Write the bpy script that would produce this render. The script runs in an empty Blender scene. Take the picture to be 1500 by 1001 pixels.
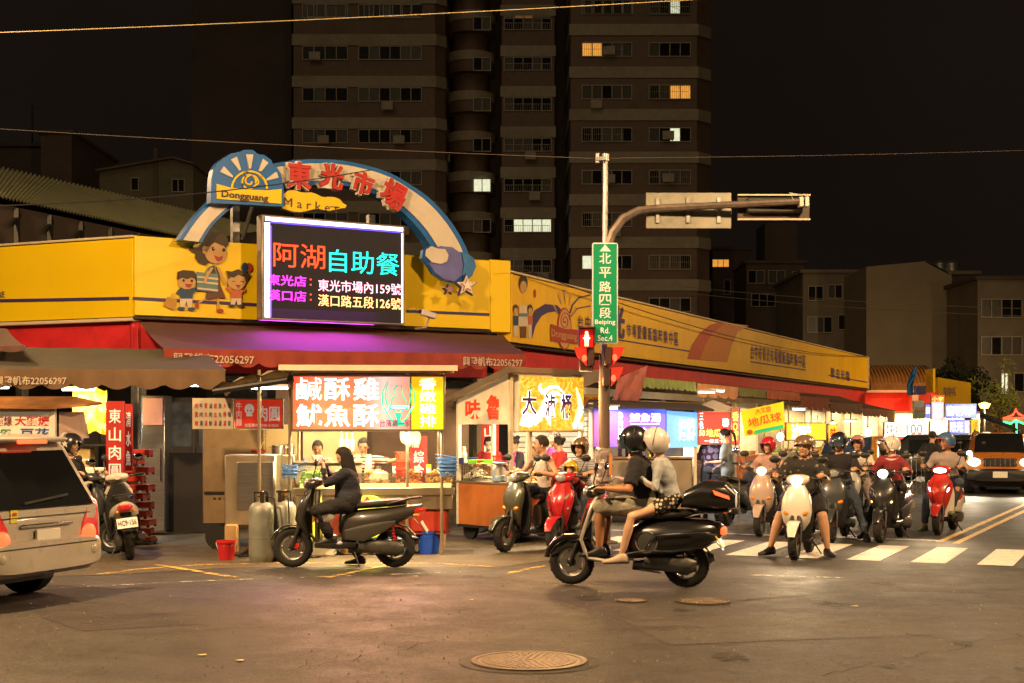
import bpy, bmesh, math, random
from math import sin, cos, pi, radians, atan2, sqrt
from mathutils import Vector, Matrix, noise
random.seed(7)
SC = bpy.context.scene
COL = SC.collection
# ---------------------------------------------------------------- camera
F_PX, HOR, CX, CAMZ = 2083.0, 624.0, 750.0, 1.7
cd = bpy.data.cameras.new('camera'); cam = bpy.data.objects.new('camera', cd); COL.objects.link(cam)
cam.location = (0, 0, CAMZ); cam.rotation_euler = (pi/2, 0, 0)
cd.sensor_width = 36; cd.lens = 50; cd.shift_y = (HOR-500.5)/1500; cd.clip_end = 2000; cd.clip_start = .1
SC.camera = cam
# ---------------------------------------------------------------- world: night sky with a faint city glow
W = bpy.data.worlds.new('World'); SC.world = W; W.use_nodes = True
nt = W.node_tree; nt.nodes.clear()
wo = nt.nodes.new('ShaderNodeOutputWorld'); ad = nt.nodes.new('ShaderNodeAddShader')
b1 = nt.nodes.new('ShaderNodeBackground'); b2 = nt.nodes.new('ShaderNodeBackground')
sky = nt.nodes.new('ShaderNodeTexSky'); sky.sky_type = 'NISHITA'; sky.sun_disc = False
SUN_EL, SUN_ROT = radians(-6), radians(200)
sky.sun_elevation = SUN_EL; sky.sun_rotation = SUN_ROT
wn = nt.nodes.new('ShaderNodeTexNoise'); wn.inputs['Scale'].default_value = 2.2; wn.inputs['Detail'].default_value = 4; wr_ = nt.nodes.new('ShaderNodeMapRange'); wr_.inputs[3].default_value = .003; wr_.inputs[4].default_value = .0125
nt.links.new(wn.outputs[0], wr_.inputs[0]); nt.links.new(wr_.outputs[0], b2.inputs[1])
nt.links.new(sky.outputs[0], b1.inputs[0]); b1.inputs[1].default_value = .05
b2.inputs[0].default_value = (1, .66, .47, 1); b2.inputs[1].default_value = .0062
nt.links.new(b1.outputs[0], ad.inputs[0]); nt.links.new(b2.outputs[0], ad.inputs[1]); nt.links.new(ad.outputs[0], wo.inputs[0])
# faint glow of the lit city over the roofs
sl = bpy.data.lights.new('night_glow', 'SUN'); so = bpy.data.objects.new('night_glow', sl); COL.objects.link(so)
sl.energy = .21; sl.angle = radians(35); sl.color = (1, .73, .44); so.rotation_euler = (radians(58), 0, radians(-16))
SC.view_settings.view_transform = 'Standard'; SC.view_settings.look = 'None'
SC.view_settings.exposure = 0; SC.view_settings.gamma = 1; SC.view_settings.use_curve_mapping = False
SC.cycles.max_bounces = 6; SC.cycles.diffuse_bounces = 2; SC.cycles.glossy_bounces = 3; SC.cycles.transmission_bounces = 4
SC.cycles.sample_clamp_indirect = 4; SC.cycles.use_denoising = True
SC.cycles.caustics_reflective = False; SC.cycles.caustics_refractive = False
def lamp(kind, loc, power, col=(1, .72, .42), size=.3, tgt=None, spot=60, par=None, blend=.5, name='lamp_light'):
    l = bpy.data.lights.new(name, kind); o = bpy.data.objects.new(name, l); COL.objects.link(o)
    l.energy = power; l.color = col; o.location = loc
    if kind == 'AREA':
        if isinstance(size, tuple): l.shape = 'RECTANGLE'; l.size, l.size_y = size
        else: l.shape = 'DISK'; l.size = size
    else: l.shadow_soft_size = size
    if kind == 'SPOT': l.spot_size = radians(spot); l.spot_blend = blend
    if tgt is not None: o.rotation_euler = (Vector(tgt)-Vector(loc)).to_track_quat('-Z', 'Y').to_euler()
    if par: o.parent = par
    return o
# ---------------------------------------------------------------- materials
MATS = {}
def M(name, col, rough=.55, metal=0, var=.12, scale=6, bump=0, bscale=60, estr=0, ecol=None, coat=0, trans=0, evar=0, dirt=0, dscale=2.5, dcol=(.03, .025, .02), stretch=(1, 1, 1), ior=1.45):
    if name in MATS: return MATS[name]
    m = bpy.data.materials.new(name); m.use_nodes = True; n = m.node_tree; N = n.nodes; L = n.links
    p = N['Principled BSDF']; tc = N.new('ShaderNodeTexCoord'); mp = N.new('ShaderNodeMapping'); mp.inputs['Scale'].default_value = stretch
    L.new(tc.outputs['Object'], mp.inputs[0])
    no = N.new('ShaderNodeTexNoise'); no.inputs['Scale'].default_value = scale; no.inputs['Detail'].default_value = 5; L.new(mp.outputs[0], no.inputs[0])
    r = N.new('ShaderNodeValToRGB'); e = r.color_ramp.elements
    e[0].position = .3; e[1].position = .7
    e[0].color = [max(0, c*(1-var)) for c in col]+[1]; e[1].color = [min(1, c*(1+var)) for c in col]+[1]
    L.new(no.outputs[0], r.inputs[0]); out = r.outputs[0]
    if dirt:
        n2 = N.new('ShaderNodeTexNoise'); n2.inputs['Scale'].default_value = dscale; n2.inputs['Detail'].default_value = 9; n2.inputs['Roughness'].default_value = .72
        L.new(mp.outputs[0], n2.inputs[0])
        r2 = N.new('ShaderNodeValToRGB'); r2.color_ramp.elements[0].position = .48; r2.color_ramp.elements[1].position = .72
        r2.color_ramp.elements[0].color = (0, 0, 0, 1); r2.color_ramp.elements[1].color = (dirt, dirt, dirt, 1); L.new(n2.outputs[0], r2.inputs[0])
        mx = N.new('ShaderNodeMixRGB'); mx.inputs[2].default_value = (*dcol, 1); L.new(r2.outputs[0], mx.inputs[0]); L.new(out, mx.inputs[1]); out = mx.outputs[0]
    L.new(out, p.inputs['Base Color'])
    rr = N.new('ShaderNodeMath'); rr.operation = 'MULTIPLY_ADD'; rr.inputs[1].default_value = .25*rough; rr.inputs[2].default_value = rough*.88; L.new(no.outputs[0], rr.inputs[0]); L.new(rr.outputs[0], p.inputs['Roughness'])
    p.inputs['Metallic'].default_value = metal; p.inputs['Coat Weight'].default_value = coat; p.inputs['Coat Roughness'].default_value = .08
    p.inputs['Transmission Weight'].default_value = trans; p.inputs['IOR'].default_value = ior
    if bump:
        nb = N.new('ShaderNodeTexNoise'); nb.inputs['Scale'].default_value = bscale; nb.inputs['Detail'].default_value = 6; L.new(mp.outputs[0], nb.inputs[0])
        bp = N.new('ShaderNodeBump'); bp.inputs['Strength'].default_value = min(1, bump); bp.inputs['Distance'].default_value = .02*max(1, bump); L.new(nb.outputs[0], bp.inputs['Height']); L.new(bp.outputs[0], p.inputs['Normal'])
    if estr:
        p.inputs['Emission Color'].default_value = (*(ecol or col), 1); p.inputs['Emission Strength'].default_value = estr
        if evar:
            me = N.new('ShaderNodeMath'); me.operation = 'MULTIPLY_ADD'; me.inputs[1].default_value = evar*estr*2; me.inputs[2].default_value = estr*(1-evar)
            L.new(no.outputs[0], me.inputs[0]); L.new(me.outputs[0], p.inputs['Emission Strength'])
    MATS[name] = m; return m
def E(name, col, s, evar=.15, scale=2): return M(name, [min(.8, c) for c in col], .4, 0, .05, scale, estr=s, ecol=col, evar=evar)
def cloth(name, col, var=.15): return M('cloth_'+name, col, .85, 0, var, 9, bump=.35, bscale=38)
def paint(name, col, **k): return M('paint_'+name, col, k.pop('rough', .28), 0, .05, 5, coat=.6, **k)
black = M('black_plastic', (.012, .012, .013), .42, 0, .3, 20, bump=.06, bscale=200)
rubber = M('tyre_rubber', (.014, .013, .012), .8, 0, .3, 30, bump=.3, bscale=150)
chrome = M('chrome', (.6, .6, .6), .14, 1, .06, 30)
steel = M('brushed_steel', (.50, .49, .47), .3, 1, .2, 5, bump=.05, bscale=40, stretch=(1, 1, 14), dirt=.35)
galv = M('galvanised_steel', (.36, .36, .35), .45, .8, .25, 9, dirt=.5)
white_paint = M('white_enamel', (.62, .58, .50), .45, 0, .08, 5, dirt=.25)
dark_metal = M('dark_metal', (.035, .033, .032), .5, .6, .3, 8)
rust = M('rusty_steel', (.16, .085, .045), .7, .3, .4, 12, bump=.3)
alu = M('cast_alloy', (.34, .33, .32), .34, 1, .15, 12)
glass_dark = M('tinted_glass', (.008, .009, .01), .05, 0, .1, 3, coat=1)
cream = M('cream_paint', (.62, .53, .38), .5, 0, .06, 4, dirt=.25)
wood = M('wood', (.22, .12, .05), .6, 0, .35, 3, bump=.2, stretch=(1, 1, 9))
card = M('cardboard', (.36, .23, .10), .85, 0, .12, 6)
skin = M('skin', (.52, .29, .17), .5, 0, .07, 9)
skin_pale = M('skin_pale', (.62, .38, .25), .5, 0, .06, 9)
skin_tan = M('skin_tan', (.42, .20, .10), .5, 0, .07, 9)
hair_m = M('black_hair', (.012, .009, .007), .72, 0, .4, 40, bump=.6, bscale=70, stretch=(1, 1, .25))
# ---------------------------------------------------------------- mesh builder
class MB:
    def __init__(s, T=None): s.v = []; s.f = []; s.T = T or Matrix.Identity(4); s.sm = []
    def add(s, vs, fs, smooth=False):
        n = len(s.v); s.v += [tuple(s.T @ Vector(v)) for v in vs]; s.f += [tuple(i+n for i in f) for f in fs]; s.sm += [smooth]*len(fs); return s
    def box(s, c, d, rz=0, ry=0, rx=0, bev=0):
        R = Matrix.Translation(c) @ Matrix.Rotation(rz, 4, 'Z') @ Matrix.Rotation(ry, 4, 'Y') @ Matrix.Rotation(rx, 4, 'X')
        x, y, z = [k/2 for k in d]
        if not bev:
            vs = [R @ Vector((i*x, j*y, k*z)) for k in (-1, 1) for i, j in ((-1, -1), (1, -1), (1, 1), (-1, 1))]
            return s.add(vs, [(3, 2, 1, 0), (4, 5, 6, 7), (0, 1, 5, 4), (1, 2, 6, 5), (2, 3, 7, 6), (3, 0, 4, 7)])
        b = min(bev, x*.9, y*.9, z*.9); vs = []; idx = {}
        for i in (-1, 1):
            for j in (-1, 1):
                for k in (-1, 1):
                    for a in range(3):
                        idx[i, j, k, a] = len(vs)
                        vs.append(R @ Vector((i*(x-(b if a != 0 else 0)), j*(y-(b if a != 1 else 0)), k*(z-(b if a != 2 else 0)))))
        fs = []
        for sg in (-1, 1):
            q = lambda pts, a: [idx[p[0], p[1], p[2], a] for p in pts]
            for a, pts in ((0, [(sg, -1, -1), (sg, 1, -1), (sg, 1, 1), (sg, -1, 1)]), (1, [(1, sg, -1), (-1, sg, -1), (-1, sg, 1), (1, sg, 1)]), (2, [(-1, -1, sg), (1, -1, sg), (1, 1, sg), (-1, 1, sg)])):
                f = q(pts, a); fs.append(tuple(f if sg > 0 else f[::-1]))
        for i in (-1, 1):
            for j in (-1, 1):
                fs.append((idx[i, j, -1, 0], idx[i, j, 1, 0], idx[i, j, 1, 1], idx[i, j, -1, 1]) if i*j < 0 else (idx[i, j, -1, 1], idx[i, j, 1, 1], idx[i, j, 1, 0], idx[i, j, -1, 0]))
                fs.append((idx[i, -1, j, 0], idx[i, -1, j, 2], idx[i, 1, j, 2], idx[i, 1, j, 0]) if i*j > 0 else (idx[i, 1, j, 0], idx[i, 1, j, 2], idx[i, -1, j, 2], idx[i, -1, j, 0]))
                fs.append((idx[-1, i, j, 1], idx[-1, i, j, 2], idx[1, i, j, 2], idx[1, i, j, 1]) if i*j < 0 else (idx[1, i, j, 1], idx[1, i, j, 2], idx[-1, i, j, 2], idx[-1, i, j, 1]))
                for k in (-1, 1):
                    t = (idx[i, j, k, 0], idx[i, j, k, 1], idx[i, j, k, 2]); fs.append(t if i*j*k > 0 else t[::-1])
        return s.add(vs, fs)
    def quad(s, a, b, c, d): return s.add([a, b, c, d], [(0, 1, 2, 3)])
    def slab(s, pts, t):      # polygon with thickness vector t
        n = len(pts); t = Vector(t)
        vs = [Vector(p) for p in pts]+[Vector(p)+t for p in pts]
        return s.add(vs, [tuple(range(n))[::-1], tuple(range(n, 2*n))]+[(i, (i+1) % n, n+(i+1) % n, n+i) for i in range(n)])
    def prism(s, pts, y0, y1):  # outline in x,z extruded along y
        return s.slab([(p[0], y1, p[1]) for p in pts], (0, y0-y1, 0))
    def tube(s, path, r, n=8, caps=True, closed=False, ell=1, up=None):
        P = [Vector(p) for p in path]; m = len(P); R = r if isinstance(r, (list, tuple)) else [r]*m; vs = []
        prev = None
        for i in range(m):
            a = P[(i-1) % m] if closed or i else P[i]; b = P[(i+1) % m] if closed or i < m-1 else P[i]
            t = (b-a).normalized()
            u = Vector(up) if up else (prev if prev is not None else (Vector((0, 0, 1)) if abs(t.z) < .9 else Vector((1, 0, 0))))
            x = (u-t*u.dot(t)); x = x.normalized() if x.length > 1e-6 else t.orthogonal().normalized(); prev = x; y = t.cross(x)
            for k in range(n):
                a_ = 2*pi*k/n; vs.append(P[i]+(x*cos(a_)+y*sin(a_)*ell)*R[i])
        fs = []
        for i in range(m if closed else m-1):
            for k in range(n): fs.append((i*n+k, i*n+(k+1) % n, ((i+1) % m)*n+(k+1) % n, ((i+1) % m)*n+k))
        s.add(vs, fs, True)
        if caps and not closed:
            o = len(s.v)-len(vs); s.f += [tuple(range(o, o+n))[::-1], tuple(range(o+(m-1)*n, o+m*n))]; s.sm += [False]*2
        return s
    def cyl(s, a, b, r, r2=None, n=16): return s.tube([a, b], [r, r if r2 is None else r2], n)
    def lathe(s, prof, c=(0, 0, 0), axis='Z', n=20, R=None):   # prof: (radius, height)
        A = {'Z': Matrix.Identity(4), 'Y': Matrix.Rotation(-pi/2, 4, 'X'), 'X': Matrix.Rotation(pi/2, 4, 'Y')}[axis]
        A = Matrix.Translation(c) @ (R or Matrix.Identity(4)) @ A; vs = [A @ Vector((r*cos(2*pi*k/n), r*sin(2*pi*k/n), h)) for r, h in prof for k in range(n)]
        return s.add(vs, [(i*n+k, i*n+(k+1) % n, (i+1)*n+(k+1) % n, (i+1)*n+k) for i in range(len(prof)-1) for k in range(n)], True)
    def ball(s, c, r, n=14, m=9, R=None):
        r = (r, r, r) if not isinstance(r, (tuple, list)) else r; c = Vector(c); R = R or Matrix.Identity(3); vs = []
        for i in range(m+1):
            t = pi*i/m
            for k in range(n): a = 2*pi*k/n; vs.append(c+R @ Vector((r[0]*sin(t)*cos(a), r[1]*sin(t)*sin(a), r[2]*cos(t))))
        return s.add(vs, [(i*n+k, (i+1)*n+k, (i+1)*n+(k+1) % n, i*n+(k+1) % n) for i in range(m) for k in range(n)], True)
    def loft(s, secs, n=16, caps=True, smooth=True):  # secs: (centre, xaxis, yaxis, hx, hy, exponent)
        vs = []
        for c, X, Y, hx, hy, e in secs:
            c = Vector(c); X = Vector(X); Y = Vector(Y)
            for k in range(n):
                a = 2*pi*(k+.5)/n; q = 2/e
                vs.append(c+X*hx*math.copysign(abs(cos(a))**q, cos(a))+Y*hy*math.copysign(abs(sin(a))**q, sin(a)))
        m = len(secs); s.add(vs, [(i*n+k, i*n+(k+1) % n, (i+1)*n+(k+1) % n, (i+1)*n+k) for i in range(m-1) for k in range(n)], smooth)
        if caps:
            o = len(s.v)-len(vs); s.f += [tuple(range(o, o+n))[::-1], tuple(range(o+(m-1)*n, o+m*n))]; s.sm += [False]*2
        return s
    def xloft(s, st, n=16):     # stations along x: (x, zc, hw, hh, e) optional y
        return s.loft([((a[0], a[5] if len(a) > 5 else 0, a[1]), (0, 1, 0), (0, 0, 1), a[2], a[3], a[4]) for a in st], n)
    def mesh(s, name, mat, ang=40):
        me = bpy.data.meshes.new(name); me.from_pydata([tuple(v) for v in s.v], [], s.f)
        bm = bmesh.new(); bm.from_mesh(me); bmesh.ops.remove_doubles(bm, verts=bm.verts, dist=1e-5)
        bmesh.ops.dissolve_degenerate(bm, edges=bm.edges, dist=1e-6); bmesh.ops.recalc_face_normals(bm, faces=bm.faces); bm.to_mesh(me); bm.free()
        me.polygons.foreach_set('use_smooth', [True]*len(me.polygons)); me.set_sharp_from_angle(angle=radians(ang))
        if mat: me.materials.append(mat)
        return me
    def to(s, name, mat, parent=None, label=None, kind=None, ang=40):
        return link(name, s.mesh(name, mat, ang), parent, label, kind)
def link(name, me, parent=None, label=None, kind=None):
    o = bpy.data.objects.new(name, me); COL.objects.link(o); o.parent = parent
    if label: o['label'] = label
    if kind: o['kind'] = kind
    return o
def thing(name, label, cat, loc=(0, 0, 0), rz=0, group=None):
    o = bpy.data.objects.new(name, None); COL.objects.link(o); o.location = loc; o.rotation_euler = (0, 0, rz); o.empty_display_size = .1
    return tag(o, label, cat, group)
def tag(o, label, cat, group=None):
    o['label'] = label; o['category'] = cat
    if group: o['group'] = group
    return o
def dup(o, loc=None, rz=None, label=None, parent=None):
    c = o.copy(); COL.objects.link(c)
    if parent is not None: c.parent = parent
    if loc is not None: c.location = loc
    if rz is not None: c.rotation_euler = (0, 0, rz)
    if label: c['label'] = label
    for ch in list(o.children): dup(ch, parent=c)
    return c
def pose(o, me, loc, parent, rot=None, name=None):   # shared mesh piece
    c = bpy.data.objects.new(name or o, me); COL.objects.link(c); c.parent = parent; c.location = loc
    if rot: c.rotation_euler = rot
    return c
# photograph-survey helpers: where a line of sight meets a plane of the place
def ray(px, py): return Vector(((px-CX)/F_PX, 1, (HOR-py)/F_PX))
def P(px, py, d): return Vector((0, 0, CAMZ))+ray(px, py)*d
def G(px, py): return P(px, py, F_PX*CAMZ/(py-HOR))
class Fr:
    def __init__(s, x, y, a): s.o = Vector((x, y, 0)); s.a = a; s.X = Vector((cos(a), sin(a), 0)); s.Y = Vector((-sin(a), cos(a), 0))
    def at(s, px, py, c=0):
        r = ray(px, py); t = (c+s.o.dot(s.Y))/r.dot(s.Y); p = r*t
        return ((p-s.o).dot(s.X), CAMZ+p.z)
    def T(s): return Matrix.Translation(s.o) @ Matrix.Rotation(s.a, 4, 'Z')
    def w(s, u, c, z): return s.o+s.X*u+s.Y*c+Vector((0, 0, z))
TC = {}
def text(parent, body, box, m, y=-.006, ext=.004, off=0, rot=0, name='lettering', keep=False, lsp=1.0, res=2, T=None, label=None):
    key = (body, off, ext, lsp, res)
    if key not in TC:
        c = bpy.data.curves.new('t', 'FONT'); c.body = body; c.extrude = 1; c.offset = off; c.align_x = 'CENTER'; c.space_line = lsp; c.resolution_u = res
        o = bpy.data.objects.new('t', c); COL.objects.link(o); bpy.context.view_layer.update()
        me = bpy.data.meshes.new_from_object(o.evaluated_get(bpy.context.evaluated_depsgraph_get()))
        vs = [v.co.copy() for v in me.vertices]; fs = [tuple(p.vertices) for p in me.polygons]
        bpy.data.objects.remove(o); bpy.data.curves.remove(c); bpy.data.meshes.remove(me)
        TC[key] = (vs, fs)
    vs, fs = TC[key]
    x0 = min(v.x for v in vs); x1 = max(v.x for v in vs); y0 = min(v.y for v in vs); y1 = max(v.y for v in vs)
    bx, bz, bw, bh = box; sx = bw/(x1-x0); sy = bh/(y1-y0)
    if keep: sx = sy = min(sx, sy)
    cx, cz = bx+bw/2, bz+bh/2; b = MB(T); out = []
    for v in vs:
        a = (v.x-(x0+x1)/2)*sx; c = (v.y-(y0+y1)/2)*sy
        out.append((cx+a*cos(rot)-c*sin(rot), y-v.z*ext/2, cz+a*sin(rot)+c*cos(rot)))
    b.add(out, fs); return b.to(name, m, parent, label, ang=20)
# ================================================================ ground
asph = bpy.data.materials.new('asphalt'); asph.use_nodes = True
def mk_asphalt(m, base, amt=1.0):
    n = m.node_tree; N = n.nodes; L = n.links; p = N['Principled BSDF']; tc = N.new('ShaderNodeTexCoord')
    def nz(sc, det=4, ro=.6, vor=False):
        t = N.new('ShaderNodeTexVoronoi' if vor else 'ShaderNodeTexNoise'); t.inputs['Scale'].default_value = sc
        if not vor: t.inputs['Detail'].default_value = det; t.inputs['Roughness'].default_value = ro
        L.new(tc.outputs['Object'], t.inputs[0]); return t
    big = nz(.22, 6, .7); mid = nz(1.7, 8, .75); agg = nz(75, 2, .5, True); fine = nz(240, 2, .6)
    r = N.new('ShaderNodeValToRGB'); r.color_ramp.elements[0].position = .36; r.color_ramp.elements[1].position = .64
    r.color_ramp.elements[0].color = [c*.55 for c in base]+[1]; r.color_ramp.elements[1].color = [c*1.5 for c in base]+[1]
    mx = N.new('ShaderNodeMixRGB'); mx.inputs[0].default_value = .5; L.new(big.outputs[0], mx.inputs[1]); L.new(mid.outputs[0], mx.inputs[2]); med = nz(16, 4, .8); mxx = N.new('ShaderNodeMixRGB'); mxx.inputs[0].default_value = .42; L.new(mx.outputs[0], mxx.inputs[1]); L.new(med.outputs[0], mxx.inputs[2]); L.new(mxx.outputs[0], r.inputs[0])
    ra = N.new('ShaderNodeValToRGB'); ra.color_ramp.elements[0].color = (.45, .45, .45, 1); ra.color_ramp.elements[1].color = (1.9, 1.85, 1.7, 1)
    ra.color_ramp.elements[0].position = .25; ra.color_ramp.elements[1].position = .85; L.new(agg.outputs['Color'], ra.inputs[0])
    m2 = N.new('ShaderNodeMixRGB'); m2.blend_type = 'MULTIPLY'; m2.inputs[0].default_value = .75*amt; L.new(r.outputs[0], m2.inputs[1]); L.new(ra.outputs[0], m2.inputs[2])
    # oil-dark drips and cracks
    cr = N.new('ShaderNodeTexVoronoi'); cr.feature = 'DISTANCE_TO_EDGE'; cr.inputs['Scale'].default_value = .35
    dn = nz(1.3, 8, .8); va = N.new('ShaderNodeMixRGB'); va.blend_type = 'LINEAR_LIGHT'; va.inputs[0].default_value = .5
    L.new(tc.outputs['Object'], va.inputs[1]); L.new(dn.outputs['Color'], va.inputs[2]); L.new(va.outputs[0], cr.inputs[0])
    rc = N.new('ShaderNodeValToRGB'); rc.color_ramp.elements[0].position = 0; rc.color_ramp.elements[0].color = (.4, .4, .4, 1); rc.color_ramp.elements[1].position = .009; rc.color_ramp.elements[1].color = (1, 1, 1, 1)
    L.new(cr.outputs[0], rc.inputs[0]); m3 = N.new('ShaderNodeMixRGB'); m3.blend_type = 'MULTIPLY'; m3.inputs[0].default_value = .8; L.new(m2.outputs[0], m3.inputs[1]); L.new(rc.outputs[0], m3.inputs[2])
    L.new(m3.outputs[0], p.inputs['Base Color'])
    rr = N.new('ShaderNodeMapRange'); rr.inputs[1].default_value = .35; rr.inputs[2].default_value = .7; rr.inputs[3].default_value = .5; rr.inputs[4].default_value = .78; L.new(mid.outputs[0], rr.inputs[0]); L.new(rr.outputs[0], p.inputs['Roughness'])
    bp = N.new('ShaderNodeBump'); bp.inputs['Strength'].default_value = .55; bp.inputs['Distance'].default_value = .006; L.new(agg.outputs['Distance'], bp.inputs['Height']); L.new(bp.outputs[0], p.inputs['Normal'])
mk_asphalt(asph, (.033, .030, .027))
lit_apron_m = bpy.data.materials.new('stall_lit_asphalt'); lit_apron_m.use_nodes = True; mk_asphalt(lit_apron_m, (.085, .069, .047), .8)  # stall light pooled on the same asphalt is put into this lighter colour
def sheet(name, pts, z, m, lab=None):
    b = MB(); b.add([(p[0], p[1], z) for p in pts], [tuple(range(len(pts)))]); return b.to(name, m, None, None, 'structure')
def line_mesh(b, pts, w, z):
    for (a, c) in zip(pts, pts[1:]):
        a = Vector((a[0], a[1], 0)); c = Vector((c[0], c[1], 0)); t = (c-a).normalized(); q = Vector((-t.y, t.x, 0))*w/2
        n = max(1, int((c-a).length/.5))
        for i in range(n):
            p0 = a+(c-a)*i/n; p1 = a+(c-a)*(i+1)/n; j = [random.uniform(.85, 1.05) for _ in range(2)]
            zz = Vector((0, 0, z)); b.add([p0-q*j[0]+zz, p1-q*j[1]+zz, p1+q*j[1]+zz, p0+q*j[0]+zz], [(0, 1, 2, 3)])
sheet('road', [(-300, -60), (300, -60), (300, 400), (-300, 400)], 0, asph)
ap = [G(-60, 846), G(150, 843), G(340, 832), G(730, 831), G(800, 822), G(905, 806), G(1060, 790)]
ap = [(p.x, p.y) for p in ap]+[(4.6, 25.5), (2.5, 30), (-.1, 31), (-7, 27), (-16, 31), (-16, 18)]
sheet('pavement', ap, .004, lit_apron_m)  # paler sheet over the road asphalt, coloured as lit by the stalls
def roadpaint(name, col, wear, sc=5, fine=60):
    m = M(name, col, .6, 0, .12, 14); n = m.node_tree; N = n.nodes; L = n.links; p = N['Principled BSDF']
    tc = N.new('ShaderNodeTexCoord'); a = N.new('ShaderNodeTexNoise'); a.inputs['Scale'].default_value = sc; a.inputs['Detail'].default_value = 12; a.inputs['Roughness'].default_value = .85; L.new(tc.outputs['Object'], a.inputs[0])
    r = N.new('ShaderNodeValToRGB'); r.color_ramp.elements[0].position = wear; r.color_ramp.elements[1].position = wear+.06; L.new(a.outputs[0], r.inputs[0]); L.new(r.outputs[0], p.inputs['Alpha']); return m
wp = roadpaint('white_road_paint', (.62, .58, .50), .38); yp = roadpaint('yellow_road_paint', (.60, .42, .14), .40)
wp2 = roadpaint('worn_white_paint', (.50, .46, .38), .50); yp2 = roadpaint('worn_yellow_paint', (.60, .40, .09), .465)
U = Vector((.411, .911, 0)); V = Vector((.911, -.411, 0))
for k in range(-5, 6):
    b0 = Vector((4.23, 18.0, 0))+V*(.79*k); q = [b0, b0+V*.42, b0+V*.42+U*2.4, b0+U*2.4]
    b = MB(); b.add([(p.x, p.y, .008) for p in q], [(0, 1, 2, 3)]); b.to('crosswalk_stripe' if k == -5 else 'crosswalk_stripe', wp, None, None, 'structure')
b = MB(); a = G(1375, 795); D = Vector((.438, .899, 0)); N_ = Vector((.899, -.438, 0))
line_mesh(b, [a, a+D*90], .11, .008); line_mesh(b, [a+N_*.26-D*.15, a+N_*.26+D*90], .11, .008); b.to('double_yellow_line', yp, kind='structure')
b = MB(); line_mesh(b, [G(1383, 793), G(1383, 793)-V*6.6], .13, .008); b.to('stop_line', wp, kind='structure')
b = MB(); line_mesh(b, [G(-40, 868), G(320, 851), G(700, 838)], .07, .008); line_mesh(b, [G(1090, 843), G(1250, 848)], .09, .008); line_mesh(b, [G(1050, 783), G(1300, 786)], .1, .008); b.to('white_edge_line', wp2, kind='structure')
b = MB()
line_mesh(b, [G(145, 842), G(200, 835), G(300, 828), G(420, 825.5), G(640, 826), G(720, 831)], .10, .008)
line_mesh(b, [G(230, 828), G(345, 847)], .10, .0085); line_mesh(b, [G(590, 824), G(480, 847)], .09, .0085)
line_mesh(b, [G(742, 841), G(790, 831), G(800, 830)], .10, .008); b.to('yellow_box_marking', yp2, kind='structure')
# patches and tar
tar = M('fresh_tar', (.03, .026, .022), .6, 0, .3, 6, bump=.3, bscale=120)
b = MB(); line_mesh(b, [G(1270, 838), G(1340, 836), G(1520, 833)], .22, .004); line_mesh(b, [G(1080, 880), G(1240, 868), G(1520, 862)], .06, .004); line_mesh(b, [G(1270, 818), G(1290, 838)], .05, .004)
b.to('tar_joint', tar, kind='structure')
rp1 = bpy.data.materials.new('patched_asphalt'); rp1.use_nodes = True; mk_asphalt(rp1, (.026, .023, .021)); rp2 = bpy.data.materials.new('pale_patched_asphalt'); rp2.use_nodes = True; mk_asphalt(rp2, (.041, .037, .032))
for k, (m_, q_) in enumerate(((rp2, [(380, 865), (700, 858), (760, 878), (690, 893), (420, 897)]), (rp1, [(1180, 868), (1420, 862), (1500, 880), (1330, 889), (1200, 884)]), (rp2, [(900, 905), (1280, 900), (1370, 930), (980, 945)]), (rp1, [(60, 905), (250, 898), (300, 915), (120, 925)]))):
    ps = [G(*p) for p in q_]; out = []
    for i, p in enumerate(ps):
        n_ = ps[(i+1) % len(ps)]
        for j in range(6): c_ = p.lerp(n_, j/6); out.append((c_.x+random.uniform(-.012, .012), c_.y+random.uniform(-.015, .015)))
    b = MB(); b.add([(x, y, .0022+.0002*k) for x, y in out], [tuple(range(len(out)))]); b.to('road_patch', m_, kind='structure')
b = MB()
for s0, s1, n_ in (((180, 930), (620, 905), 26), ((860, 925), (1400, 905), 30), ((1000, 858), (1480, 871), 30), ((420, 985), (640, 940), 16), ((1200, 990), (1500, 930), 22)):
    a_, c_ = G(*s0), G(*s1); pts_ = [(a_.lerp(c_, i/n_).x+random.uniform(-.05, .05), a_.lerp(c_, i/n_).y+random.uniform(-.09, .09)) for i in range(n_+1)]
    for p, q in zip(pts_, pts_[1:]): line_mesh(b, [p, q], random.uniform(.005, .013), .0045)
b.to('road_crack', M('crack_dark', (.012, .010, .008), .9), kind='structure')
stain = roadpaint('oil_stain', (.026, .022, .019), .48, 3)
b = MB()
for k_ in range(16):
    px, py = random.uniform(0, 1500), random.uniform(832, 995); g = G(px, py); r = random.uniform(.05, .16); b.add([(g.x+r*random.uniform(.6, 1.4)*cos(t_*.7), g.y+1.6*r*random.uniform(.6, 1.4)*sin(t_*.7), .0048+k_*.0002) for t_ in range(9)], [tuple(range(9))])
b.to('oil_stain', stain, kind='structure')
b = MB()
for _ in range(600):
    g = G(random.uniform(-20, 1520), random.uniform(805, 1000)); r = random.uniform(.004, .011); b.add([(g.x+r, g.y, .004), (g.x-r*.6, g.y+r, .004), (g.x-r*.7, g.y-r, .004), (g.x, g.y, .006+r*1.3)], [(0, 1, 3), (1, 2, 3), (2, 0, 3)])
b.to('road_grit', M('grit', (.26, .22, .16), .8, 0, .5, 3), kind='stuff')
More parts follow.
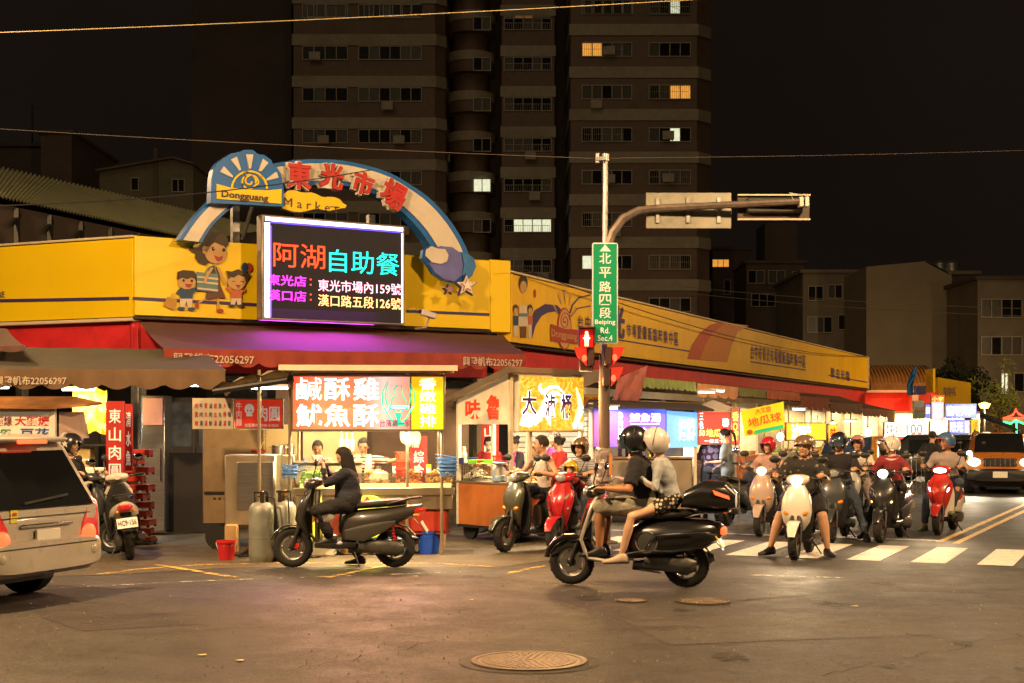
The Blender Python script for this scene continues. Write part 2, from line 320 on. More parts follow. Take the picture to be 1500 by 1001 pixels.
# tiny litter on the road
b = MB()
for px, py in ((297, 961), (352, 969), (1040, 817), (1252, 889), (690, 880), (610, 845), (1150, 842), (905, 880)):
    g = G(px, py); r = .03; b.slab([(g.x+r*random.uniform(.5, 1.4)*cos(t), g.y+r*random.uniform(.5, 1.4)*sin(t), .005) for t in (0, 1.1, 2.3, 3.3, 4.4, 5.3)], (0, 0, .006))
b.to('litter', M('paper_scrap', (.5, .4, .22), .8), kind='stuff')
iron = M('cast_iron', (.16, .12, .09), .42, .7, .3, 20, bump=.2)
def manhole(c, r, lab):
    t = thing('manhole_cover', lab, 'manhole cover', (c.x, c.y, 0), 0, 'manhole covers in the road')
    b = MB(); q_ = 1.34 if r > .35 else 1.16; b.lathe([(r*q_, .0042), (r*(q_-.03), .006), (r*1.1, .006)], n=28); b.to('tar_patch', tar, t)
    b = MB(); b.lathe([(r*1.1, .004), (r*1.1, .016), (r, .016), (r, .008)], n=36); b.to('frame_ring', iron, t)
    b = MB(); b.lathe([(r*.985, .008), (r*.985, .013), (r*.9, .013), (r*.89, .010), (.001, .010)], n=36); b.to('cover', iron, t)
    b = MB()
    for ring in range(1, 7):
        m = int(2*pi*ring*1.15)
        for k in range(m):
            a = 2*pi*(k+.5*(ring % 2))/m; q = r*.86*ring/6.2; b.box((q*cos(a), q*sin(a), .014), (.052*r/.38, .036*r/.38, .009), a, bev=.004)
    b.to('raised_stud', iron, t, None, 'stuff')
manhole(G(775, 970), .38, 'large round iron manhole cover with raised studs in the near foreground')
manhole(G(1030, 882), .24, 'smaller manhole cover just behind the black scooter with two riders')
manhole(G(925, 881), .14, 'smallest manhole cover in the shadow under the black scooter with two riders')
# ================================================================ street lamps (real posts, outside the frame)
lampglow = E('sodium_lamp', (1, .62, .28), 30)
def street_lamp(x, y, hd, power, lab, h=9.0, aim=5.5):
    t = thing('street_lamp', lab, 'street lamp', (x, y, 0), hd, 'tall sodium street lamps over the junction')
    b = MB(); b.lathe([(.0, 0), (.16, 0), (.16, .5), (.09, .6), (.06, h)], n=12); b.tube([(0, 0, h-.1), (.4, 0, h+.35), (1.8, 0, h+.5)], .04); b.to('post', galv, t)
    b = MB(); b.xloft([(1.6, h+.5, .05, .05, 2), (1.8, h+.5, .16, .09, 2.4), (2.5, h+.48, .14, .07, 2.4), (2.6, h+.48, .05, .03, 2)]); b.to('lamp_head', galv, t)
    b = MB(); b.ball((2.1, 0, h+.38), (.28, .11, .05)); b.to('lamp_lens', lampglow, t)
    lamp('SPOT', (2.1, 0, h+.30), power*1.15, (1, .62, .29), .35, tgt=(2.1+aim, 0, 0), spot=165, par=t, blend=.6)
street_lamp(-8.5, 9.5, radians(40), 10500, 'tall sodium street lamp left of the frame by the near kerb', aim=18)
street_lamp(8.5, 9, radians(125), 9500, 'tall sodium street lamp right of the frame by the near kerb', aim=18)
street_lamp(19, 26, radians(150), 6500, 'tall sodium street lamp across the side street')
street_lamp(33, 60, radians(155), 9000, 'far sodium street lamp beside the side street')
street_lamp(-19.5, 33, radians(20), 8000, 'tall sodium street lamp beyond the left end of the market', 10.5)
street_lamp(-13.5, 14.0, radians(60), 1500, 'sodium street lamp left of the frame near the minivan', 8.0)
# ================================================================ buildings
band_m = M('pale_wall_tile', (.30, .27, .20), .6, 0, .1, 3, bump=.3, bscale=12, dirt=.5, dscale=.25, dcol=(.12, .1, .08))
brown_m = M('brown_wall_tile', (.145, .10, .072), .6, 0, .12, 3, bump=.3, bscale=12, dirt=.4, dscale=.3)
dark_wall = M('shaded_render', (.075, .058, .05), .8, 0, .3, .2)  # shade of unlit recesses and walls is put into this dark colour
winframe = M('window_aluminium', (.30, .28, .22), .5, .3, .2, 3)
pane_m = M('dark_pane', (.012, .011, .010), .12, 0, .3, 1)
pane_c = M('curtained_pane', (.07, .065, .055), .3, 0, .4, 4, stretch=(6, 6, .3))
lit_y = E('lit_window_amber', (1, .42, .06), .75, .5, 5); lit_w = E('lit_window_white', (.85, .9, .62), .85, .5, 5)
ac_m = M('ac_casing', (.34, .31, .25), .6, 0, .15, 3)
WCACHE = {}
def window(parent, x, z, w, h, n, y=0, lit=(), depth=.12, rz=0, litm=None, fm=None):
    key = (round(w, 2), round(h, 2), n)
    if key not in WCACHE:
        b = MB(); t = .06 if h > .8 else .04
        b.box((w/2, 0, t/2), (w, depth, t)); b.box((w/2, 0, h-t/2), (w, depth, t))
        for i in range(n+1): b.box((t/2+(w-t)*i/n, 0, h/2), (t, depth, h-2*t))
        pw = (w-t)/n-t; p = MB(); p.box((0, 0, 0), (pw, .02, h-2*t))
        WCACHE[key] = (b.mesh('window', fm or winframe), [p.mesh('pane', q) for q in (pane_m, pane_c, lit_y, lit_w)], t)
    fmesh, pm, t = WCACHE[key]
    o = pose('window', fmesh, (x, y, z), parent, (0, 0, rz) if rz else None)
    for i in range(n):
        k = (2 if litm == 'y' else 3) if i in lit else (1 if random.random() < .3 else 0)
        pose('pane', pm[k], (t+((w-t)/n-t)/2+(w-t)*i/n, .03, h/2), o)
    return o
def acunit(parent, x, z, y):
    b = MB(); b.box((x, y-.2, z), (.8, .4, .58), bev=.02); b.lathe([(.22, -.01), (.22, .015), (.15, .02), (.05, .02)], (x-.12, y-.405, z), 'Y', 14)
    for k in (-.3, .3): b.box((x+k, y-.16, z-.32), (.04, .42, .05))
    b.to('air_conditioner', ac_m, parent)
NF, FH = 14, 2.93
tower = thing('apartment_tower', 'tall brown and cream banded apartment tower behind the market', 'apartment building', (0, 100, 0))
TX = lambda px, d=100: (px-CX)*d/F_PX
TZ = lambda py, d=100: CAMZ+(HOR-py)*d/F_PX
zb0 = TZ(67)          # underside of a band on the left block
def tblock(x0, x1, yf, depth, zoff=0, wall='facade_block', cham=(0, 0)):
    pts = [(x0, yf+cham[0]), (x0+cham[0], yf), (x1-cham[1], yf), (x1, yf+cham[1]), (x1, yf+depth), (x0, yf+depth)]
    out = []
    for p in pts:
        if not out or (Vector(p)-Vector(out[-1])).length > .01: out.append(p)
    b = MB(); b.slab([(p[0], p[1]-100, 0) for p in out], (0, 0, 41)); b.to(wall, brown_m, tower)
    bb = MB(); cxm, cym = (x0+x1)/2, yf+depth/2
    for k in range(-9, 6):
        z = zb0+zoff-k*-FH if False else zb0+zoff+k*FH
        if z > 40.5 or z < 1: continue
        bb = MB(); bb.slab([(p[0]+(.1 if p[0] > cxm else -.1), p[1]-100+(-.1 if p[1] < cym else .1), z) for p in out], (0, 0, .78)); bb.to('tile_band', band_m, tower)
xa, xb = TX(430), TX(637)
tblock(xa, xb+.7, 100, 9, 0, cham=(0, .7))
tblock(TX(735, 103), TX(812, 103), 103, 8, 0)
tblock(TX(836, 98), TX(1042, 98), 98, 12, .15, cham=(0, 1.0))
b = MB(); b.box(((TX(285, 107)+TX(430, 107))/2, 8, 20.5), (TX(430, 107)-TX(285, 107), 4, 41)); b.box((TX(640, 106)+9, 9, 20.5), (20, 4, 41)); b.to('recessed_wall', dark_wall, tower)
b = MB(); b2_ = MB(); rc = TX(688, 103)
for k in range(-9, 7):
    z = zb0+k*FH+.6
    if z > 40: continue
    b2_ = MB(); b.lathe([(0, z-1.55), (1.75, z-1.55), (1.75, z-.75)], (rc, 5, 0), n=22); b2_.lathe([(1.76, z-.75), (1.85, z-.72), (1.85, z-.05), (1.7, z-.02), (0, z-.02)], (rc, 5, 0), n=22); b2_.to('balcony_rim', band_m, tower)
b.lathe([(1.35, 0), (1.35, 41)], (rc, 5.4, 0), n=16)
b.to('balcony_drum', brown_m, tower, None, 'stuff')
b = MB(); b.box((TX(1034, 98), 1, 20), (.8, .05, 40)); b.to('side_panel', brown_m, tower)
wins = []
for k in range(-9, 3):
    z = zb0-1.03+k*FH
    if z < 2: continue
    lx = lambda px, d: TX(px, d)
    window(tower, TX(443), z, TX(510)-TX(443), 1.0, 4, -.03); window(tower, TX(525), z, TX(618)-TX(525), 1.0, 6, -.03)
    kk = -k      # 0 = top row in view
    zr = TZ(62, 98)-1.03+k*FH
    window(tower, TX(852, 98), zr, TX(926, 98)-TX(852, 98), 1.0, 5, -2.03, lit=((0, 1) if kk == 0 else ((0,) if kk == 5 else ())), litm='y' if kk == 0 else 'w')
    window(tower, TX(950, 98), zr, TX(1012, 98)-TX(950, 98), 1.0, 4, -2.03, lit=((2, 3) if kk == 1 else ((2,) if kk == 2 else ())), litm='y' if kk == 1 else 'w')
    window(tower, TX(738, 103), z, TX(808, 103)-TX(738, 103), 1.0, 5, 2.97, lit=((1, 2, 3, 4) if kk == 4 else ()), litm='w')
    window(tower, TX(697, 103)-.2, z, 1.3, 1.0, 2, 3.05, lit=((0, 1) if kk == 3 else ()), litm='w')
    if kk in (0, 2, 5): acunit(tower, TX(462)+kk*.3, z+.2, -.06)
    if kk in (1, 4, 6): acunit(tower, TX(560+kk*8), z-.35, -.06)
    if kk in (1, 4): acunit(tower, TX(864+kk*9, 98), zr-.4, -2.08)
    if kk in (2, 3, 5): acunit(tower, TX(765+kk*6, 103), z-.35, 2.94)
    g_ = MB(); x0_ = TX(952, 98) if kk % 2 else TX(856, 98); [g_.box((x0_+.14*q, -2.16, zr+.5), (.018, .018, 1.0)) for q in range(20)]; [g_.box((x0_+1.33, -2.16, zr+h_), (2.7, .02, .02)) for h_ in (0, .5, 1.0)]; g_.to('window_grille', winframe, tower)
    g_ = MB(); [g_.box((TX(740, 103)+.16*q, 2.86, z+.25), (.02, .02, .5)) for q in range(21)]; g_.box((TX(740, 103)+1.6, 2.86, z+.5), (3.3, .03, .03)); g_.to('balcony_rail', winframe, tower)
    if kk in (2,): acunit(tower, TX(585), z+.2, -.06)
    if kk in (0, 3): acunit(tower, TX(892, 98), zr+.35, -2.08)
    if kk in (2, 3): acunit(tower, TX(978, 98), zr+.4, -2.08)
    if kk in (2,): acunit(tower, TX(650, 103), z-.2, 4.6)
zt = TZ(31)
window(tower, TX(450), TZ(26), TX(507)-TX(450), 1.0, 4, -.03); window(tower, TX(533), TZ(26), TX(618)-TX(533), 1.0, 6, -.03)
window(tower, TX(950, 98), TZ(22, 98), TX(1012, 98)-TX(950, 98), 1.0, 4, -2.03, lit=(2,), litm='w'); window(tower, TX(855, 98), TZ(22, 98), 3.4, 1.0, 5, -2.03)
window(tower, TX(740, 103), TZ(28, 103), TX(808, 103)-TX(740, 103), 1.0, 5, 2.97, lit=(1, 2), litm='y')
b = MB(); b.box((TX(643, 101), .9, TZ(77, 101)), (.75, .05, 1.0)); b.to('lit_window', lit_y, tower)
# low house blocks far right
def house(name, lab, px0, px1, ytop, d, cat='building', m=None, rows=(), depth=10, rz=0, ribs=None):
    x0, x1, z1 = TX(px0, d), TX(px1, d), TZ(ytop, d); t = thing(name, lab, cat, (x0, d, 0), rz, 'houses behind the market')
    b = MB(); b.box(((x1-x0)/2, depth/2, z1/2), (x1-x0, depth, z1)); b.to('wall', m, t)
    b = MB(); b.box(((x1-x0)/2, depth/2, z1+.1), (x1-x0+.4, depth+.4, .22)); b.to('roof_slab', ribs or band_m, t)
    for (a, c, y0, y1, n, lit) in rows:
        window(t, TX(a, d)-x0, TZ(y1, d), TX(c, d)-TX(a, d), TZ(y0, d)-TZ(y1, d), n, -.04, lit=lit, litm='y' if d < 130 and lit and a < 1100 else 'w')
    return t
grey_w = M('stained_concrete', (.21, .175, .125), .8, 0, .12, .8, dirt=.5, dscale=.5, dcol=(.07, .055, .045)); grey_d = M('dark_concrete', (.10, .075, .06), .8, 0, .2, .6, dirt=.4, dscale=.5)
conc2 = M('pale_concrete', (.27, .225, .15), .8, 0, .08, .7, dirt=.25, dscale=.4, dcol=(.13, .1, .07))
house('apartment_block', 'dark stepped apartment block just right of the tall tower', 1044, 1098, 366, 118, m=grey_d, rows=[(1043, 1068, 380, 392, 3, (0, 1, 2)), (1060, 1070, 410, 432, 1, ())], ribs=grey_d)
t = house('apartment_block', 'dark flat roofed block with shaded balconies right of the tower', 1093, 1178, 386, 112, m=grey_d, rows=[(1095, 1120, 396, 416, 2, ()), (1125, 1150, 396, 416, 2, ()), (1160, 1176, 398, 418, 2, ()), (1100, 1170, 430, 450, 6, ())], ribs=grey_d)
b = MB(); b.box((3.3, 5, TZ(352, 112)), (2.6, 4, 3.6)); b.to('roof_house', grey_d, t)
house('apartment_block', 'three storey block with wide dark windows beside the blank gable', 1176, 1269, 400, 96, m=grey_w, rows=[(1183, 1206, 419, 441, 2, ()), (1212, 1234, 417, 438, 2, ()), (1240, 1266, 413, 434, 2, ()), (1182, 1219, 464, 488, 3, ()), (1227, 1266, 461, 484, 3, ()), (1240, 1264, 512, 525, 2, ())], ribs=grey_w)
gb = thing('gable_building', 'big building with a blank pale concrete side wall', 'building', (TX(1269, 90), 90, 0), 0, 'houses behind the market')
L_ = lambda px, py, d=90: (TX(px, d)-TX(1269, 90), TZ(py, d))
b = MB(); b.prism([L_(1269, 640), L_(1394, 640), L_(1394, 400), L_(1355, 383), L_(1269, 391)], 0, 12); b.to('gable_wall', conc2, gb)
b = MB(); b.slab([(L_(1394, 0)[0], 0, TZ(404, 90)), (L_(1394, 0)[0]-.3, 0, TZ(398, 90)), (L_(1355, 0)[0], 0, TZ(381, 90)), (L_(1355, 0)[0], 0, TZ(384, 90))], (0, 12, 0)); b.to('roof_edge', grey_d, gb)
house('balcony_block', 'brown balcony block between blank gable and pale block', 1394, 1432, 402, 93, m=grey_d, rows=[(1400, 1428, 455, 473, 3, ()), (1396, 1428, 505, 530, 3, ()), (1396, 1428, 540, 560, 3, ())], ribs=grey_w)
t = house('apartment_block', 'pale four storey block with wide windows at the right edge', 1432, 1560, 410, 84, m=grey_w, rows=[(1436, 1497, 438, 466, 4, ()), (1436, 1497, 493, 521, 4, ()), (1465, 1477, 546, 578, 2, (0, 1)), (1484, 1530, 546, 575, 3, ()), (1436, 1460, 560, 578, 2, ())], ribs=grey_d)
for px, h in ((1404, 14), (1422, 12)):
    g = thing('rooftop_tank', 'steel rooftop water tank above the brown balcony block, ' + ('left one' if h == 14 else 'right one'), 'water tank', (TX(px, 93), 97, TZ(402, 93)+.2)); b = MB(); b.lathe([(0, 0), (.5, 0), (.5, .95), (.3, 1.15), (0, 1.2)], n=14); b.to('tank', galv, g)
    b = MB(); [b.box((.35*i, .35*j, .0), (.06, .06, .3)) for i in (-1, 1) for j in (-1, 1)]; b.to('tank_stand', galv, g)
# dark blocks at the far left
t = house('dark_block', 'tall unlit concrete block at the far left behind the tin roof', 60, 105, 196, 90, m=grey_d, ribs=grey_d)
t = house('dark_block', 'unlit block with rooftop mast at the left edge', -60, 60, 215, 95, m=dark_wall, ribs=dark_wall)
b = MB(); b.cyl((TX(40, 95)-TX(-60, 95), 1, TZ(215, 95)), (TX(40, 95)-TX(-60, 95), 1, TZ(150, 95)), .06); b.to('mast', dark_metal, t)
t = thing('gabled_house', 'low pitched roof house with two dark windows behind the tin roof', 'house', (TX(146, 75), 75, 0))
q = lambda px, py: (TX(px, 75)-TX(146, 75), TZ(py, 75))
b = MB(); b.prism([q(146, 420), q(283, 420), q(283, 243), q(255, 234), q(230, 238), q(146, 253)], 0, 8); b.to('wall', M('faded_green_wall', (.13, .125, .085), .8, 0, .15, 1, dirt=.4), t)
b = MB(); b.slab([(q(143, 0)[0], -.4, TZ(253, 75)), (q(143, 0)[0], -.4, TZ(250, 75)), (q(255, 0)[0], -.4, TZ(231, 75)), (q(286, 0)[0], -.4, TZ(240, 75)), (q(286, 0)[0], -.4, TZ(243, 75)), (q(255, 0)[0], -.4, TZ(234, 75))], (0, 9, 0)); b.box((q(229, 0)[0], -.1, TZ(260, 75)), (.18, .1, 3)); b.to('roof', grey_d, t)
window(t, q(192, 0)[0], TZ(280, 75), TX(204, 75)-TX(192, 75), .7, 1, -.03); window(t, q(252, 0)[0], TZ(282, 75), TX(271, 75)-TX(252, 75), .7, 2, -.03)
# corrugated roof of the market hall
hall = thing('market_hall', 'market hall with a long corrugated tin roof behind the yellow signboards', 'building', (-14, 40, 0))
A, B_, C_, D_ = P(-120, 217, 46), P(392, 335, 60), P(-120, 264, 40), P(292, 351, 52)
b = MB(); n = 88; O = Vector((-14, 40, 0)); nrm = (B_-A).cross(C_-A).normalized(); nrm = nrm if nrm.z > 0 else -nrm
vs = []
for i in range(n*2+1):
    t_ = i/(n*2); o = nrm*(.05 if i % 2 else -.05); vs += [A.lerp(B_, t_)+o-O, C_.lerp(D_, t_)+o-O]
b.add(vs, [(2*i, 2*i+2, 2*i+3, 2*i+1) for i in range(n*2)]); b.to('corrugated_roof', M('mossy_tin', (.55, .58, .38), .6, .2, .25, 1.2, dirt=.5, dscale=1.2, dcol=(.10, .10, .06)), hall, ang=5)
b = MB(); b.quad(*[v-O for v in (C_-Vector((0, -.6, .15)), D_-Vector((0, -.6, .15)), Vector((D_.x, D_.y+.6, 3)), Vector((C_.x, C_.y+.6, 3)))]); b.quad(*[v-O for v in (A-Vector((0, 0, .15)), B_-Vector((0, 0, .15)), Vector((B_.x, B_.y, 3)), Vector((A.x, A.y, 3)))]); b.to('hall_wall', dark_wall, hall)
b = MB()
for k in range(9):
    t_ = (k+.5)/9; c = C_.lerp(D_, t_)-O; b.box((c.x, c.y+.45, c.z-1.5), (.14, .14, 2.6)); b.box((c.x, c.y+.45, c.z-.5), (.1, 1.4, .1), rx=.5)
b.to('roof_truss', dark_metal, hall)
pp = thing('roof_conduit', 'dark slanting pipe brace behind the arch over the market roof', 'pipe', P(355, 352, 34)); b = MB(); b.tube([(0, 0, 0), (.28, 0, .95)], .05); b.to('pipe', dark_metal, pp)
# ================================================================ the market
yel = M('yellow_signboard', (.80, .56, .004), .42, 0, .05, .8, dirt=.12, dscale=1.6, dcol=(.42, .28, .01), stretch=(1, 1, .35))
yel2 = M('orange_signboard', (.78, .47, .006), .45, 0, .08, .8, dirt=.35, dscale=1.6, dcol=(.28, .15, .01), stretch=(1, 1, .35))
blue = M('sign_blue', (.008, .12, .42), .4, 0, .08, 2, dirt=.2); navy = M('stripe_navy', (.045, .03, .14), .5); beige = M('sign_beige', (.62, .56, .46), .5, 0, .05, 2, dirt=.2)
redw = M('red_wall', (.58, .022, .03), .5, 0, .12, 2, dirt=.4, dcol=(.15, .01, .01)); redl = M('sign_red', (.48, .03, .025), .4)
txtdark = M('dark_lettering', (.05, .035, .05), .5); txtnavy = M('navy_lettering', (.05, .03, .15), .5)
purp = M('cloud_purple', (.11, .12, .38), .45, 0, .2, 3); azure = M('cloud_blue', (.03, .16, .42), .45, 0, .2, 3)
FL = Fr(-7.0, 26.3, -radians(24.3)); FF = Fr(-7.0, 26.3, radians(31.3)); FR = Fr(-.03, 30.5, radians(65.7))
class Art:
    def __init__(s, fr, parent, y0=-.01, step=.008, local=None):
        s.f = fr; s.p = parent; s.y = y0; s.st = step; s.local = local
    def uv(s, p): return s.local(p) if s.local else s.f.at(p[0], p[1], s.y)
    def poly(s, pts, m, name, lay=0, th=.006, raw=False):
        q = [s.uv(p) for p in pts]; y = s.y-lay*s.st; b = MB(); b.prism(q, y-th, y); return b.to(name, m, s.p, ang=15)
    def ell(s, cx, cy, rx, ry, m, name, lay=0, rot=0, th=.006, n=20):
        return s.poly([(cx+rx*cos(a)*cos(rot)-ry*sin(a)*sin(rot), cy+rx*cos(a)*sin(rot)+ry*sin(a)*cos(rot)) for a in [2*pi*k/n for k in range(n)]], m, name, lay, th)
    def stroke(s, pts, w, m, name, lay=0, th=.006, closed=False):
        P_ = [Vector(p) for p in pts]; n = len(P_); L = []; R = []
        for i in range(n):
            t = (P_[min(n-1, i+1)]-P_[max(0, i-1)]).normalized(); q = Vector((-t.y, t.x))*(w/2 if not isinstance(w, list) else w[i]/2); L.append(P_[i]+q); R.append(P_[i]-q)
        b = MB(); y = s.y-lay*s.st
        for i in range(n-1): b.prism([s.uv(p) for p in (L[i], L[i+1], R[i+1], R[i])], y-th, y)
        return b.to(name, m, s.p)
mk = thing('market_building', 'long market building with yellow and orange signboard running round the street corner', 'building', (-7, 26.3, 0))
def seg(fr, u0, u1, z0, z1, m, name, y0=0, y1=.35, lab=None):
    b = MB(Matrix.Translation((7, -26.3, 0)) @ fr.T()); b.box(((u0+u1)/2, (y0+y1)/2, (z0+z1)/2), (u1-u0, y1-y0, z1-z0), bev=.012); return b.to(name, m, mk, lab)
bl = seg(FL, -9, -.02, 3.72, 5.17, yel, 'signboard', lab='plain yellow signboard panel at the left with a thin blue stripe')
bf = seg(FF, .02, 7.65, 3.75, 5.22, yel, 'signboard', lab='bright yellow corner signboard behind the screen')
FC = Fr(-.46, 30.27, atan2(.23, .43)); seg(FC, 0, .49, 3.7, 5.24, yel, 'signboard')
br_ = seg(FR, .05, 41.8, 3.5, 4.97, yel2, 'signboard', lab='long orange yellow signboard receding along the side street')
for fr, u0, u1, z0, z1 in ((FL, -9, 0, 3.68, 5.19), (FF, 0, 7.65, 3.71, 5.24), (FR, 0, 41.8, 3.44, 4.99)):
    seg(fr, u0, u1, z0-.04, z0+.02, cream if fr is FL else dark_metal, 'trim_rail', -.05, .36)
    if fr is not FF: seg(fr, u0, u1, z1, z1+.04, cream, 'trim_rail', -.03, .36)
    seg(fr, u0, u1, 2.72, z0-.045, redw, 'red_beam', .12, .4)
    seg(fr, u0, u1, 0, 2.7, M('shutter_grey', (.085, .08, .075), .55, .3, .3, 2, dirt=.5), 'ground_floor_wall', 2.2, 2.4)
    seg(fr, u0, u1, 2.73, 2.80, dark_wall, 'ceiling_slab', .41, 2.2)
seg(FR, 41.75, 41.85, 3.45, 5.0, cream, 'end_trim', -.05, .4)
for fr, us in ((FL, (-8.5, -5.6, -2.9, -.1)), (FF, (.2, 2.6, 5.1, 7.5)), (FR, (3, 7, 11, 16, 21, 27, 33, 41))):
    for u in us:
        seg(fr, u-.09, u+.09, 0, 2.715, galv if u < 3 else cream, 'post', .15, .33)
AL = Art(FL, thing('signboard_stripe', 'thin blue stripe and small lettering on the left yellow signboard', 'sign stripe', (-7, 26.3, 0), FL.a), -.02)
AL.stroke([(-30, 441), (95, 439), (189, 437)], 4.2, navy, 'stripe'); q0 = FL.at(0, 436, -.02); q1 = FL.at(9, 427, -.02)
text(AL.p, 'ZONE', (q0[0]-.30, q0[1], .42, q1[1]-q0[1]), txtdark, y=-.03, name='lettering')
fam = thing('signboard_cartoon', 'cartoon cut-out of a mother and two small children on the yellow signboard', 'cartoon cut-out', (-7, 26.3, 0), FF.a)
AF = Art(FF, fam, -.03, .012)
AF.stroke([(195, 437), (385, 447)], 4.4, navy, 'stripe', -1)
c6 = lambda x, y: (220+x/6.256, 320+y/6.256)
sk = M('cartoon_skin', (.50, .30, .12), .5, 0, .15, 2); hb = M('cartoon_hair', (.045, .028, .014), .5, 0, .3, 2); db = M('cartoon_brown', (.12, .045, .03), .5)
wt = M('cartoon_white', (.6, .5, .38), .5); bg = M('cartoon_teal', (.12, .22, .22), .5); nb = M('cartoon_navy', (.02, .06, .13), .5); co = M('cartoon_coral', (.45, .12, .05), .5); rd = M('cartoon_red', (.32, .04, .02), .5); blk = M('cartoon_black', (.012, .01, .01), .5)
def C(pts, m, n, l, th=.01): AF.poly([c6(*p) for p in pts], m, n, l, th)
def Ce(x, y, rx, ry, m, n, l, rot=0): AF.ell(*c6(x, y), rx/6.256, ry/6.256, m, n, l, rot, .01)
def Cs(pts, w, m, n, l): AF.stroke([c6(*p) for p in pts], w/6.256, m, n, l, .01)
C([(470, 230), (500, 160), (570, 125), (650, 130), (705, 180), (718, 240), (690, 270), (560, 250), (530, 330), (545, 400), (505, 432), (440, 410), (408, 360), (415, 325), (370, 305), (358, 258), (400, 268), (445, 262)], hb, 'hair', 1)
C([(500, 740), (530, 620), (540, 500), (520, 470), (560, 440), (610, 445), (625, 520), (640, 610), (690, 735), (620, 728), (560, 742)], db, 'dress', 1)
Ce(597, 320, 98, 98, sk, 'face', 2); Ce(497, 290, 26, 36, sk, 'ear', 2)
C([(500, 260), (560, 165), (650, 150), (712, 240), (660, 255), (585, 222), (530, 265)], hb, 'fringe', 3)
Ce(572, 281, 15, 19, blk, 'eye', 3); Ce(668, 293, 13, 17, blk, 'eye', 3); C([(582, 340), (620, 358), (662, 345), (650, 385), (615, 398), (592, 375)], rd, 'mouth', 3); Ce(577, 276, 5, 6, wt, 'eye_glint', 4)
Cs([(590, 410), (590, 450)], 22, sk, 'neck', 1)
C([(415, 492), (615, 515), (612, 682), (430, 662)], bg, 'bag', 3)
for y in (530, 575, 635): C([(420, y), (614, y+20), (614, y+38), (422, y+16)], wt, 'bag_stripe', 4)
Cs([(500, 500), (540, 445), (580, 435), (600, 510)], 12, bg, 'bag_strap', 4)
Cs([(560, 455), (515, 520), (485, 600)], 24, sk, 'arm', 5); Cs([(610, 450), (650, 530), (690, 610)], 22, sk, 'arm', 4)
Cs([(505, 735), (440, 775)], 18, sk, 'leg', 1); Cs([(618, 738), (622, 840)], 20, sk, 'leg', 1); Ce(425, 800, 16, 30, rd, 'shoe', 2); Ce(636, 848, 32, 18, rd, 'shoe', 2)
C([(245, 550), (250, 490), (300, 475), (345, 478), (400, 485), (420, 520), (418, 570), (245, 560)], hb, 'hair', 1); Ce(333, 590, 80, 62, sk, 'face', 2)
C([(250, 560), (255, 500), (330, 480), (410, 505), (415, 560), (370, 545), (330, 560), (290, 545)], hb, 'fringe', 3); Ce(300, 572, 10, 13, blk, 'eye', 3); Ce(375, 575, 10, 13, blk, 'eye', 3); C([(312, 602), (380, 605), (360, 636), (330, 634)], rd, 'mouth', 3)
C([(230, 690), (270, 640), (400, 640), (435, 625), (440, 660), (390, 690), (385, 738), (275, 738), (265, 700)], nb, 'jumper', 1)
C([(272, 738), (385, 738), (382, 820), (345, 820), (330, 760), (310, 820), (268, 820)], wt, 'trousers', 1); Ce(280, 828, 36, 15, nb, 'shoe', 2); Ce(375, 832, 36, 15, nb, 'shoe', 2)
C([(150, 722), (245, 745), (208, 843), (120, 800)], M('cartoon_ochre', (.38, .20, .03), .5), 'basket', 2); Cs([(175, 725), (205, 690), (240, 740)], 9, sk, 'basket_handle', 2)
Ce(790, 580, 82, 78, sk, 'face', 2); C([(712, 560), (690, 482), (740, 490), (800, 468), (870, 500), (918, 515), (870, 590), (860, 540), (800, 520), (760, 545), (730, 540)], hb, 'hair', 3)
Cs([(745, 580), (770, 578)], 5, blk, 'eye', 3); Cs([(820, 580), (848, 582)], 5, blk, 'eye', 3); C([(775, 612), (822, 614), (800, 642)], rd, 'mouth', 3)
C([(700, 620), (740, 660), (830, 660), (870, 640), (876, 668), (838, 690), (835, 735), (735, 735), (735, 690), (690, 650)], co, 'jumper', 1)
C([(738, 735), (834, 735), (832, 800), (798, 800), (788, 750), (770, 800), (736, 800)], wt, 'trousers', 1); Ce(744, 804, 32, 13, hb, 'shoe', 2); Ce(824, 804, 32, 13, hb, 'shoe', 2)
Ce(866, 452, 34, 44, nb, 'balloon', 1); Ce(905, 452, 33, 42, rd, 'balloon', 1)
AFb = Art(FF, thing('signboard_stripe', 'thin blue stripe on the yellow corner signboard right of the screen', 'sign stripe', (-7, 26.3, 0), FF.a), -.01)
AFb.stroke([(595, 456), (717, 461)], 4, navy, 'stripe')
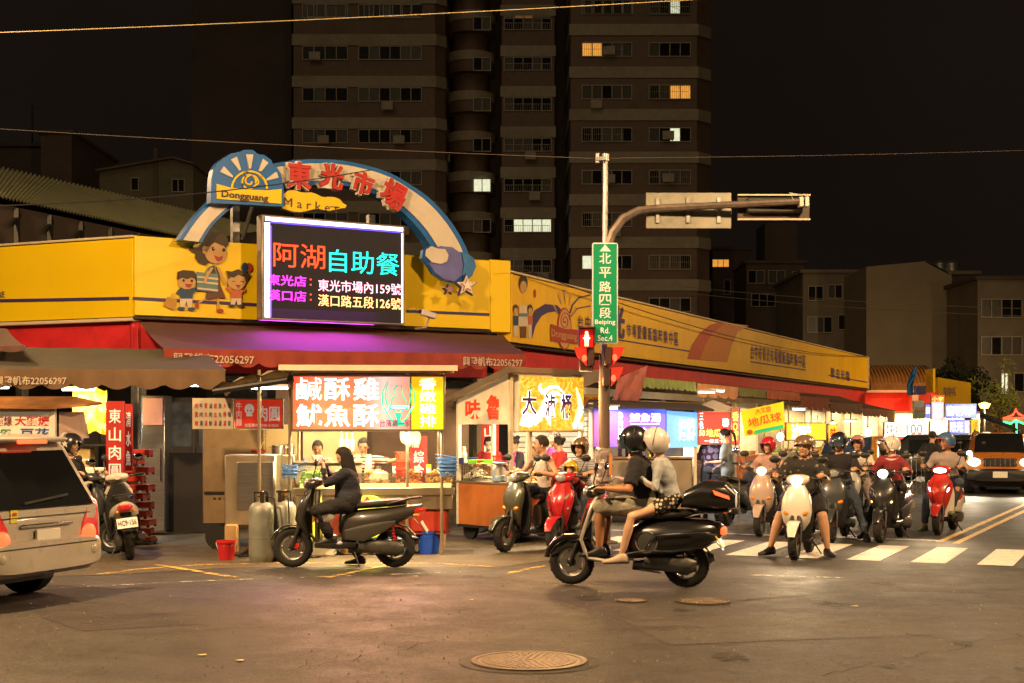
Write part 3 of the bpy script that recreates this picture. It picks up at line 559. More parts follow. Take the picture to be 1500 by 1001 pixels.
# ---- arch sign
arch = thing('arch_sign', 'blue and beige rainbow arch sign with red characters above the screen', 'arch sign', (-7, 26.3, 0), FF.a)
AA = Art(FF, arch, -.12, .03)
outer = [(255, 354), (275, 325), (303, 295), (340, 264), (380, 247), (420, 239), (460, 237), (499, 240), (542, 250), (568, 260), (590, 273), (615, 290), (636, 310), (655, 334), (673, 366), (680, 395)]
inner = [(288, 358), (303, 334), (325, 313), (352, 294), (382, 282), (412, 277), (450, 275), (482, 274), (510, 278), (535, 286), (557, 297), (580, 314), (600, 334), (615, 354), (628, 378), (634, 400)]
def band(t0, t1, m, name, lay, th):
    L1 = [Vector(o).lerp(Vector(i), t0) for o, i in zip(outer, inner)]; L2 = [Vector(o).lerp(Vector(i), t1) for o, i in zip(outer, inner)]
    b = MB(); y = AA.y-lay*AA.st
    def fine(L):
        out = []
        for k in range(len(L)-1):
            p0, p1, p2, p3 = L[max(0, k-1)], L[k], L[k+1], L[min(len(L)-1, k+2)]
            for j in range(4):
                t = j/4; out.append(.5*((2*p1)+(-p0+p2)*t+(2*p0-5*p1+4*p2-p3)*t*t+(-p0+3*p1-3*p2+p3)*t**3))
        return out+[L[-1]]
    L1 = [AA.uv(p) for p in fine(L1)]; L2 = [AA.uv(p) for p in fine(L2)]; n = len(L1)
    vs = [(p[0], yy, p[1]) for yy in (y-th, y) for L in (L1, L2) for p in L]
    g = lambda s_, l, i: s_*2*n+l*n+i
    fs = []
    for i in range(n-1):
        fs += [(g(0, 0, i), g(0, 0, i+1), g(0, 1, i+1), g(0, 1, i)), (g(1, 1, i), g(1, 1, i+1), g(1, 0, i+1), g(1, 0, i)), (g(0, 0, i), g(1, 0, i), g(1, 0, i+1), g(0, 0, i+1)), (g(0, 1, i+1), g(1, 1, i+1), g(1, 1, i), g(0, 1, i))]
    fs += [(g(0, 0, 0), g(0, 1, 0), g(1, 1, 0), g(1, 0, 0)), (g(0, 1, n-1), g(0, 0, n-1), g(1, 0, n-1), g(1, 1, n-1))]
    b.add(vs, fs); b.to(name, m, arch, ang=30)
band(0, 1, blue, 'arch_band', 0, .3); band(.17, .83, beige, 'arch_face', 10.2, .02)
c5 = lambda x, y: (300+x/9.375, 220+y/9.375)
em = thing('emblem_sign', 'blue half-round rising sun emblem reading Dongguang at the left end of the arch', 'emblem sign', (-7, 26.3, 0), FF.a)
AE = Art(FF, em, -.50, .03)
AE.poly([c5(*p) for p in [(25, 745), (35, 430), (60, 290), (120, 200), (190, 145), (300, 75), (430, 50), (480, 25), (600, 25), (680, 85), (760, 95), (850, 160), (885, 230), (950, 290), (985, 360), (1000, 440), (1025, 560), (1025, 800)]], blue, 'board', 0, .22)
for pts in ([(200, 250), (325, 385), (320, 408), (148, 330)], [(295, 160), (378, 118), (436, 300), (412, 312)], [(503, 90), (603, 92), (570, 280), (545, 284)], [(735, 150), (808, 205), (715, 318), (672, 316)], [(925, 335), (945, 405), (785, 448), (770, 435), (905, 330)]):
    AE.poly([c5(*p) for p in pts], beige, 'sun_ray', 7.4, .03)
AE.poly([c5(*p) for p in [(103, 492), (300, 545), (500, 568), (800, 580), (988, 560), (985, 762), (550, 725), (103, 697)]], yel, 'nameplate', 7.4, .03)
AE.stroke([c5(550+240*cos(a)*(1 if a else 1), 560-240*sin(a)) for a in [pi*k/16 for k in range(0, 17)]], 2.6, yel, 'sun_outline', 7.4, .03)
AE.stroke([c5(560+(15+t*9.5)*cos(t*.62), 460+(15+t*9.5)*sin(t*.62)*.95) for t in [k/2 for k in range(0, 22)]]+[c5(545+95*cos(a), 462+95*sin(a)) for a in [.6+k*.35 for k in range(18)]], 2.1, yel, 'sun_spiral', 7.4, .03)
qa = FF.at(*c5(225, 690), -.75); qb = FF.at(*c5(868, 590), -.75)
text(em, 'Dongguang', (qa[0], qa[1]+.015, qb[0]-qa[0], .165), txtdark, y=-.775, off=.022, rot=-.012)
mc = thing('cloud_sign', 'yellow cloud shaped sign reading Market under the arch', 'cloud sign', (-7, 26.3, 0), FF.a)
AC = Art(FF, mc, -.50, .03); c2 = lambda x, y: (380+x/3.7075, 200+y/3.7075)
cl = [(108, 325), (130, 312), (150, 298), (185, 297), (215, 308), (245, 310), (270, 308), (300, 318), (322, 330), (345, 335), (365, 332), (400, 335), (425, 345), (440, 365), (462, 378), (455, 392), (430, 395), (400, 402), (370, 408), (345, 405), (310, 398), (280, 400), (250, 408), (210, 415), (170, 412), (140, 402), (115, 395), (105, 370)]
AC.poly([c2(x+(x-280)*.02, y+(y-355)*.09) for x, y in cl], navy, 'rim', 0, .06); AC.poly([c2(*p) for p in cl], yel, 'face', 2.4, .03)
qa = FF.at(*c2(118, 385), -.6); qb = FF.at(*c2(445, 345), -.6)
text(mc, 'M a r k e t', (qa[0]+.05, qa[1], qb[0]-qa[0]-.12, .17), txtdark, y=-.612, rot=-.04)
AC.stroke([c2(118, 370), c2(150, 372)], 1, txtdark, 'underline', 3.6); AC.stroke([c2(372, 386), c2(425, 389)], 1, txtdark, 'underline', 3.6)
white_rim = M('cream_rim', (.72, .68, .6), .5)
for ch, (x, y), s_, r in (('東', (208, 215), 150, -.02), ('光', (385, 220), 145, -.12), ('市', (555, 258), 130, -.28), ('場', (718, 320), 160, -.42)):
    u, z = FF.at(*c2(x, y), -.55); w = s_/3.7075*1.30/77*1.0
    w = s_/3.7075*28.4/F_PX
    t = thing('sign_character', 'raised red character %s with cream outline on the arch' % {'東': 'nearest the sun emblem', '光': 'second from the sun emblem', '市': 'third from the sun emblem', '場': 'farthest right'}[ch], 'sign character', FF.w(u, -.55, z), FF.a, 'red characters on the arch')
    text(t, ch, (-w/2, -w/2, w, w), white_rim, y=0, ext=.12, off=.062, rot=r, name='outline'); text(t, ch, (-w*.47, -w*.47, w*.94, w*.94), redl, y=-.07, ext=.06, off=.032, rot=r, name='letter')
st = thing('cloud_and_star_sign', 'purple and beige clouds with two stars at the right foot of the arch', 'cloud sign', (-7, 26.3, 0), FF.a)
AS = Art(FF, st, -.45, .03)
AS.poly([c2(*p) for p in [(868, 665), (875, 620), (910, 598), (945, 605), (975, 600), (1030, 605), (1068, 630), (1110, 635), (1150, 665), (1162, 710), (1140, 760), (1105, 790), (1050, 800), (985, 785), (930, 750), (900, 700)]], blue, 'rim', 0, .12)
AS.poly([c2(*p) for p in [(905, 700), (915, 630), (965, 600), (1030, 608), (1075, 640), (1085, 700), (1080, 760), (1040, 792), (985, 780), (935, 745)]], purp, 'cloud', 4.2, .03); AS.poly([c2(*p) for p in [(1080, 640), (1115, 642), (1145, 670), (1156, 710), (1135, 755), (1100, 785), (1082, 760), (1092, 700)]], azure, 'cloud', 4.2, .03)
AS.poly([c2(*p) for p in [(880, 655), (885, 620), (912, 602), (945, 615), (985, 618), (1003, 650), (995, 685), (960, 698), (915, 690)]], beige, 'cloud', 5.4, .03)
def star(x, y, r, m, n, lay, th=.03, ir=.45): AS.poly([c2(x+r*(1 if k % 2 == 0 else ir)*sin(pi*k/5), y-r*(1 if k % 2 == 0 else ir)*cos(pi*k/5)) for k in range(10)], m, n, lay, th)
star(1092, 818, 66, navy, 'star_rim', 5.5, .06); star(1092, 816, 55, white_rim, 'star', 7.8); star(1092, 816, 38, M('star_orange', (.5, .1, .02), .5), 'star_line', 9.0, .012); star(1092, 816, 31, white_rim, 'star_centre', 9.6, .012)
star(998, 838, 32, navy, 'star_rim', 5.5, .06); star(999, 837, 26, M('star_mauve', (.30, .17, .16), .5), 'star', 7.8)
# ---- LED screen
led = thing('led_screen', 'big LED message screen with white lit border and coloured Chinese text', 'screen', (-7, 26.3, 0), FF.a)
AD = Art(FF, led, -.85, .03); u0, za = FF.at(383, 313, -.85); u1, zb = FF.at(593, 332, -.85); z0 = (FF.at(383, 470, -.85)[1]+FF.at(593, 476, -.85)[1])/2; z1 = (za+zb)/2
b = MB(); b.box(((u0+u1)/2, -.72, (z0+z1)/2), (u1-u0, .26, z1-z0), bev=.02); b.to('casing', M('screen_casing', (.30, .27, .25), .4, .6, .15, 3), led)
m1 = .10; b = MB(); b.box(((u0+u1)/2, -.855, (z0+z1)/2), (u1-u0-.1, .01, z1-z0-.09)); b.to('display', M('led_panel', (.006, .005, .008), .7, estr=.010, ecol=(.8, .55, .62), bump=.2, bscale=120), led)
lw = E('led_white', (.9, .8, 1), 3.2, .1); lbl = E('led_blue', (.08, .05, 1), 2.2, .1)
b = MB(); ui, uo, zi, zo = u0+.07, u1-.05, z0+.02, z1-.05
b.box(((ui+uo)/2, -.865, zo-.03), (uo-ui, .01, .07)); b.box((ui+.04, -.865, (z0+z1)/2-.05), (.10, .01, z1-z0-.2)); b.box((uo-.015, -.865, (z0+z1)/2-.05), (.03, .01, z1-z0-.2)); b.to('lit_border', lw, led)
b = MB(); b.box(((ui+uo)/2+.03, -.863, zo-.085), (uo-ui-.16, .01, .035)); b.box((ui+.11, -.863, (z0+z1)/2-.08), (.035, .01, z1-z0-.25)); b.to('blue_border', lbl, led)
WL, HL = uo-ui, zo-zi
def lt(body, x0, x1, y0, y1, m, off=0): text(led, body, (ui+WL*x0, zi+HL*y0, WL*(x1-x0), HL*(y1-y0)), m, y=-.872, off=off, name='led_text')
lt('阿湖', .055, .42, .52, .76, E('led_red', (1, .05, .012), 2.6)); lt('自助餐', .45, .97, .50, .73, E('led_cyan', (.01, .75, .62), 2.2))
mg = E('led_magenta', (1, .03, .85), 2.6); rdl = E('led_red2', (1, .06, .04), 1.6)
lt('東光店', .015, .285, .335, .44, mg, .008); lt('漢口店', .015, .285, .185, .29, mg, .008); lt(':', .31, .325, .35, .42, rdl); lt(':', .31, .325, .2, .27, rdl)
lt('東光市場內159號', .37, .985, .30, .42, E('led_pink', (1, .45, .62), 1.9), .008); lt('漢口路五段126號', .37, .985, .15, .27, E('led_amber', (1, .52, .2), 1.9), .008)
lamp('AREA', ((u0+u1)/2-.3, -1.05, z0+.5), 150, (.75, .06, 1), (2.4, 1.4), tgt=((u0+u1)/2-.3, -3.6, z0-1.3), par=led, name='screen_light')
for u in (u0-.02, u1-.1): b = MB(); b.box((u, .5, 5.4), (.14, .14, 1.3)); b.to('support_post', galv, led)
for u in (u0+.5, u1-.5): b = MB(); b.box((u, -.33, 4.6), (.1, .52, .1)); b.to('bracket', galv, led)
cam_ = thing('security_camera', 'small white security camera on the signboard right of the screen', 'security camera', P(617, 462, 28.6), FF.a); b = MB(); b.box((0, -.3, 0), (.34, .13, .12), ry=.25, bev=.02); b.tube([(.05, -.25, -.06), (.05, -.1, -.25), (.05, .35, -.25)], .02); b.to('camera_body', white_paint, cam_); b = MB(); b.cyl((-.17, -.3, .04), (-.2, -.3, .05), .04); b.to('lens', black, cam_)
# ---- mural on the receding signboard
mu = thing('signboard_mural', 'flat mural of family, sun and swooshes on the long orange signboard', 'mural', (-.03, 30.5, 0), FR.a)
AM = Art(FR, mu, -.008, .006); c3 = lambda x, y: (740+x/4.1667, 380+y/4.1667)
def Mp(pts, m, n, l=0): AM.poly([c3(*p) for p in pts], m, n, l, .004)
def Ms(pts, w, m, n, l=0): AM.stroke([c3(*p) for p in pts], [k/4.1667 for k in w] if isinstance(w, list) else w/4.1667, m, n, l, .004)
Ms([(155, 480), (165, 400), (200, 330), (250, 300), (310, 300), (345, 330)], [20, 40, 55, 55, 40, 25], navy, 'swoosh'); Ms([(395, 330), (410, 280), (450, 235), (520, 218)], 9, navy, 'swoosh'); Ms([(400, 350), (440, 300), (520, 285)], 8, navy, 'swoosh')
mred = M('mural_red', (.36, .04, .02), .5); mcr = M('mural_cream', (.55, .33, .15), .5)
for p in ([(318, 215), (335, 200), (343, 278)], [(355, 183), (372, 185), (365, 275)], [(393, 210), (406, 222), (388, 285)], [(428, 290), (432, 305), (400, 352)], [(288, 280), (298, 278), (325, 345)]): Mp(p, mcr, 'sun_ray', 1)
AM.ell(*c3(360, 425), 44/4.1667, 130/4.1667, mred, 'sun_rim', 1, th=.004); AM.ell(*c3(360, 425), 38/4.1667, 120/4.1667, mcr, 'sun', 2, th=.004); 
Ms([(360+(3+t*2.3)*cos(t), 378+(5+t*4.2)*sin(t)) for t in [k*.5 for k in range(26)]], 5, mred, 'sun_spiral', 3)
Mp([(275, 395), (360, 425), (440, 430), (440, 520), (275, 500)], mred, 'red_plate', 3)
q0 = FR.at(*c3(282, 485), -.03); q1 = FR.at(*c3(436, 440), -.03); text(mu, 'Dongguang', (q0[0], q0[1], q1[0]-q0[0], .22), mcr, y=-.034)
for (x, y, s_, h_) in ((108, 155, 1, 48), (62, 310, .6, 28), (150, 310, .6, 28)):
    AM.ell(*c3(x, y-8*s_), 27*s_/4.1667, 50*s_/4.1667, hb, 'hair', 1, th=.004); AM.ell(*c3(x, y+15*s_), 20*s_/4.1667, 38*s_/4.1667, sk, 'face', 2, th=.004)
Mp([(85, 280), (130, 280), (138, 410), (78, 410)], wt, 'figure', 1); Mp([(82, 330), (134, 330), (134, 350), (82, 350)], bg, 'figure_stripe', 2); Mp([(90, 410), (128, 410), (126, 480), (92, 480)], db, 'figure', 1)
Mp([(48, 345), (78, 345), (78, 405), (48, 405)], nb, 'figure', 1); Mp([(138, 345), (165, 345), (165, 400), (138, 400)], co, 'figure', 1); Mp([(50, 405), (76, 405), (76, 470), (50, 470)], wt, 'figure', 1); Mp([(140, 400), (160, 400), (160, 480), (140, 480)], wt, 'figure', 1); AM.ell(*c3(180, 210), 7/4.17, 26/4.17, mred, 'balloon', 1, th=.004)
def Mt(body, x0, y0, x1, y1, m, off=.01, c=c3):
    a = FR.at(*c(x0, y0), -.03); b_ = FR.at(*c(x1, y1), -.03); text(mu, body, (a[0], a[1], b_[0]-a[0], (b_[1]-a[1])), m, y=-.034, off=off)
Mt('台', 445, 415, 475, 345, txtnavy); Mt('中', 490, 425, 520, 350, txtnavy); Mt('東光', 560, 462, 730, 290, txtnavy, .03)
def rowt(body, x0, x1, yb0, yb1, h0, h1, m, c=c3):
    n = len(body)
    for i, ch in enumerate(body):
        xa_ = x0+(x1-x0)*i/n; xb_ = x0+(x1-x0)*(i+.72)/n; t = i/n; Mt(ch, xa_, yb0+(yb1-yb0)*t, xb_, yb0+(yb1-yb0)*t-(h0+(h1-h0)*t), m, c=c)
rowt('市場暨攤販臨時集中區', 745, 1065, 470, 530, 75, 75, txtnavy)
Ms([(690, 492), (1125, 562)], 8, navy, 'underline')
mo = M('mural_orange_red', (.45, .06, .01), .5); mo2 = M('mural_orange', (.52, .17, .008), .5)
c4 = lambda x, y: (1000+x/3, 340+y/3)
AM.poly([c4(*p) for p in [(20, 558), (40, 500), (75, 445), (120, 408), (180, 395), (200, 397), (165, 440), (150, 500), (148, 568)]], mo, 'arc', 0, .004)
AM.poly([c4(*p) for p in [(75, 560), (95, 500), (130, 445), (190, 398), (290, 412), (240, 440), (215, 500), (195, 572)]], mo2, 'arc', 1, .004)
rowt('台中市東光市場攤販臨時集中區', 300, 545, 557, 598, 60, 50, txtnavy, c=c4)
AM.stroke([c4(298, 570), c4(540, 607)], 1.8, navy, 'underline', 0, .004); AM.stroke([c4(640, 630), c4(812, 661)], 1.5, navy, 'underline', 0, .004)
rowt('歡迎光臨', 652, 740, 640, 658, 42, 40, txtnavy, c=c4)
# ---- awnings
def awning(name, lab, back, front, m, val=.25, vm=None, scal=.42, txts=(), sag=.06, grp=None, jag=False, arms=True, n=24):
    A, B = [Vector(p) for p in back]; C_, D_ = [Vector(p) for p in front]; o = C_.copy(); o.z = 0
    X = (D_-C_); X.z = 0; L = X.length; a = atan2(X.y, X.x); t = thing(name, lab, 'awning', o, a, grp)
    inv = (Matrix.Translation(o) @ Matrix.Rotation(a, 4, 'Z')).inverted(); A, B, C_, D_ = [inv @ p for p in (A, B, C_, D_)]
    b = MB(); vs = []; mm = 8
    for j in range(mm+1):
        for i in range(n+1):
            s_, q = i/n, j/mm; p = (A.lerp(B, s_)).lerp(C_.lerp(D_, s_), q)
            p.z -= sag*sin(pi*q)*(.6+.4*abs(sin(s_*pi*4)))+.012*noise.noise(Vector((s_*14, q*5, L))); vs.append(p)
    b.add(vs, [(j*(n+1)+i, j*(n+1)+i+1, (j+1)*(n+1)+i+1, (j+1)*(n+1)+i) for j in range(mm) for i in range(n)]); b.to('canvas', m, t)
    b = MB(); k = max(6, int(L/scal)*8); vs = []
    for i in range(k+1):
        p = C_.lerp(D_, i/k); ph = i/k*max(1, round(L/scal)); f = ph % 1
        d = val*(.72+.28*(1-abs(2*f-1)**2)) if not jag else val*(.7+.3*(1-abs(2*f-1)))
        y = .02*sin(ph*2*pi+1)+.03*noise.noise(Vector((ph, 0, 3)))
        vs += [p+Vector((0, -.012, 0)), p+Vector((0, y-.02, -d*.55)), p+Vector((0, y*1.6-.02, -d))]
    b.add(vs, [f for i in range(k) for f in ((3*i, 3*i+3, 3*i+4, 3*i+1), (3*i+1, 3*i+4, 3*i+5, 3*i+2))]); b.to('valance', vm or m, t)
    b = MB(); b.tube([C_+Vector((0, .02, -.02)), D_+Vector((0, .02, -.02))], .022)
    if arms:
        for s_ in (.04, .5, .96):
            f = C_.lerp(D_, s_); g = A.lerp(B, s_); mid = (f+g)/2+Vector((.5*L/8, 0, -.12)); b.tube([g+Vector((0, 0, -.12)), mid, f+Vector((0, .05, -.03))], .022)
    b.to('arm_frame', galv, t)
    for body, s0, s1, h in txts:
        text(t, body, (C_.x+(D_.x-C_.x)*s0, C_.z+(D_.z-C_.z)*s0-val*.78, (D_.x-C_.x)*(s1-s0), h), M('faded_white_lettering', (.5, .42, .33), .7, dirt=.5, dscale=8, dcol=(.3, .12, .08)), y=-.055, ext=.003, off=.01, name='lettering')
    return t
maroon = M('canvas_maroon', (.11, .05, .048), .8, 0, .15, 3, bump=.2, bscale=20); val_red = M('canvas_red', (.26, .04, .026), .8, 0, .15, 4, bump=.2)
gg = M('canvas_grey_green', (.075, .068, .042), .85, 0, .2, 2, dirt=.4, dcol=(.06, .05, .03)); val_br = M('canvas_tan', (.13, .078, .04), .85, 0, .15, 3, dirt=.3)
awning('awning', 'wide maroon awning with red scalloped valance beneath the LED screen', (P(205, 472, 26.2), P(738, 492, 30.1)), (P(240, 511, 23.3), P(770, 519, 27.0)), maroon, .30, val_red, .42, (('興發帆布22056297', .02, .22, .17), ('興發帆布22056297', .80, .985, .17)), n=40)
awning('awning', 'grey green awning with tan valance and faded phone number at far left', (P(-120, 508, 24.5), P(300, 512, 24.5)), (P(-120, 541, 20.8), P(330, 541, 20.8)), gg, .30, val_br, .45, (('興發帆布22056297', .255, .487, .13),), n=40)
awning('awning', 'short brown awning tucked above the grey green one at the left edge', (P(-100, 470, 25.5), P(10, 482, 25.5)), (P(-100, 512, 22.2), P(36, 506, 22.2)), M('canvas_brown', (.12, .06, .045), .85), .1, None, .4)
FRa = Fr(2.34, 29.43, FR.a)
def fa(px, z, c=0): u = FRa.at(px, 600, c)[0]; return FRa.w(u, c, z)
segs = [(918, 1019, 2.74, .24, 'canvas_green', (.20, .24, .07), 'green and cream awning with toothed edge', 1), (1021, 1081, 2.72, .34, 'canvas_peach', (.50, .24, .12), 'peach coloured awning with crumpled valance', 0), (1083, 1121, 2.72, .26, 'canvas_olive', (.15, .15, .05), 'olive awning with toothed edge', 1), (1123, 1171, 2.72, .28, 'canvas_brick', (.34, .10, .05), 'brick red awning with toothed edge', 1), (1173, 1214, 2.62, .42, 'canvas_wine', (.22, .05, .03), 'wine red hanging awning', 0), (1216, 1262, 2.5, .38, 'canvas_dkbrown', (.14, .06, .035), 'dark brown hanging awning', 0), (1264, 1312, 2.35, .3, 'canvas_dkbrown2', (.18, .07, .045), 'last brown awning before the white signs', 0)]
topc = M('canvas_weathered', (.10, .05, .035), .85, 0, .3, 1.5, dirt=.5)
for x0, x1, z, v, mn, c, lab, jg in segs:
    A = fa(x0, 3.3, 2.4); B = fa(x1, 3.3, 2.4)
    u0_, u1_ = FRa.at(x0, 600)[0], FRa.at(x1, 600)[0]
    awning('awning', lab+' along the side street', (FRa.w(u0_, 2.4, 2.98), FRa.w(u1_, 2.4, 2.98)), (FRa.w(u0_, 0, z), FRa.w(u1_, 0, z)), topc, v, M(mn, c, .8, 0, .2, 4, bump=.3), .3 if jg else .9, jag=bool(jg), grp='awnings along the side street', n=12)
t = thing('awning_beam', 'long cream steel beam below the side street awnings', 'beam', (2.34, 29.43, 0), FR.a)
b = MB(); b.box((9, .9, 2.42), (22, .14, .16)); b.box((9, 1.8, 2.46), (22, .08, .1)); b.to('beam', cream, t); b = MB(); [b.box((x, 1.2, 2.6), (.05, 2.2, .05)) for x in range(-1, 21, 2)]; b.to('rafter', galv, t)
# torn red cloth near the mast
t = thing('torn_cloth', 'torn faded red cloth hanging beside the traffic mast', 'cloth', P(905, 545, 27)); b = MB(); vs = []
for i in range(9):
    for j in range(7): vs.append((i*.07-.02*j, .04*sin(i*1.3+j), -.12+i*.03-j*(.105+.012*sin(i*2.1))))
b.add(vs, [(i*7+j, i*7+7+j, i*7+8+j, i*7+1+j) for i in range(8) for j in range(6)]); b.to('cloth', M('canvas_pink', (.35, .12, .10), .85), t)
# ---- end of the market: barrel roof, red wall, edge-on arch, far signboard
bv = thing('barrel_vault_building', 'small hall with ribbed orange barrel roof beyond the long signboard', 'building', P(1276, 624, 70).xy.to_3d()); o = Vector(bv.location)
zt_, ze = TZ(534, 70), TZ(573, 70); w_ = TX(1366, 70)-TX(1276, 70); R_ = zt_-ze+.05; orange = M('orange_tin', (.30, .13, .03), .5, .2, .15, 2, dirt=.3)
b = MB()
n = 17
for i in range(n):
    x0 = w_*i/n-.0; 
    for (xa_, xb_, r_) in ((x0, x0+w_/n*.62, R_), (x0+w_/n*.62, x0+w_/n, R_-.06)):
        vs = []
        for k in range(11):
            a_ = pi*k/10; sh = .55*(1-cos(a_))*.2
            for x in (xa_, xb_): vs.append((x+.25*sin(a_)*0, R_*1.6-R_*1.6*cos(a_), ze+r_*sin(a_)))
        b.add(vs, [(2*k, 2*k+1, 2*k+3, 2*k+2) for k in range(10)])
b.to('barrel_roof', orange, bv, ang=25)
b = MB(); b.prism([(0, 0)]+[(0, 0)], 0, 0) if False else None
b.slab([(w_+.02, R_*1.6-R_*1.6*cos(pi*k/10), ze+R_*sin(pi*k/10)) for k in range(11)], (.2, 0, 0)); b.to('gable_end', M('gable_purple', (.08, .06, .10), .6), bv)
b = MB(); b.box((w_/2-.3, 1.6, ze/2), (w_*1.35, 3, ze-.15)); b.to('red_wall', M('bright_red_wall', (.60, .035, .012), .5), bv)
b = MB(); b.box((w_*.35, -.15, ze-.02), (w_*.9, .3, .12)); b.to('gutter', cream, bv); b = MB(); b.box((TX(1337, 70)-o.x, -.3, ze/2-.2), (.3, .3, ze)); b.to('post', cream, bv)
lamp('AREA', (1.0, -1.6, 1.9), 60, (1, .25, .12), 1.5, tgt=(1.2, 1.5, 2.5), par=bv)
t = thing('arch_sign', 'second blue arch sign seen edge-on at the far end of the market', 'arch sign', P(1350, 575, 66)); b = MB()
for dx, h, y, wd in ((-.35, .75, 0, .07), (-.15, .95, .5, .10), (.0, 1.25, 1.0, .09), (.15, 1.1, 1.4, .1)):
    b.tube([(dx-.25, y, -.1), (dx-.27, y, h*.4), (dx-.1, y, h*.8), (dx+.05, y, h)], [wd, wd*1.2, wd*.9, .02], 6)
b.to('arch_band', blue, t); b = MB(); b.box((.55, .5, .55), (.10, 1.2, 1.1)); b.to('side_plate', yel, t); b = MB(); b.box((.0, .3, .1), (.5, .2, .4)); b.to('base_plate', purp, t)
t = thing('signboard', 'short far yellow signboard beyond the barrel roof', 'sign', P(1374, 553, 62)); b = MB(); s_ = 62/F_PX
b.prism([(0, -50*s_), (0, 0), (48*s_, -8*s_), (48*s_, -41*s_)], 0, .4); b.to('board', yel2, t); text(t, '臨時集中區', (8*s_, -28*s_, 18*s_, 14*s_), txtnavy, y=-.01); AM2 = None
# ================================================================ traffic mast
pole_m = M('painted_pole', (.12, .085, .065), .6, .3, .3, 8, dirt=.6, dscale=4, dcol=(.10, .04, .02), stretch=(1, 1, .4))
D0 = 20.5; mast = thing('traffic_mast', 'tall traffic mast with curved arm at the street corner', 'traffic mast', (1.33, D0, 0)); pz = lambda y: CAMZ+(HOR-y)*D0/F_PX; pxx = lambda x: (x-885)*D0/F_PX
b = MB(); b.lathe([(.0, 0), (.2, 0), (.2, .03), (.09, .06), (.082, 1), (.075, pz(520)), (0, pz(518))], n=16); b.to('post', pole_m, mast)
b = MB(); b.tube([(0, .02, pz(525)), (.02, .02, pz(232))], [.05, .035]); b.to('upper_post', galv, mast)
b = MB(); b.tube([(.03, .02, pz(500)), (.05, .02, pz(360)), (.12, .02, pz(340)), (.27, .02, pz(320)), (.5, .02, pz(308)), (.8, .02, pz(305)), (pxx(1172), -.25, pz(299))], [.07, .07, .065, .065, .06, .055, .045]); b.to('arm', M('arm_steel', (.20, .16, .135), .5, .6, .3, 9, dirt=.4), mast)
b = MB(); b.box((-.06, -.05, pz(234)), (.14, .1, .05)); b.cyl((-.1, -.05, pz(240)), (-.1, -.05, pz(226)), .03); b.cyl((.02, 0, pz(226)), (.02, 0, pz(236)), .05); b.to('wire_bracket', galv, mast)
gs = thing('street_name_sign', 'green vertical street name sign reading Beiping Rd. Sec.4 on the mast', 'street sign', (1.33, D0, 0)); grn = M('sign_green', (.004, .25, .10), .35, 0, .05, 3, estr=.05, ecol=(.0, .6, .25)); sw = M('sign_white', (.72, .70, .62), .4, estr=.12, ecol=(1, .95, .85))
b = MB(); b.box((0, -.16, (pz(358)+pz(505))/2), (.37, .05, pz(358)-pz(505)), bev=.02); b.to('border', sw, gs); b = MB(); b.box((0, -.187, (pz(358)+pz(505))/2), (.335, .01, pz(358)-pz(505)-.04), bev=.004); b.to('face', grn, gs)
b = MB(); b.prism([(-.08, pz(371)), (.08, pz(371)), (0, pz(361))], -.2, -.19); b.to('arrow', sw, gs)
for ch, y0 in zip('北平路四段', (387, 407.5, 428, 447, 466)): text(gs, ch, (-.085, pz(y0+2), .17, .155), sw, y=-.197, off=.012)
for s_, y0, w in (('Beiping', 477.5, .29), ('Rd.', 489, .13), ('Sec.4', 500, .21)): text(gs, s_, (-w/2, pz(y0+1), w, .085), sw, y=-.197, off=.012)
bs = thing('road_sign', 'large road sign seen from behind on the mast arm', 'road sign', (1.33, D0, 0)); bk = M('sign_back', (.27, .26, .21), .5, .4, .12, 3, dirt=.4)
b = MB(); x0, x1 = pxx(947), pxx(1073); b.box(((x0+x1)/2, .12, pz(307)), (x1-x0, .02, pz(281)-pz(334)), bev=.008); b.to('panel', bk, bs)
b = MB(); [b.box((pxx(x), .095, pz(307)), (.05, .03, .36)) for x in (964, 1009, 1054)]; [b.box((pxx(x), .05, pz(305)), (.07, .12, .06)) for x in (964, 1009, 1054)]; b.to('bracket', galv, bs)
sb = thing('signal_head', 'dark horizontal signal head seen from behind at the end of the arm', 'traffic signal', (1.33, D0, 0)); b = MB(); x0, x1 = pxx(1080), pxx(1186); b.box(((x0+x1)/2, .02, pz(304)), (x1-x0, .04, .36), bev=.01); b.to('backing_board', M('board_dark', (.05, .035, .02), .5), sb)
b = MB(); b.box(((x0+x1)/2, -.06, pz(302)), (.8, .12, .22), bev=.02); b.to('housing', M('housing_dark', (.03, .025, .02), .5), sb); b = MB(); b.box(((x0+x1)/2, -.02, pz(286.5)), (x1-x0, .06, .02)); b.box(((x0+x1)/2, -.02, pz(322)), (x1-x0, .06, .02)); b.to('trim_edge', cream, sb)
b = MB(); [b.box((pxx(x), -.2, pz(300)), (.05, .2, .13)) for x in (1168, 1176)]; b.tube([(pxx(1160), -.25, pz(300)), (pxx(1150), -.3, pz(288)), (pxx(1178), -.2, pz(290)), (pxx(1180), -.2, pz(299))], .008); b.to('clamp', white_paint, sb)
redg = E('signal_red', (1, .05, .02), 5, .1); dimr = E('signal_red_glow', (.9, .02, .015), .35, .1); hous = M('signal_housing', (.05, .02, .015), .5)
pd = thing('pedestrian_signal', 'pedestrian signal showing a lit red standing figure beside the green sign', 'pedestrian signal', (1.33, D0, 0)); cx_, cz_ = pxx(858), pz(497)
b = MB(); b.box((cx_, -.1, cz_), (.22, .2, .30), bev=.015); b.box((cx_, -.28, cz_+.15), (.24, .16, .012)); b.box((cx_-.115, -.28, cz_+.02), (.012, .16, .26)); b.box((cx_+.115, -.28, cz_+.02), (.012, .16, .26)); b.to('housing', hous, pd)
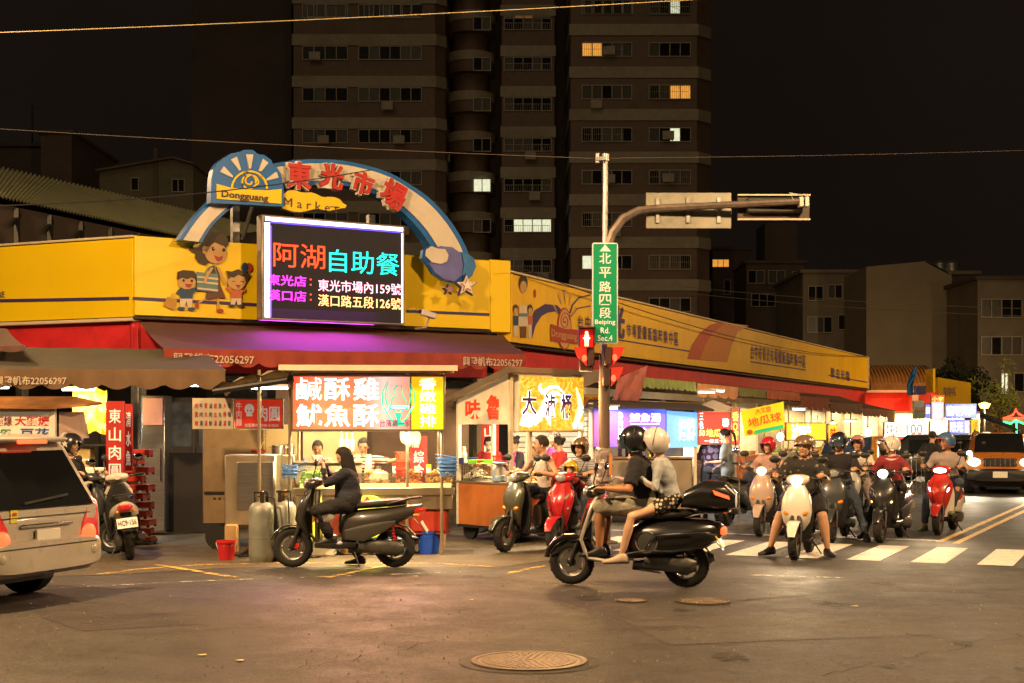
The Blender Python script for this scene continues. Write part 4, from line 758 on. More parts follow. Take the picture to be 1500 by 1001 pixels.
b = MB(); b.box((cx_, -.205, cz_), (.19, .01, .26)); b.to('lens', dimr, pd)
b = MB(); b.ball((cx_, -.22, cz_+.075), (.022, .006, .026)); b.box((cx_, -.22, cz_+.005), (.062, .01, .09), bev=.004); b.box((cx_-.016, -.22, cz_-.07), (.022, .01, .09), bev=.003); b.box((cx_+.016, -.22, cz_-.07), (.022, .01, .09), bev=.003); b.box((cx_, -.22, cz_+.0), (.1, .01, .02), bev=.003); b.to('figure', E('signal_fig', (1, .55, .3), 4, .1), pd)
b = MB(); b.box((pxx(858), -.06, pz(528)), (.2, .18, .32), bev=.015); b.to('lower_housing', hous, pd)
for (x, y, s_, lab) in ((858, 524, -1, 'lower left red signal facing the side street'), (896, 523, 1, 'upper right red signal facing the cross street'), (894, 553, 1, 'lowest red signal on the mast facing the cross street')):
    t = thing('traffic_signal', lab, 'traffic signal', (1.33+pxx(x), D0-.1, pz(y)), 0, 'signal heads seen from the side'); b = MB(); b.box((-.06*s_, 0, 0), (.12, .2, .26), bev=.02); b.to('housing', hous, t)
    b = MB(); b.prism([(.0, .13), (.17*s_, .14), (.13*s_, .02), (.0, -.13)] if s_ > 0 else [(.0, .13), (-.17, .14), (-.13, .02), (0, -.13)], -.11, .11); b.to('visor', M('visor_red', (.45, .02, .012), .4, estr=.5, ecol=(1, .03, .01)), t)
    b = MB(); b.ball((.03*s_, -.115, -.02), (.035, .01, .05)); b.to('lens', redg, t)
# hanging box under the crossing arm
# ================================================================ overhead wires
wm = M('bare_wire', (.32, .26, .13), .5, .4); wk = M('black_wire', (.01, .01, .01), .6); wg = M('thin_wire', (.10, .08, .07), .6)
def wire(lab, a, c, r, m, sag, n=24, clips=()):
    a, c = Vector(a), Vector(c); t = thing('overhead_wire', lab, 'wire', a, 0, 'overhead wires'); pts = [(c-a)*k/n-Vector((0, 0, sag*4*(k/n)*(1-k/n))) for k in range(n+1)]
    b = MB(); b.tube(pts, r, 6); b.to('cable', m, t)
    for s_ in clips:
        p = (c-a)*s_-Vector((0, 0, sag*4*s_*(1-s_))); b = MB(); b.box(p, (.07, .035, .035), bev=.008); b.to('clip', white_paint, t)
wire('brightest overhead wire with white clips crossing the top of the view', P(-900, 75, 16), P(2400, -115, 26), .007, wm, .35, clips=(.54, .5508, .5823, .597))
wire('thin pale wire crossing the dark tower from the left', P(-700, 137, 22), P(885, 233, 20.5), .004, wg, .1)
wire('thin pale wire running from the mast to the right edge', P(885, 232, 20.5), P(2600, 150, 30), .004, wg, .25)
wire('black wire passing in front of the sun emblem and arch', P(-500, 300, 15), P(545, 249, 24.5), .009, wk, .25)
wire('dark drooping cable along the top of the long signboard', P(760, 392, 30.2), P(1272, 522, 68), .012, wk, .5)
wire('thin cable hanging beneath the corner awning from post to post', P(330, 556, 21.5), P(905, 552, 24), .010, wk, .18)
for k in range(2): wire(['upper', 'lower'][k]+' faint far wire above the houses on the right', P(1000, 420+k*9, 60), P(1800, 455+k*12, 50), .012, wg, .3)
# ================================================================ dark tree on the right, lamp among leaves
def tree(lab, x, y, h, r, leafm, n=900, name='tree', zc=.6, grp=None):
    t = thing(name, lab, 'tree', (x, y, 0), 0, grp); b = MB(); b.tube([(0, 0, 0), (.1, 0, h*.3), (-.05, .1, h*.55)], [.16*h/5, .11*h/5, .05*h/5]); 
    for k in range(6): a = k*1.05; b.tube([(0, 0, h*.32), (r*.4*cos(a), r*.4*sin(a), h*.6), (r*.75*cos(a), r*.75*sin(a), h*.8)], [.06, .04, .015], 6)
    b.to('trunk', wood, t); b = MB(); rnd = random.Random(int(x*10)); cl_ = [(rnd.gauss(0, r*.5), rnd.gauss(0, r*.5), h*zc+rnd.gauss(0, h*.16), rnd.uniform(.25, .5)*r) for _ in range(22)]
    for _ in range(n):
        c = rnd.choice(cl_); v = Vector((rnd.gauss(0, 1), rnd.gauss(0, 1), rnd.gauss(0, 1))).normalized()*c[3]*rnd.uniform(.5, 1); p = Vector(c[:3])+v; s_ = rnd.uniform(.08, .17)*h/5
        d1 = Vector((rnd.uniform(-1, 1), rnd.uniform(-1, 1), rnd.uniform(-1, 1))).normalized()*s_; d2 = d1.orthogonal().normalized()*s_*.5; b.add([p-d1, p+d2, p+d1, p-d2], [(0, 1, 2, 3)])
    b.to('crown', leafm, t); return t
leafd = M('dark_leaves', (.010, .015, .006), .6, 0, .5, 2); leafl = M('lamp_lit_leaves', (.12, .15, .02), .6, 0, .4, 2)  # lamp light and night darkness are put into the two leaf colours
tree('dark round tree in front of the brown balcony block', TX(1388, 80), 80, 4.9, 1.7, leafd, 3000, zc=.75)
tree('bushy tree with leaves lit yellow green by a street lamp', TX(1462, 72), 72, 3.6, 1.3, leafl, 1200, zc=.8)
t = thing('small_street_lamp', 'small glowing street lamp among the yellow green leaves', 'street lamp', (TX(1442, 68), 68, 0)); b = MB(); b.cyl((0, 0, 0), (0, 0, TZ(600, 68)), .05); b.to('post', galv, t); b = MB(); b.lathe([(.05, .18), (.28, .1), (.18, -.1), (0, -.14)], (0, 0, TZ(595, 68)), n=14); b.to('lamp_head', E('lamp_amber', (1, .62, .12), 6), t)
lamp('POINT', (0, -.4, TZ(600, 68)-.3), 120, (1, .7, .25), .2, par=t)
# ================================================================ scooters
head_on = E('headlight_lit', (1, .86, .62), 14, .1); head_warm = E('headlight_warm', (1, .70, .38), 9, .1); lens_off = M('lens_off', (.35, .36, .36), .08, .3, .1, 10, coat=1)
tail_off = M('tail_lens', (.40, .012, .01), .15, 0, .1, 10, coat=1, estr=.25, ecol=(1, .03, .02)); tail_on = E('tail_lit', (1, .07, .02), 3.2, .2); led_on = E('daylight_led', (.85, .9, 1), 8, .1)
amb = M('amber_lens', (.55, .18, .01), .15, coat=1, estr=.2, ecol=(1, .3, .02)); amb_on = E('amber_lit', (1, .55, .18), 5, .1); plate_m = M('number_plate', (.66, .64, .58), .4, 0, .04, 8); plate_lit = M('number_plate_orange_lit', (.62, .42, .05), .4, estr=.25, ecol=(1, .5, .05))  # last plate: orange light on a white plate put into colour and glow
seat_m = M('seat_vinyl', (.016, .014, .013), .45, 0, .2, 12, bump=.2, bscale=90); spring_r = M('red_spring', (.45, .02, .015), .35, coat=.5); mirror_m = M('mirror_glass', (.5, .52, .55), .03, 1, .02, 3)
WM = {}
def wheel(par, x, R, y=0, steer=0, disc=True, redc=False):
    if R not in WM:
        b = MB(); w = .052; b.lathe([(R*.62, -w*.8), (R*.72, -w*.95), (R*.88, -w), (R*.965, -w*.72), (R, -w*.3), (R, w*.3), (R*.965, w*.72), (R*.88, w), (R*.72, w*.95), (R*.62, w*.8)], axis='Y', n=32)
        for k in range(32):
            a = 2*pi*k/32; b.box((R*.985*cos(a), .02*(-1)**k, R*.985*sin(a)), (.012, .035, .02), ry=-a+.0)
        t = b.mesh('tyre', rubber); b = MB(); b.lathe([(R*.60, -w*.75), (R*.66, -w*.85), (R*.66, -w*.7), (R*.56, -w*.5), (R*.56, w*.5), (R*.66, w*.7), (R*.66, w*.85), (R*.60, w*.75)], axis='Y', n=28)
        for k in range(5):
            a = 2*pi*k/5; b.tube([(.03*cos(a), 0, .03*sin(a)), (R*.3*cos(a+.12), .0, R*.3*sin(a+.12)), (R*.58*cos(a), 0, R*.58*sin(a))], [.024, .017, .015], 6)
        r = b.mesh('rim', alu); b = MB(); b.lathe([(0, -.05), (.035, -.05), (.045, -.02), (.045, .02), (.035, .05), (0, .05)], axis='Y', n=14); h = b.mesh('wheel', dark_metal)
        b = MB(); b.lathe([(R*.22, .035), (R*.48, .035), (R*.48, .041), (R*.22, .041)], axis='Y', n=24); WM[R] = (t, r, h, b.mesh('brake_disc', steel))
    t, r, h, d = WM[R]; o = pose('wheel', h, (x, y, R), par, (0, 0, steer)); pose('tyre', t, (0, 0, 0), o); pose('rim', r, (0, 0, 0), o)
    if disc:
        pose('brake_disc', d, (0, .0, 0), o)
        if redc: b = MB(); b.box((-.05, .05, .02), (.07, .04, .08), bev=.01); b.to('brake_caliper', spring_r, o)
    return o
def mirror(t, s, h=.2):
    b = MB(); b.tube([(.33, .19*s, 1.03), (.34, .25*s, 1.10), (.30, .29*s, 1.03+h)], .007, 6); b.ball((.30, .30*s, 1.06+h), (.022, .075, .048)); b.to('mirror', black, t)
    b = MB(); b.ball((.284, .30*s, 1.06+h), (.008, .062, .037)); b.to('mirror_glass', mirror_m, t)
def bars(t, cm, z=1.0, cover=True, lens=None, lx=.455, lsz=(.035, .085, .05), grip=True):
    if cover: b = MB(); b.loft([((.25, 0, z+.02), (0, 1, 0), (0, 0, 1), .05, .03, 2.2), ((.30, 0, z+.02), (0, 1, 0), (0, 0, 1), .15, .055, 2.3), ((.38, 0, z), (0, 1, 0), (0, 0, 1), .145, .07, 2.4), ((.44, 0, z-.01), (0, 1, 0), (0, 0, 1), .11, .06, 2.3), ((.465, 0, z-.02), (0, 1, 0), (0, 0, 1), .07, .035, 2.2)]); b.to('handlebar_cover', cm, t)
    if lens: b = MB(); b.ball((lx, 0, z-.005), lsz); b.to('headlight', lens, t)
    b = MB(); b.tube([(.33, .1, z+.02), (.31, .2, z+.025), (.27, .35, z+.03)], [.016, .014, .014]); b.tube([(.33, -.1, z+.02), (.31, -.2, z+.025), (.27, -.35, z+.03)], [.016, .014, .014]); b.to('handlebar', dark_metal, t)
    for s in (1, -1):
        b = MB(); b.tube([(.302, .22*s, z+.027), (.268, .355*s, z+.03)], .019); b.to('grip', rubber, t)
        b = MB(); b.tube([(.33, .17*s, z+.03), (.36, .24*s, z+.02), (.33, .34*s, z+.015)], .006, 6); b.to('brake_lever', steel, t)
def scooter(lab, f, r, body, trim=black, lens=lens_off, ind=None, tail=tail_off, R=.225, steer=0, style='modern', plate=None, seatm=None, lean=0, led=False, inner=None, grp=None, cat='scooter', shield2=None, mir=True, box=False):
    f, r = Vector(f), Vector(r); c = (f+r)/2; d = f-r; t = thing('motor_scooter', lab, cat, (c.x, c.y, .008), atan2(d.y, d.x), grp); inner = inner or trim
    if lean: t.rotation_euler = (lean, 0, t.rotation_euler[2])
    S = lambda: MB()
    wheel(t, .62, R, steer=steer, redc=style != 'vespa'); wheel(t, -.60, R, disc=False)
    b = S(); [b.tube([(.62, s*.075, R), (.565, s*.075, .40), (.50, s*.03, .58)], [.018, .024, .03]) for s in (1, -1)]; b.to('fork', dark_metal, t)
    A = lambda a, rr: (.62+rr*cos(a), 0, R+rr*sin(a)); vw = style == 'vespa'
    b = S(); b.loft([(A(a, R+(.035 if not vw else .04)), (0, 1, 0), (cos(a), 0, sin(a)), (.078 if not vw else .095)*(1-.55*abs((a-1.75)/1.5)**3), .014 if not vw else .03, 2.6) for a in [radians(q) for q in ((18, 40, 65, 90, 115, 140, 165) if not vw else (10, 28, 50, 75, 100, 130, 160))]], 14); b.to('front_fender', body, t)
    if style == 'vespa':
        b = S(); out = [(.30, .16), (.37, .185), (.50, .20), (.66, .215), (.80, .20), (.90, .15), (.95, .08)]; sec = []
        sx_ = lambda z: .49-.34*max(0, z-.48)-.45*max(0, .48-z)
        for z, w in out: xx = sx_(z); sec.append(((xx, 0, z), (0, 1, 0), (1, 0, .0), w, .02, 3))
        b.loft(sec, 20); b.to('leg_shield', body, t)
        b = S(); L = [(.30, -.02, .285)]; pts = [(sx_(z), w+.004, z) for z, w in out]; b.tube([(-.02, .17, .27), (.2, .17, .27)]+pts+[(p[0], -p[1], p[2]) for p in pts[::-1]]+[(.2, -.17, .27), (-.02, -.17, .27)], .019, 8); b.to('chrome_edge', M('polished_trim', (.62, .58, .52), .25, .5), t)
        b = S(); b.xloft([(.40, .62, .03, .20, 2), (.47, .60, .045, .22, 2), (.52, .52, .035, .12, 2)], 12); b.to('horn_cover', body, t)
        b = S(); b.tube([(.84, -.07, .33), (.90, 0, .34), (.84, .07, .33), (.62, .10, .47), (.45, .08, .50)], .008, 6); b.tube([(.9, 0, .34), (.80, 0, .50), (.62, 0, .53)], .008, 6); b.to('fender_trim', chrome, t)
        b = S(); b.xloft([(.06, .40, .10, .12, 3), (-.02, .46, .15, .17, 2.6), (-.18, .50, .215, .20, 2.4), (-.42, .52, .25, .205, 2.2), (-.66, .54, .235, .185, 2.2), (-.84, .575, .17, .14, 2.2), (-.95, .60, .09, .085, 2.2), (-.99, .615, .04, .04, 2)], 24); b.to('rear_body', body, t)
        for s in (1, -1):
            b = S(); b.tube([(.0, s*.20, .36), (-.2, s*.265, .40), (-.5, s*.285, .40), (-.78, s*.24, .44), (-.93, s*.14, .50)], .010, 6); b.tube([(-.2, s*.265, .40), (-.3, s*.28, .56), (-.75, s*.25, .60), (-.93, s*.14, .57)], .009, 6); b.to('chrome_bar', chrome, t)
            b = S(); b.lathe([(.0, s*.262), (.075, s*.262), (.105, s*.255), (.11, s*.205)], (-.22, 0, .49), 'Y', 26); b.to('round_grille', M('grille_grey', (.12, .12, .115), .35, .7), t)
            b = S(); b.lathe([(.10, s*.25), (.105, s*.266), (.118, s*.262), (.12, s*.21)], (-.22, 0, .49), 'Y', 26); b.to('grille_ring', chrome, t)
        b = S(); b.xloft([(.03, .285, .16, .03, 3), (.36, .285, .17, .03, 3)], 14); b.to('floorboard', trim, t)
        b = S(); b.xloft([(-.02, .72, .08, .03, 2.5), (-.1, .745, .14, .05, 2.6), (-.35, .755, .165, .055, 2.6), (-.62, .775, .15, .05, 2.6), (-.76, .77, .09, .035, 2.4)], 18); b.to('seat', seatm or seat_m, t)
        b = S(); b.tube([(-.6, .12, .74), (-.85, .11, .80), (-1.05, .1, .80), (-1.05, -.1, .80), (-.85, -.11, .80), (-.6, -.12, .74)], .011); [b.tube([(-.7, y, .78), (-1.05, y, .80)], .008, 6) for y in (-.05, .05)]; b.to('rear_rack', chrome, t)
        b = S(); b.xloft([(-.93, .60, .07, .045, 2.6), (-1.0, .60, .075, .045, 2.6), (-1.02, .60, .05, .03, 2.4)], 14); b.to('tail_light', tail, t)
        b = S(); b.xloft([(-.56, .86, .14, .02, 3), (-.60, .93, .20, .09, 3), (-.8, .97, .23, .16, 3), (-1.02, .96, .21, .15, 2.8), (-1.12, .92, .13, .08, 2.6)], 22); b.to('top_box', body, t)
        for s in (1, -1): b = S(); b.slab([(-.90, s*.222, 1.03), (-1.06, s*.19, .97), (-1.07, s*.188, .935), (-.92, s*.222, .985)], (0, s*.012, 0)); b.to('box_reflector', tail_on, t)
        b = S(); b.box((-.88, 0, .805), (.35, .3, .02)); b.to('box_plate', dark_metal, t)
    else:
        cw_ = {'round': [(.36, .41, .09, .04, 2.2), (.47, .44, .165, .07, 2.3), (.60, .455, .195, .095, 2.3), (.74, .44, .185, .10, 2.3), (.86, .41, .14, .085, 2.3), (.955, .385, .085, .06, 2.2)], 'sport': [(.36, .42, .07, .04, 1.8), (.46, .46, .12, .075, 1.7), (.57, .49, .165, .105, 1.6), (.70, .475, .20, .10, 1.6), (.80, .445, .195, .08, 1.7), (.88, .415, .14, .055, 1.9), (.965, .385, .08, .045, 2.1)]}.get(style, [(.36, .415, .085, .035, 2.4), (.46, .45, .13, .052, 2.5), (.58, .47, .165, .065, 2.6), (.70, .46, .195, .065, 2.7), (.82, .435, .185, .055, 2.7), (.90, .41, .14, .045, 2.5), (.965, .385, .08, .04, 2.3)])
        b = S(); b.loft([((x_, 0, z_), (0, 1, 0), (1, 0, 0), w_, h_, e_) for z_, x_, w_, h_, e_ in cw_], 24); b.to('front_cowl', body, t)
        fx = lambda z: [x_+h_ for z_, x_, w_, h_, e_ in cw_ if z_ >= z][0]
        b = S(); [b.box((fx(.46)+.004, 0, .49+.028*k_), (.012, .10-.012*k_, .010), ry=.1) for k_ in range(3)]; b.to('horn_slot', black, t)
        b = S(); b.tube([(x_+h_*.80, w_*.52, z_) for z_, x_, w_, h_, e_ in cw_[1:-1]], .004, 5); b.tube([(x_+h_*.80, -w_*.52, z_) for z_, x_, w_, h_, e_ in cw_[1:-1]], .004, 5); b.to('panel_seam', black, t)
        b = S(); b.tube([(.34, .12, .99), (.46, .17, .90), (.43, .14, .80)], .006, 5); b.tube([(.34, -.10, .99), (.45, -.15, .92), (.42, -.12, .82)], .006, 5); b.tube([(.3, .2, 1.0), (.38, .26, .93), (.40, .15, .78)], .005, 5); b.to('brake_cable', black, t)
        b = S(); b.loft([((.31, 0, z), (0, 1, 0), (1, 0, 0), w, .035, 3) for z, w in ((.27, .15), (.4, .19), (.62, .20), (.8, .16), (.93, .08))], 16); b.to('inner_shield', inner, t)
        if shield2: b = S(); [b.slab([(.52, s*.05, .60), (.50, s*.17, .80), (.535, s*.10, .74)], (.02, 0, 0)) for s in (1,)]; b.box((.545, 0, .655), (.02, .12, .05), ry=.2, bev=.01); b.slab([(.50, -.05, .60), (.48, -.17, .80), (.52, -.10, .74)], (.02, 0, 0)); b.to('cowl_accent', shield2, t)
        if ind:
            for s in (1, -1): b = S(); b.ball((.515, s*.115, .585 if not led else .66), (.03, .045, .028) if not led else (.03, .022, .085), R=Matrix.Rotation(s*(-.5 if led else .3), 3, 'X')); b.to('indicator', ind, t)
        b = S(); b.xloft([(.34, .275, .17, .04, 3), (.1, .265, .18, .045, 3), (-.15, .28, .17, .05, 3)], 14); b.to('floorboard', trim, t)
        b = S(); b.xloft([(.03, .45, .09, .17, 2.6), (-.06, .49, .145, .19, 2.5), (-.30, .53, .185, .175, 2.4), (-.55, .60, .175, .12, 2.3), (-.78, .67, .12, .08, 2.2), (-.93, .72, .055, .04, 2.1)], 20); b.to('rear_body', body, t)
        b = S(); [b.xloft([(-.02, .40, .012, .06, 3, s*.15), (-.25, .42, .016, .10, 3, s*.178), (-.5, .50, .014, .06, 3, s*.172), (-.62, .55, .006, .02, 2, s*.165)], 12) for s in (1, -1)]; b.to('side_panel', inner, t)
        b = S(); b.xloft([(.06, .70, .07, .02, 2.5), (-.04, .735, .125, .045, 2.6), (-.2, .745, .145, .045, 2.6), (-.42, .765, .15, .05, 2.6), (-.66, .785, .12, .045, 2.5), (-.74, .785, .07, .03, 2.3)], 18); b.to('seat', seatm or seat_m, t)
        b = S(); b.tube([(-.52, .14, .76), (-.8, .12, .83), (-.92, .07, .84), (-.92, -.07, .84), (-.8, -.12, .83), (-.52, -.14, .76)], .012); b.to('grab_rail', dark_metal, t)
        b = S(); b.xloft([(-.84, .68, .095, .045, 2.6), (-.93, .685, .085, .04, 2.6), (-.965, .69, .05, .02, 2.2)], 14); b.to('tail_light', tail, t)
        for s in (1, -1): b = S(); b.ball((-.86, s*.10, .63), (.04, .025, .02)); b.to('rear_indicator', amb, t)
    b = S(); b.slab([(-.80, -.07, .62), (-.80, .07, .62), (-.99, .06, .40), (-.99, -.06, .40)], (.012, 0, .012)); b.loft([(( -.60+(R+.045)*cos(a), 0, R+(R+.045)*sin(a)), (0, 1, 0), (cos(a), 0, sin(a)), .07, .01, 3) for a in [radians(q) for q in (60, 90, 120, 150)]], 10); b.to('rear_mudguard', black, t)
    b = S(); b.box((-.955, 0, .49), (.012, .25, .14), ry=.55); b.to('number_plate', plate or plate_m, t)
    b = S(); b.xloft([(-.18, .27, .05, .07, 2.6, .10), (-.45, .25, .055, .085, 2.5, .11), (-.62, .235, .05, .10, 2.3, .115), (-.72, .24, .03, .05, 2, .11)], 14); b.xloft([(-.05, .22, .10, .05, 3), (-.4, .24, .11, .07, 3)], 12); b.to('engine_case', M('engine_grey', (.10, .098, .09), .45, .7, .3, 14), t)
    b = S(); b.tube([(-.25, -.1, .20), (-.42, -.135, .20), (-.50, -.14, .25)], .018); b.tube([(-.46, -.145, .245), (-.52, -.145, .255), (-.82, -.15, .30), (-.88, -.15, .31)], [.045, .062, .066, .035], 14); b.to('muffler', M('muffler_metal', (.16, .155, .15), .35, .85, .3, 14), t)
    for s in (1, -1):
        b = S(); b.tube([(-.62, s*.12, .26), (-.56, s*.125, .62)], .012)
        for k in range(7): b.lathe([(.018, -.006), (.028, 0), (.018, .006)], (-.61+.055*k/7, s*.12, .34+.035*k), n=10)
        b.to('rear_shock', spring_r if style == 'sport' else chrome, t)
    b = S(); b.tube([(-.12, .10, .22), (-.20, .22, .02)] if not vw else [(-.05, .12, .2), (-.35, .14, .16)], .010, 6); b.to('side_stand', dark_metal, t)
    bars(t, body if style != 'dark' else trim, z=1.0 if not vw else .99, lens=lens, lsz=(.045, .075, .062) if not led else (.03, .10, .04))
    if mir: mirror(t, 1); mirror(t, -1)
    return t
pg_ = G
blk_p = paint('black', (.010, .010, .011)); vesp = scooter('glossy black scooter with chrome trim and black top box carrying two riders', G(831, 857), G(1015, 862), blk_p, R=.24, style='vespa', tail=tail_on, plate=plate_lit)
dgrey = paint('graphite', (.032, .030, .026), rough=.38)
sc_phone = scooter('graphite grey scooter with a pale helmet on its hook under the woman using a phone', G(432, 832), G(578, 832), dgrey, R=.24, style='sport', inner=paint('graphite_inner', (.045, .041, .034), rough=.45))
silv = paint('champagne', (.58, .53, .44)); sc_park = scooter('parked champagne scooter seen from behind with a white plate, leaning on its stand', G(178, 801), G(198, 831), silv, lean=-.12, plate=plate_m)
text(sc_park, 'HC9·156', (-.11, -.035, .22, .075), txtdark, T=Matrix.Translation((-.968, 0, .492)) @ Matrix.Rotation(.55, 4, 'Y') @ Matrix.Rotation(-pi/2, 4, 'Z'), y=-.004, off=.008, name='plate_text')
olive = paint('olive_black', (.05, .048, .030)); sc_ol = scooter('dark olive scooter under the man in the white vest', G(736, 810), Vector((.86, 19.9, 0)), olive, steer=.3, ind=amb)
redp = paint('cherry_red', (.40, .012, .018)); sc_red = scooter('cherry red scooter carrying a mother and a small child, lights off', P(815, 812, 18.9).xy.to_3d(), P(868, 790, 19.95).xy.to_3d(), redp, R=.225, style='sport', ind=lens_off, shield2=silv)
wh = paint('pearl_white', (.66, .62, .55)); sc_wh = scooter('pearl white scooter with lit round headlight at the front of the waiting group', G(1163, 822), P(1186, 790, 19.1).xy.to_3d(), wh, lens=head_on, ind=amb, inner=black, style='round')
champ = paint('rose_silver', (.40, .30, .25)); sc_pk = scooter('rose silver scooter under the rider in the red helmet', G(1112, 787), P(1136, 780, 22.9).xy.to_3d(), champ, lens=head_warm, ind=amb, inner=black, style='round')
dk2 = paint('dark_blue_grey', (.04, .045, .05)); sc_mid = scooter('dark scooter half hidden behind the white scooter', P(1217, 800, 20.6).xy.to_3d(), P(1238, 790, 21.8).xy.to_3d(), dk2, ind=amb)
slv2 = paint('silver_grey', (.34, .34, .33)); sc_sv = scooter('silver scooter with lit headlight under the rider in the white T-shirt', P(1240, 775, 23.3).xy.to_3d(), P(1268, 770, 24.4).xy.to_3d(), slv2, lens=head_warm, style='modern')
sc_bk = scooter('black sporty scooter with lit headlight under the rider in maroon', G(1286, 797), P(1322, 787, 21.75).xy.to_3d(), paint('sport_black', (.02, .02, .022)), lens=head_on, ind=amb_on, style='sport', shield2=M('silver_decal', (.5, .42, .34), .3), seatm=None)
sc_rw = scooter('red and white scooter with two bright slanted running lights', G(1373, 785), P(1397, 778, 23.15).xy.to_3d(), paint('bright_red', (.50, .03, .02)), lens=head_on, ind=led_on, led=True, inner=wh, style='sport', shield2=black)
sc_tl = scooter('parked dark scooter behind the black top box with light wheel rims', P(1115, 765, 25.2).xy.to_3d(), G(1061, 771), paint('slate', (.08, .085, .08)), mir=True)
sc_far = scooter('dark scooter with lit headlight riding up beside the orange car', P(1416, 720, 36).xy.to_3d(), P(1440, 720, 37.1).xy.to_3d(), dk2, lens=head_on)
sc_lf = scooter('dark scooter half hidden behind the silver minivan', P(141, 800, 18.9).xy.to_3d(), P(70, 800, 19.1).xy.to_3d(), dk2, lens=lens_off)
def glow(t, power, col=(1, .72, .42), x=.52, z=.98, ang=95): lamp('SPOT', (x, 0, z), power, col, .06, tgt=(x+5, 0, z-.9), spot=ang, par=t, blend=.8, name='headlight_beam')
for t, p in ((sc_wh, 110), (sc_pk, 60), (sc_sv, 60), (sc_bk, 90), (sc_rw, 110), (sc_far, 160)): glow(t, p)
# ================================================================ people
def remesh(b, vox, it=4, wr=0):
    me = bpy.data.meshes.new('tmp'); me.from_pydata([tuple(v) for v in b.v], [], b.f); o = bpy.data.objects.new('tmp', me); COL.objects.link(o)
    m = o.modifiers.new('r', 'REMESH'); m.mode = 'VOXEL'; m.voxel_size = vox; s = o.modifiers.new('s', 'SMOOTH'); s.factor = .5; s.iterations = it
    bpy.context.view_layer.update(); e = o.evaluated_get(bpy.context.evaluated_depsgraph_get()); r = bpy.data.meshes.new_from_object(e)
    vs = [v.co.copy() for v in r.vertices]; ns = [v.normal.copy() for v in r.vertices]; fs = [tuple(p.vertices) for p in r.polygons]
    if wr:
        for i, v in enumerate(vs): q = Vector((v.x*8+v.z*3, v.y*8-v.z*2, v.z*13)); vs[i] = v+ns[i]*wr*(noise.noise(q)+.75*(1-2*abs(noise.noise(q*1.7)))*.6)
    bpy.data.objects.remove(o); bpy.data.meshes.remove(me); bpy.data.meshes.remove(r); return vs, fs
HEAD = {}
def headmesh():
    if not HEAD:
        b = MB(); b.ball((0, 0, .02), (.094, .076, .095), 20, 14); b.ball((.014, 0, -.045), (.068, .058, .068), 18, 12); b.ball((.062, 0, -.092), (.022, .026, .018)); b.ball((.03, 0, -.02), (.066, .066, .06))
        b.tube([(.086, 0, .022), (.100, 0, -.012), (.104, 0, -.024)], [.008, .011, .013], 8); b.ball((.094, .011, -.026), (.009, .008, .007)); b.ball((.094, -.011, -.026), (.009, .008, .007))
        b.ball((.082, 0, -.052), (.012, .023, .006)); b.ball((.080, 0, -.061), (.012, .020, .007)); b.ball((.076, .03, .026), (.014, .022, .008)); b.ball((.076, -.03, .026), (.014, .022, .008))
        for s in (1, -1): b.ball((-.005, s*.078, -.012), (.018, .009, .030))
        HEAD['m'] = remesh(b, .0065, 2)
    return HEAD['m']
def hand(b, w, d, up, size=1, curl=.5, side=1):
    d = Vector(d).normalized(); up = Vector(up); n = (up-d*up.dot(d)).normalized(); s = d.cross(n)*side
    b.loft([(w, s, n, .024*size, .018*size, 2.4), (w+d*.03*size, s, n, .036*size, .017*size, 2.4), (w+d*.075*size, s, n, .040*size, .015*size, 2.4), (w+d*.09*size, s, n, .036*size, .010*size, 2.4)], 10)
    for k in range(4):
        o = s*(.029-.0195*k)*size; L = (.030, .034, .032, .025)[k]*size; p0 = w+d*.083*size+o; c1 = curl*1.2; c2 = curl*2.4; c3_ = curl*3.2
        p1 = p0+(d*cos(c1)-n*sin(c1))*L; p2 = p1+(d*cos(c2)-n*sin(c2))*L*.8; p3 = p2+(d*cos(c3_)-n*sin(c3_))*L*.6; b.tube([p0-d*.02*size, p0, p1, p2, p3], [.009*size, .009*size, .0085*size, .008*size, .006*size], 6)
    p0 = w+d*.02*size+s*.026*size; p1 = p0+(d*.7+s*.65-n*.2)*.038*size; p2 = p1+(d*.85+s*.1-n*.5*curl*2)*.032*size; b.tube([p0-s*.01*size, p0, p1, p2], [.012*size, .012*size, .010*size, .008*size], 6)
def ik(a, c, l1, l2, hint):
    a, c = Vector(a), Vector(c); d = c-a; L = min(d.length, (l1+l2)*.995); d.normalize(); c = a+d*L; x = (l1*l1-l2*l2+L*L)/(2*L); h = sqrt(max(0, l1*l1-x*x)); q = Vector(hint); q = (q-d*q.dot(d)).normalized(); return a+d*x+q*h, c
eyem = M('eye_dark', (.012, .008, .006), .15, coat=1); eyew = M('eye_white', (.55, .5, .45), .25); lipm = M('lip', (.28, .08, .06), .5)
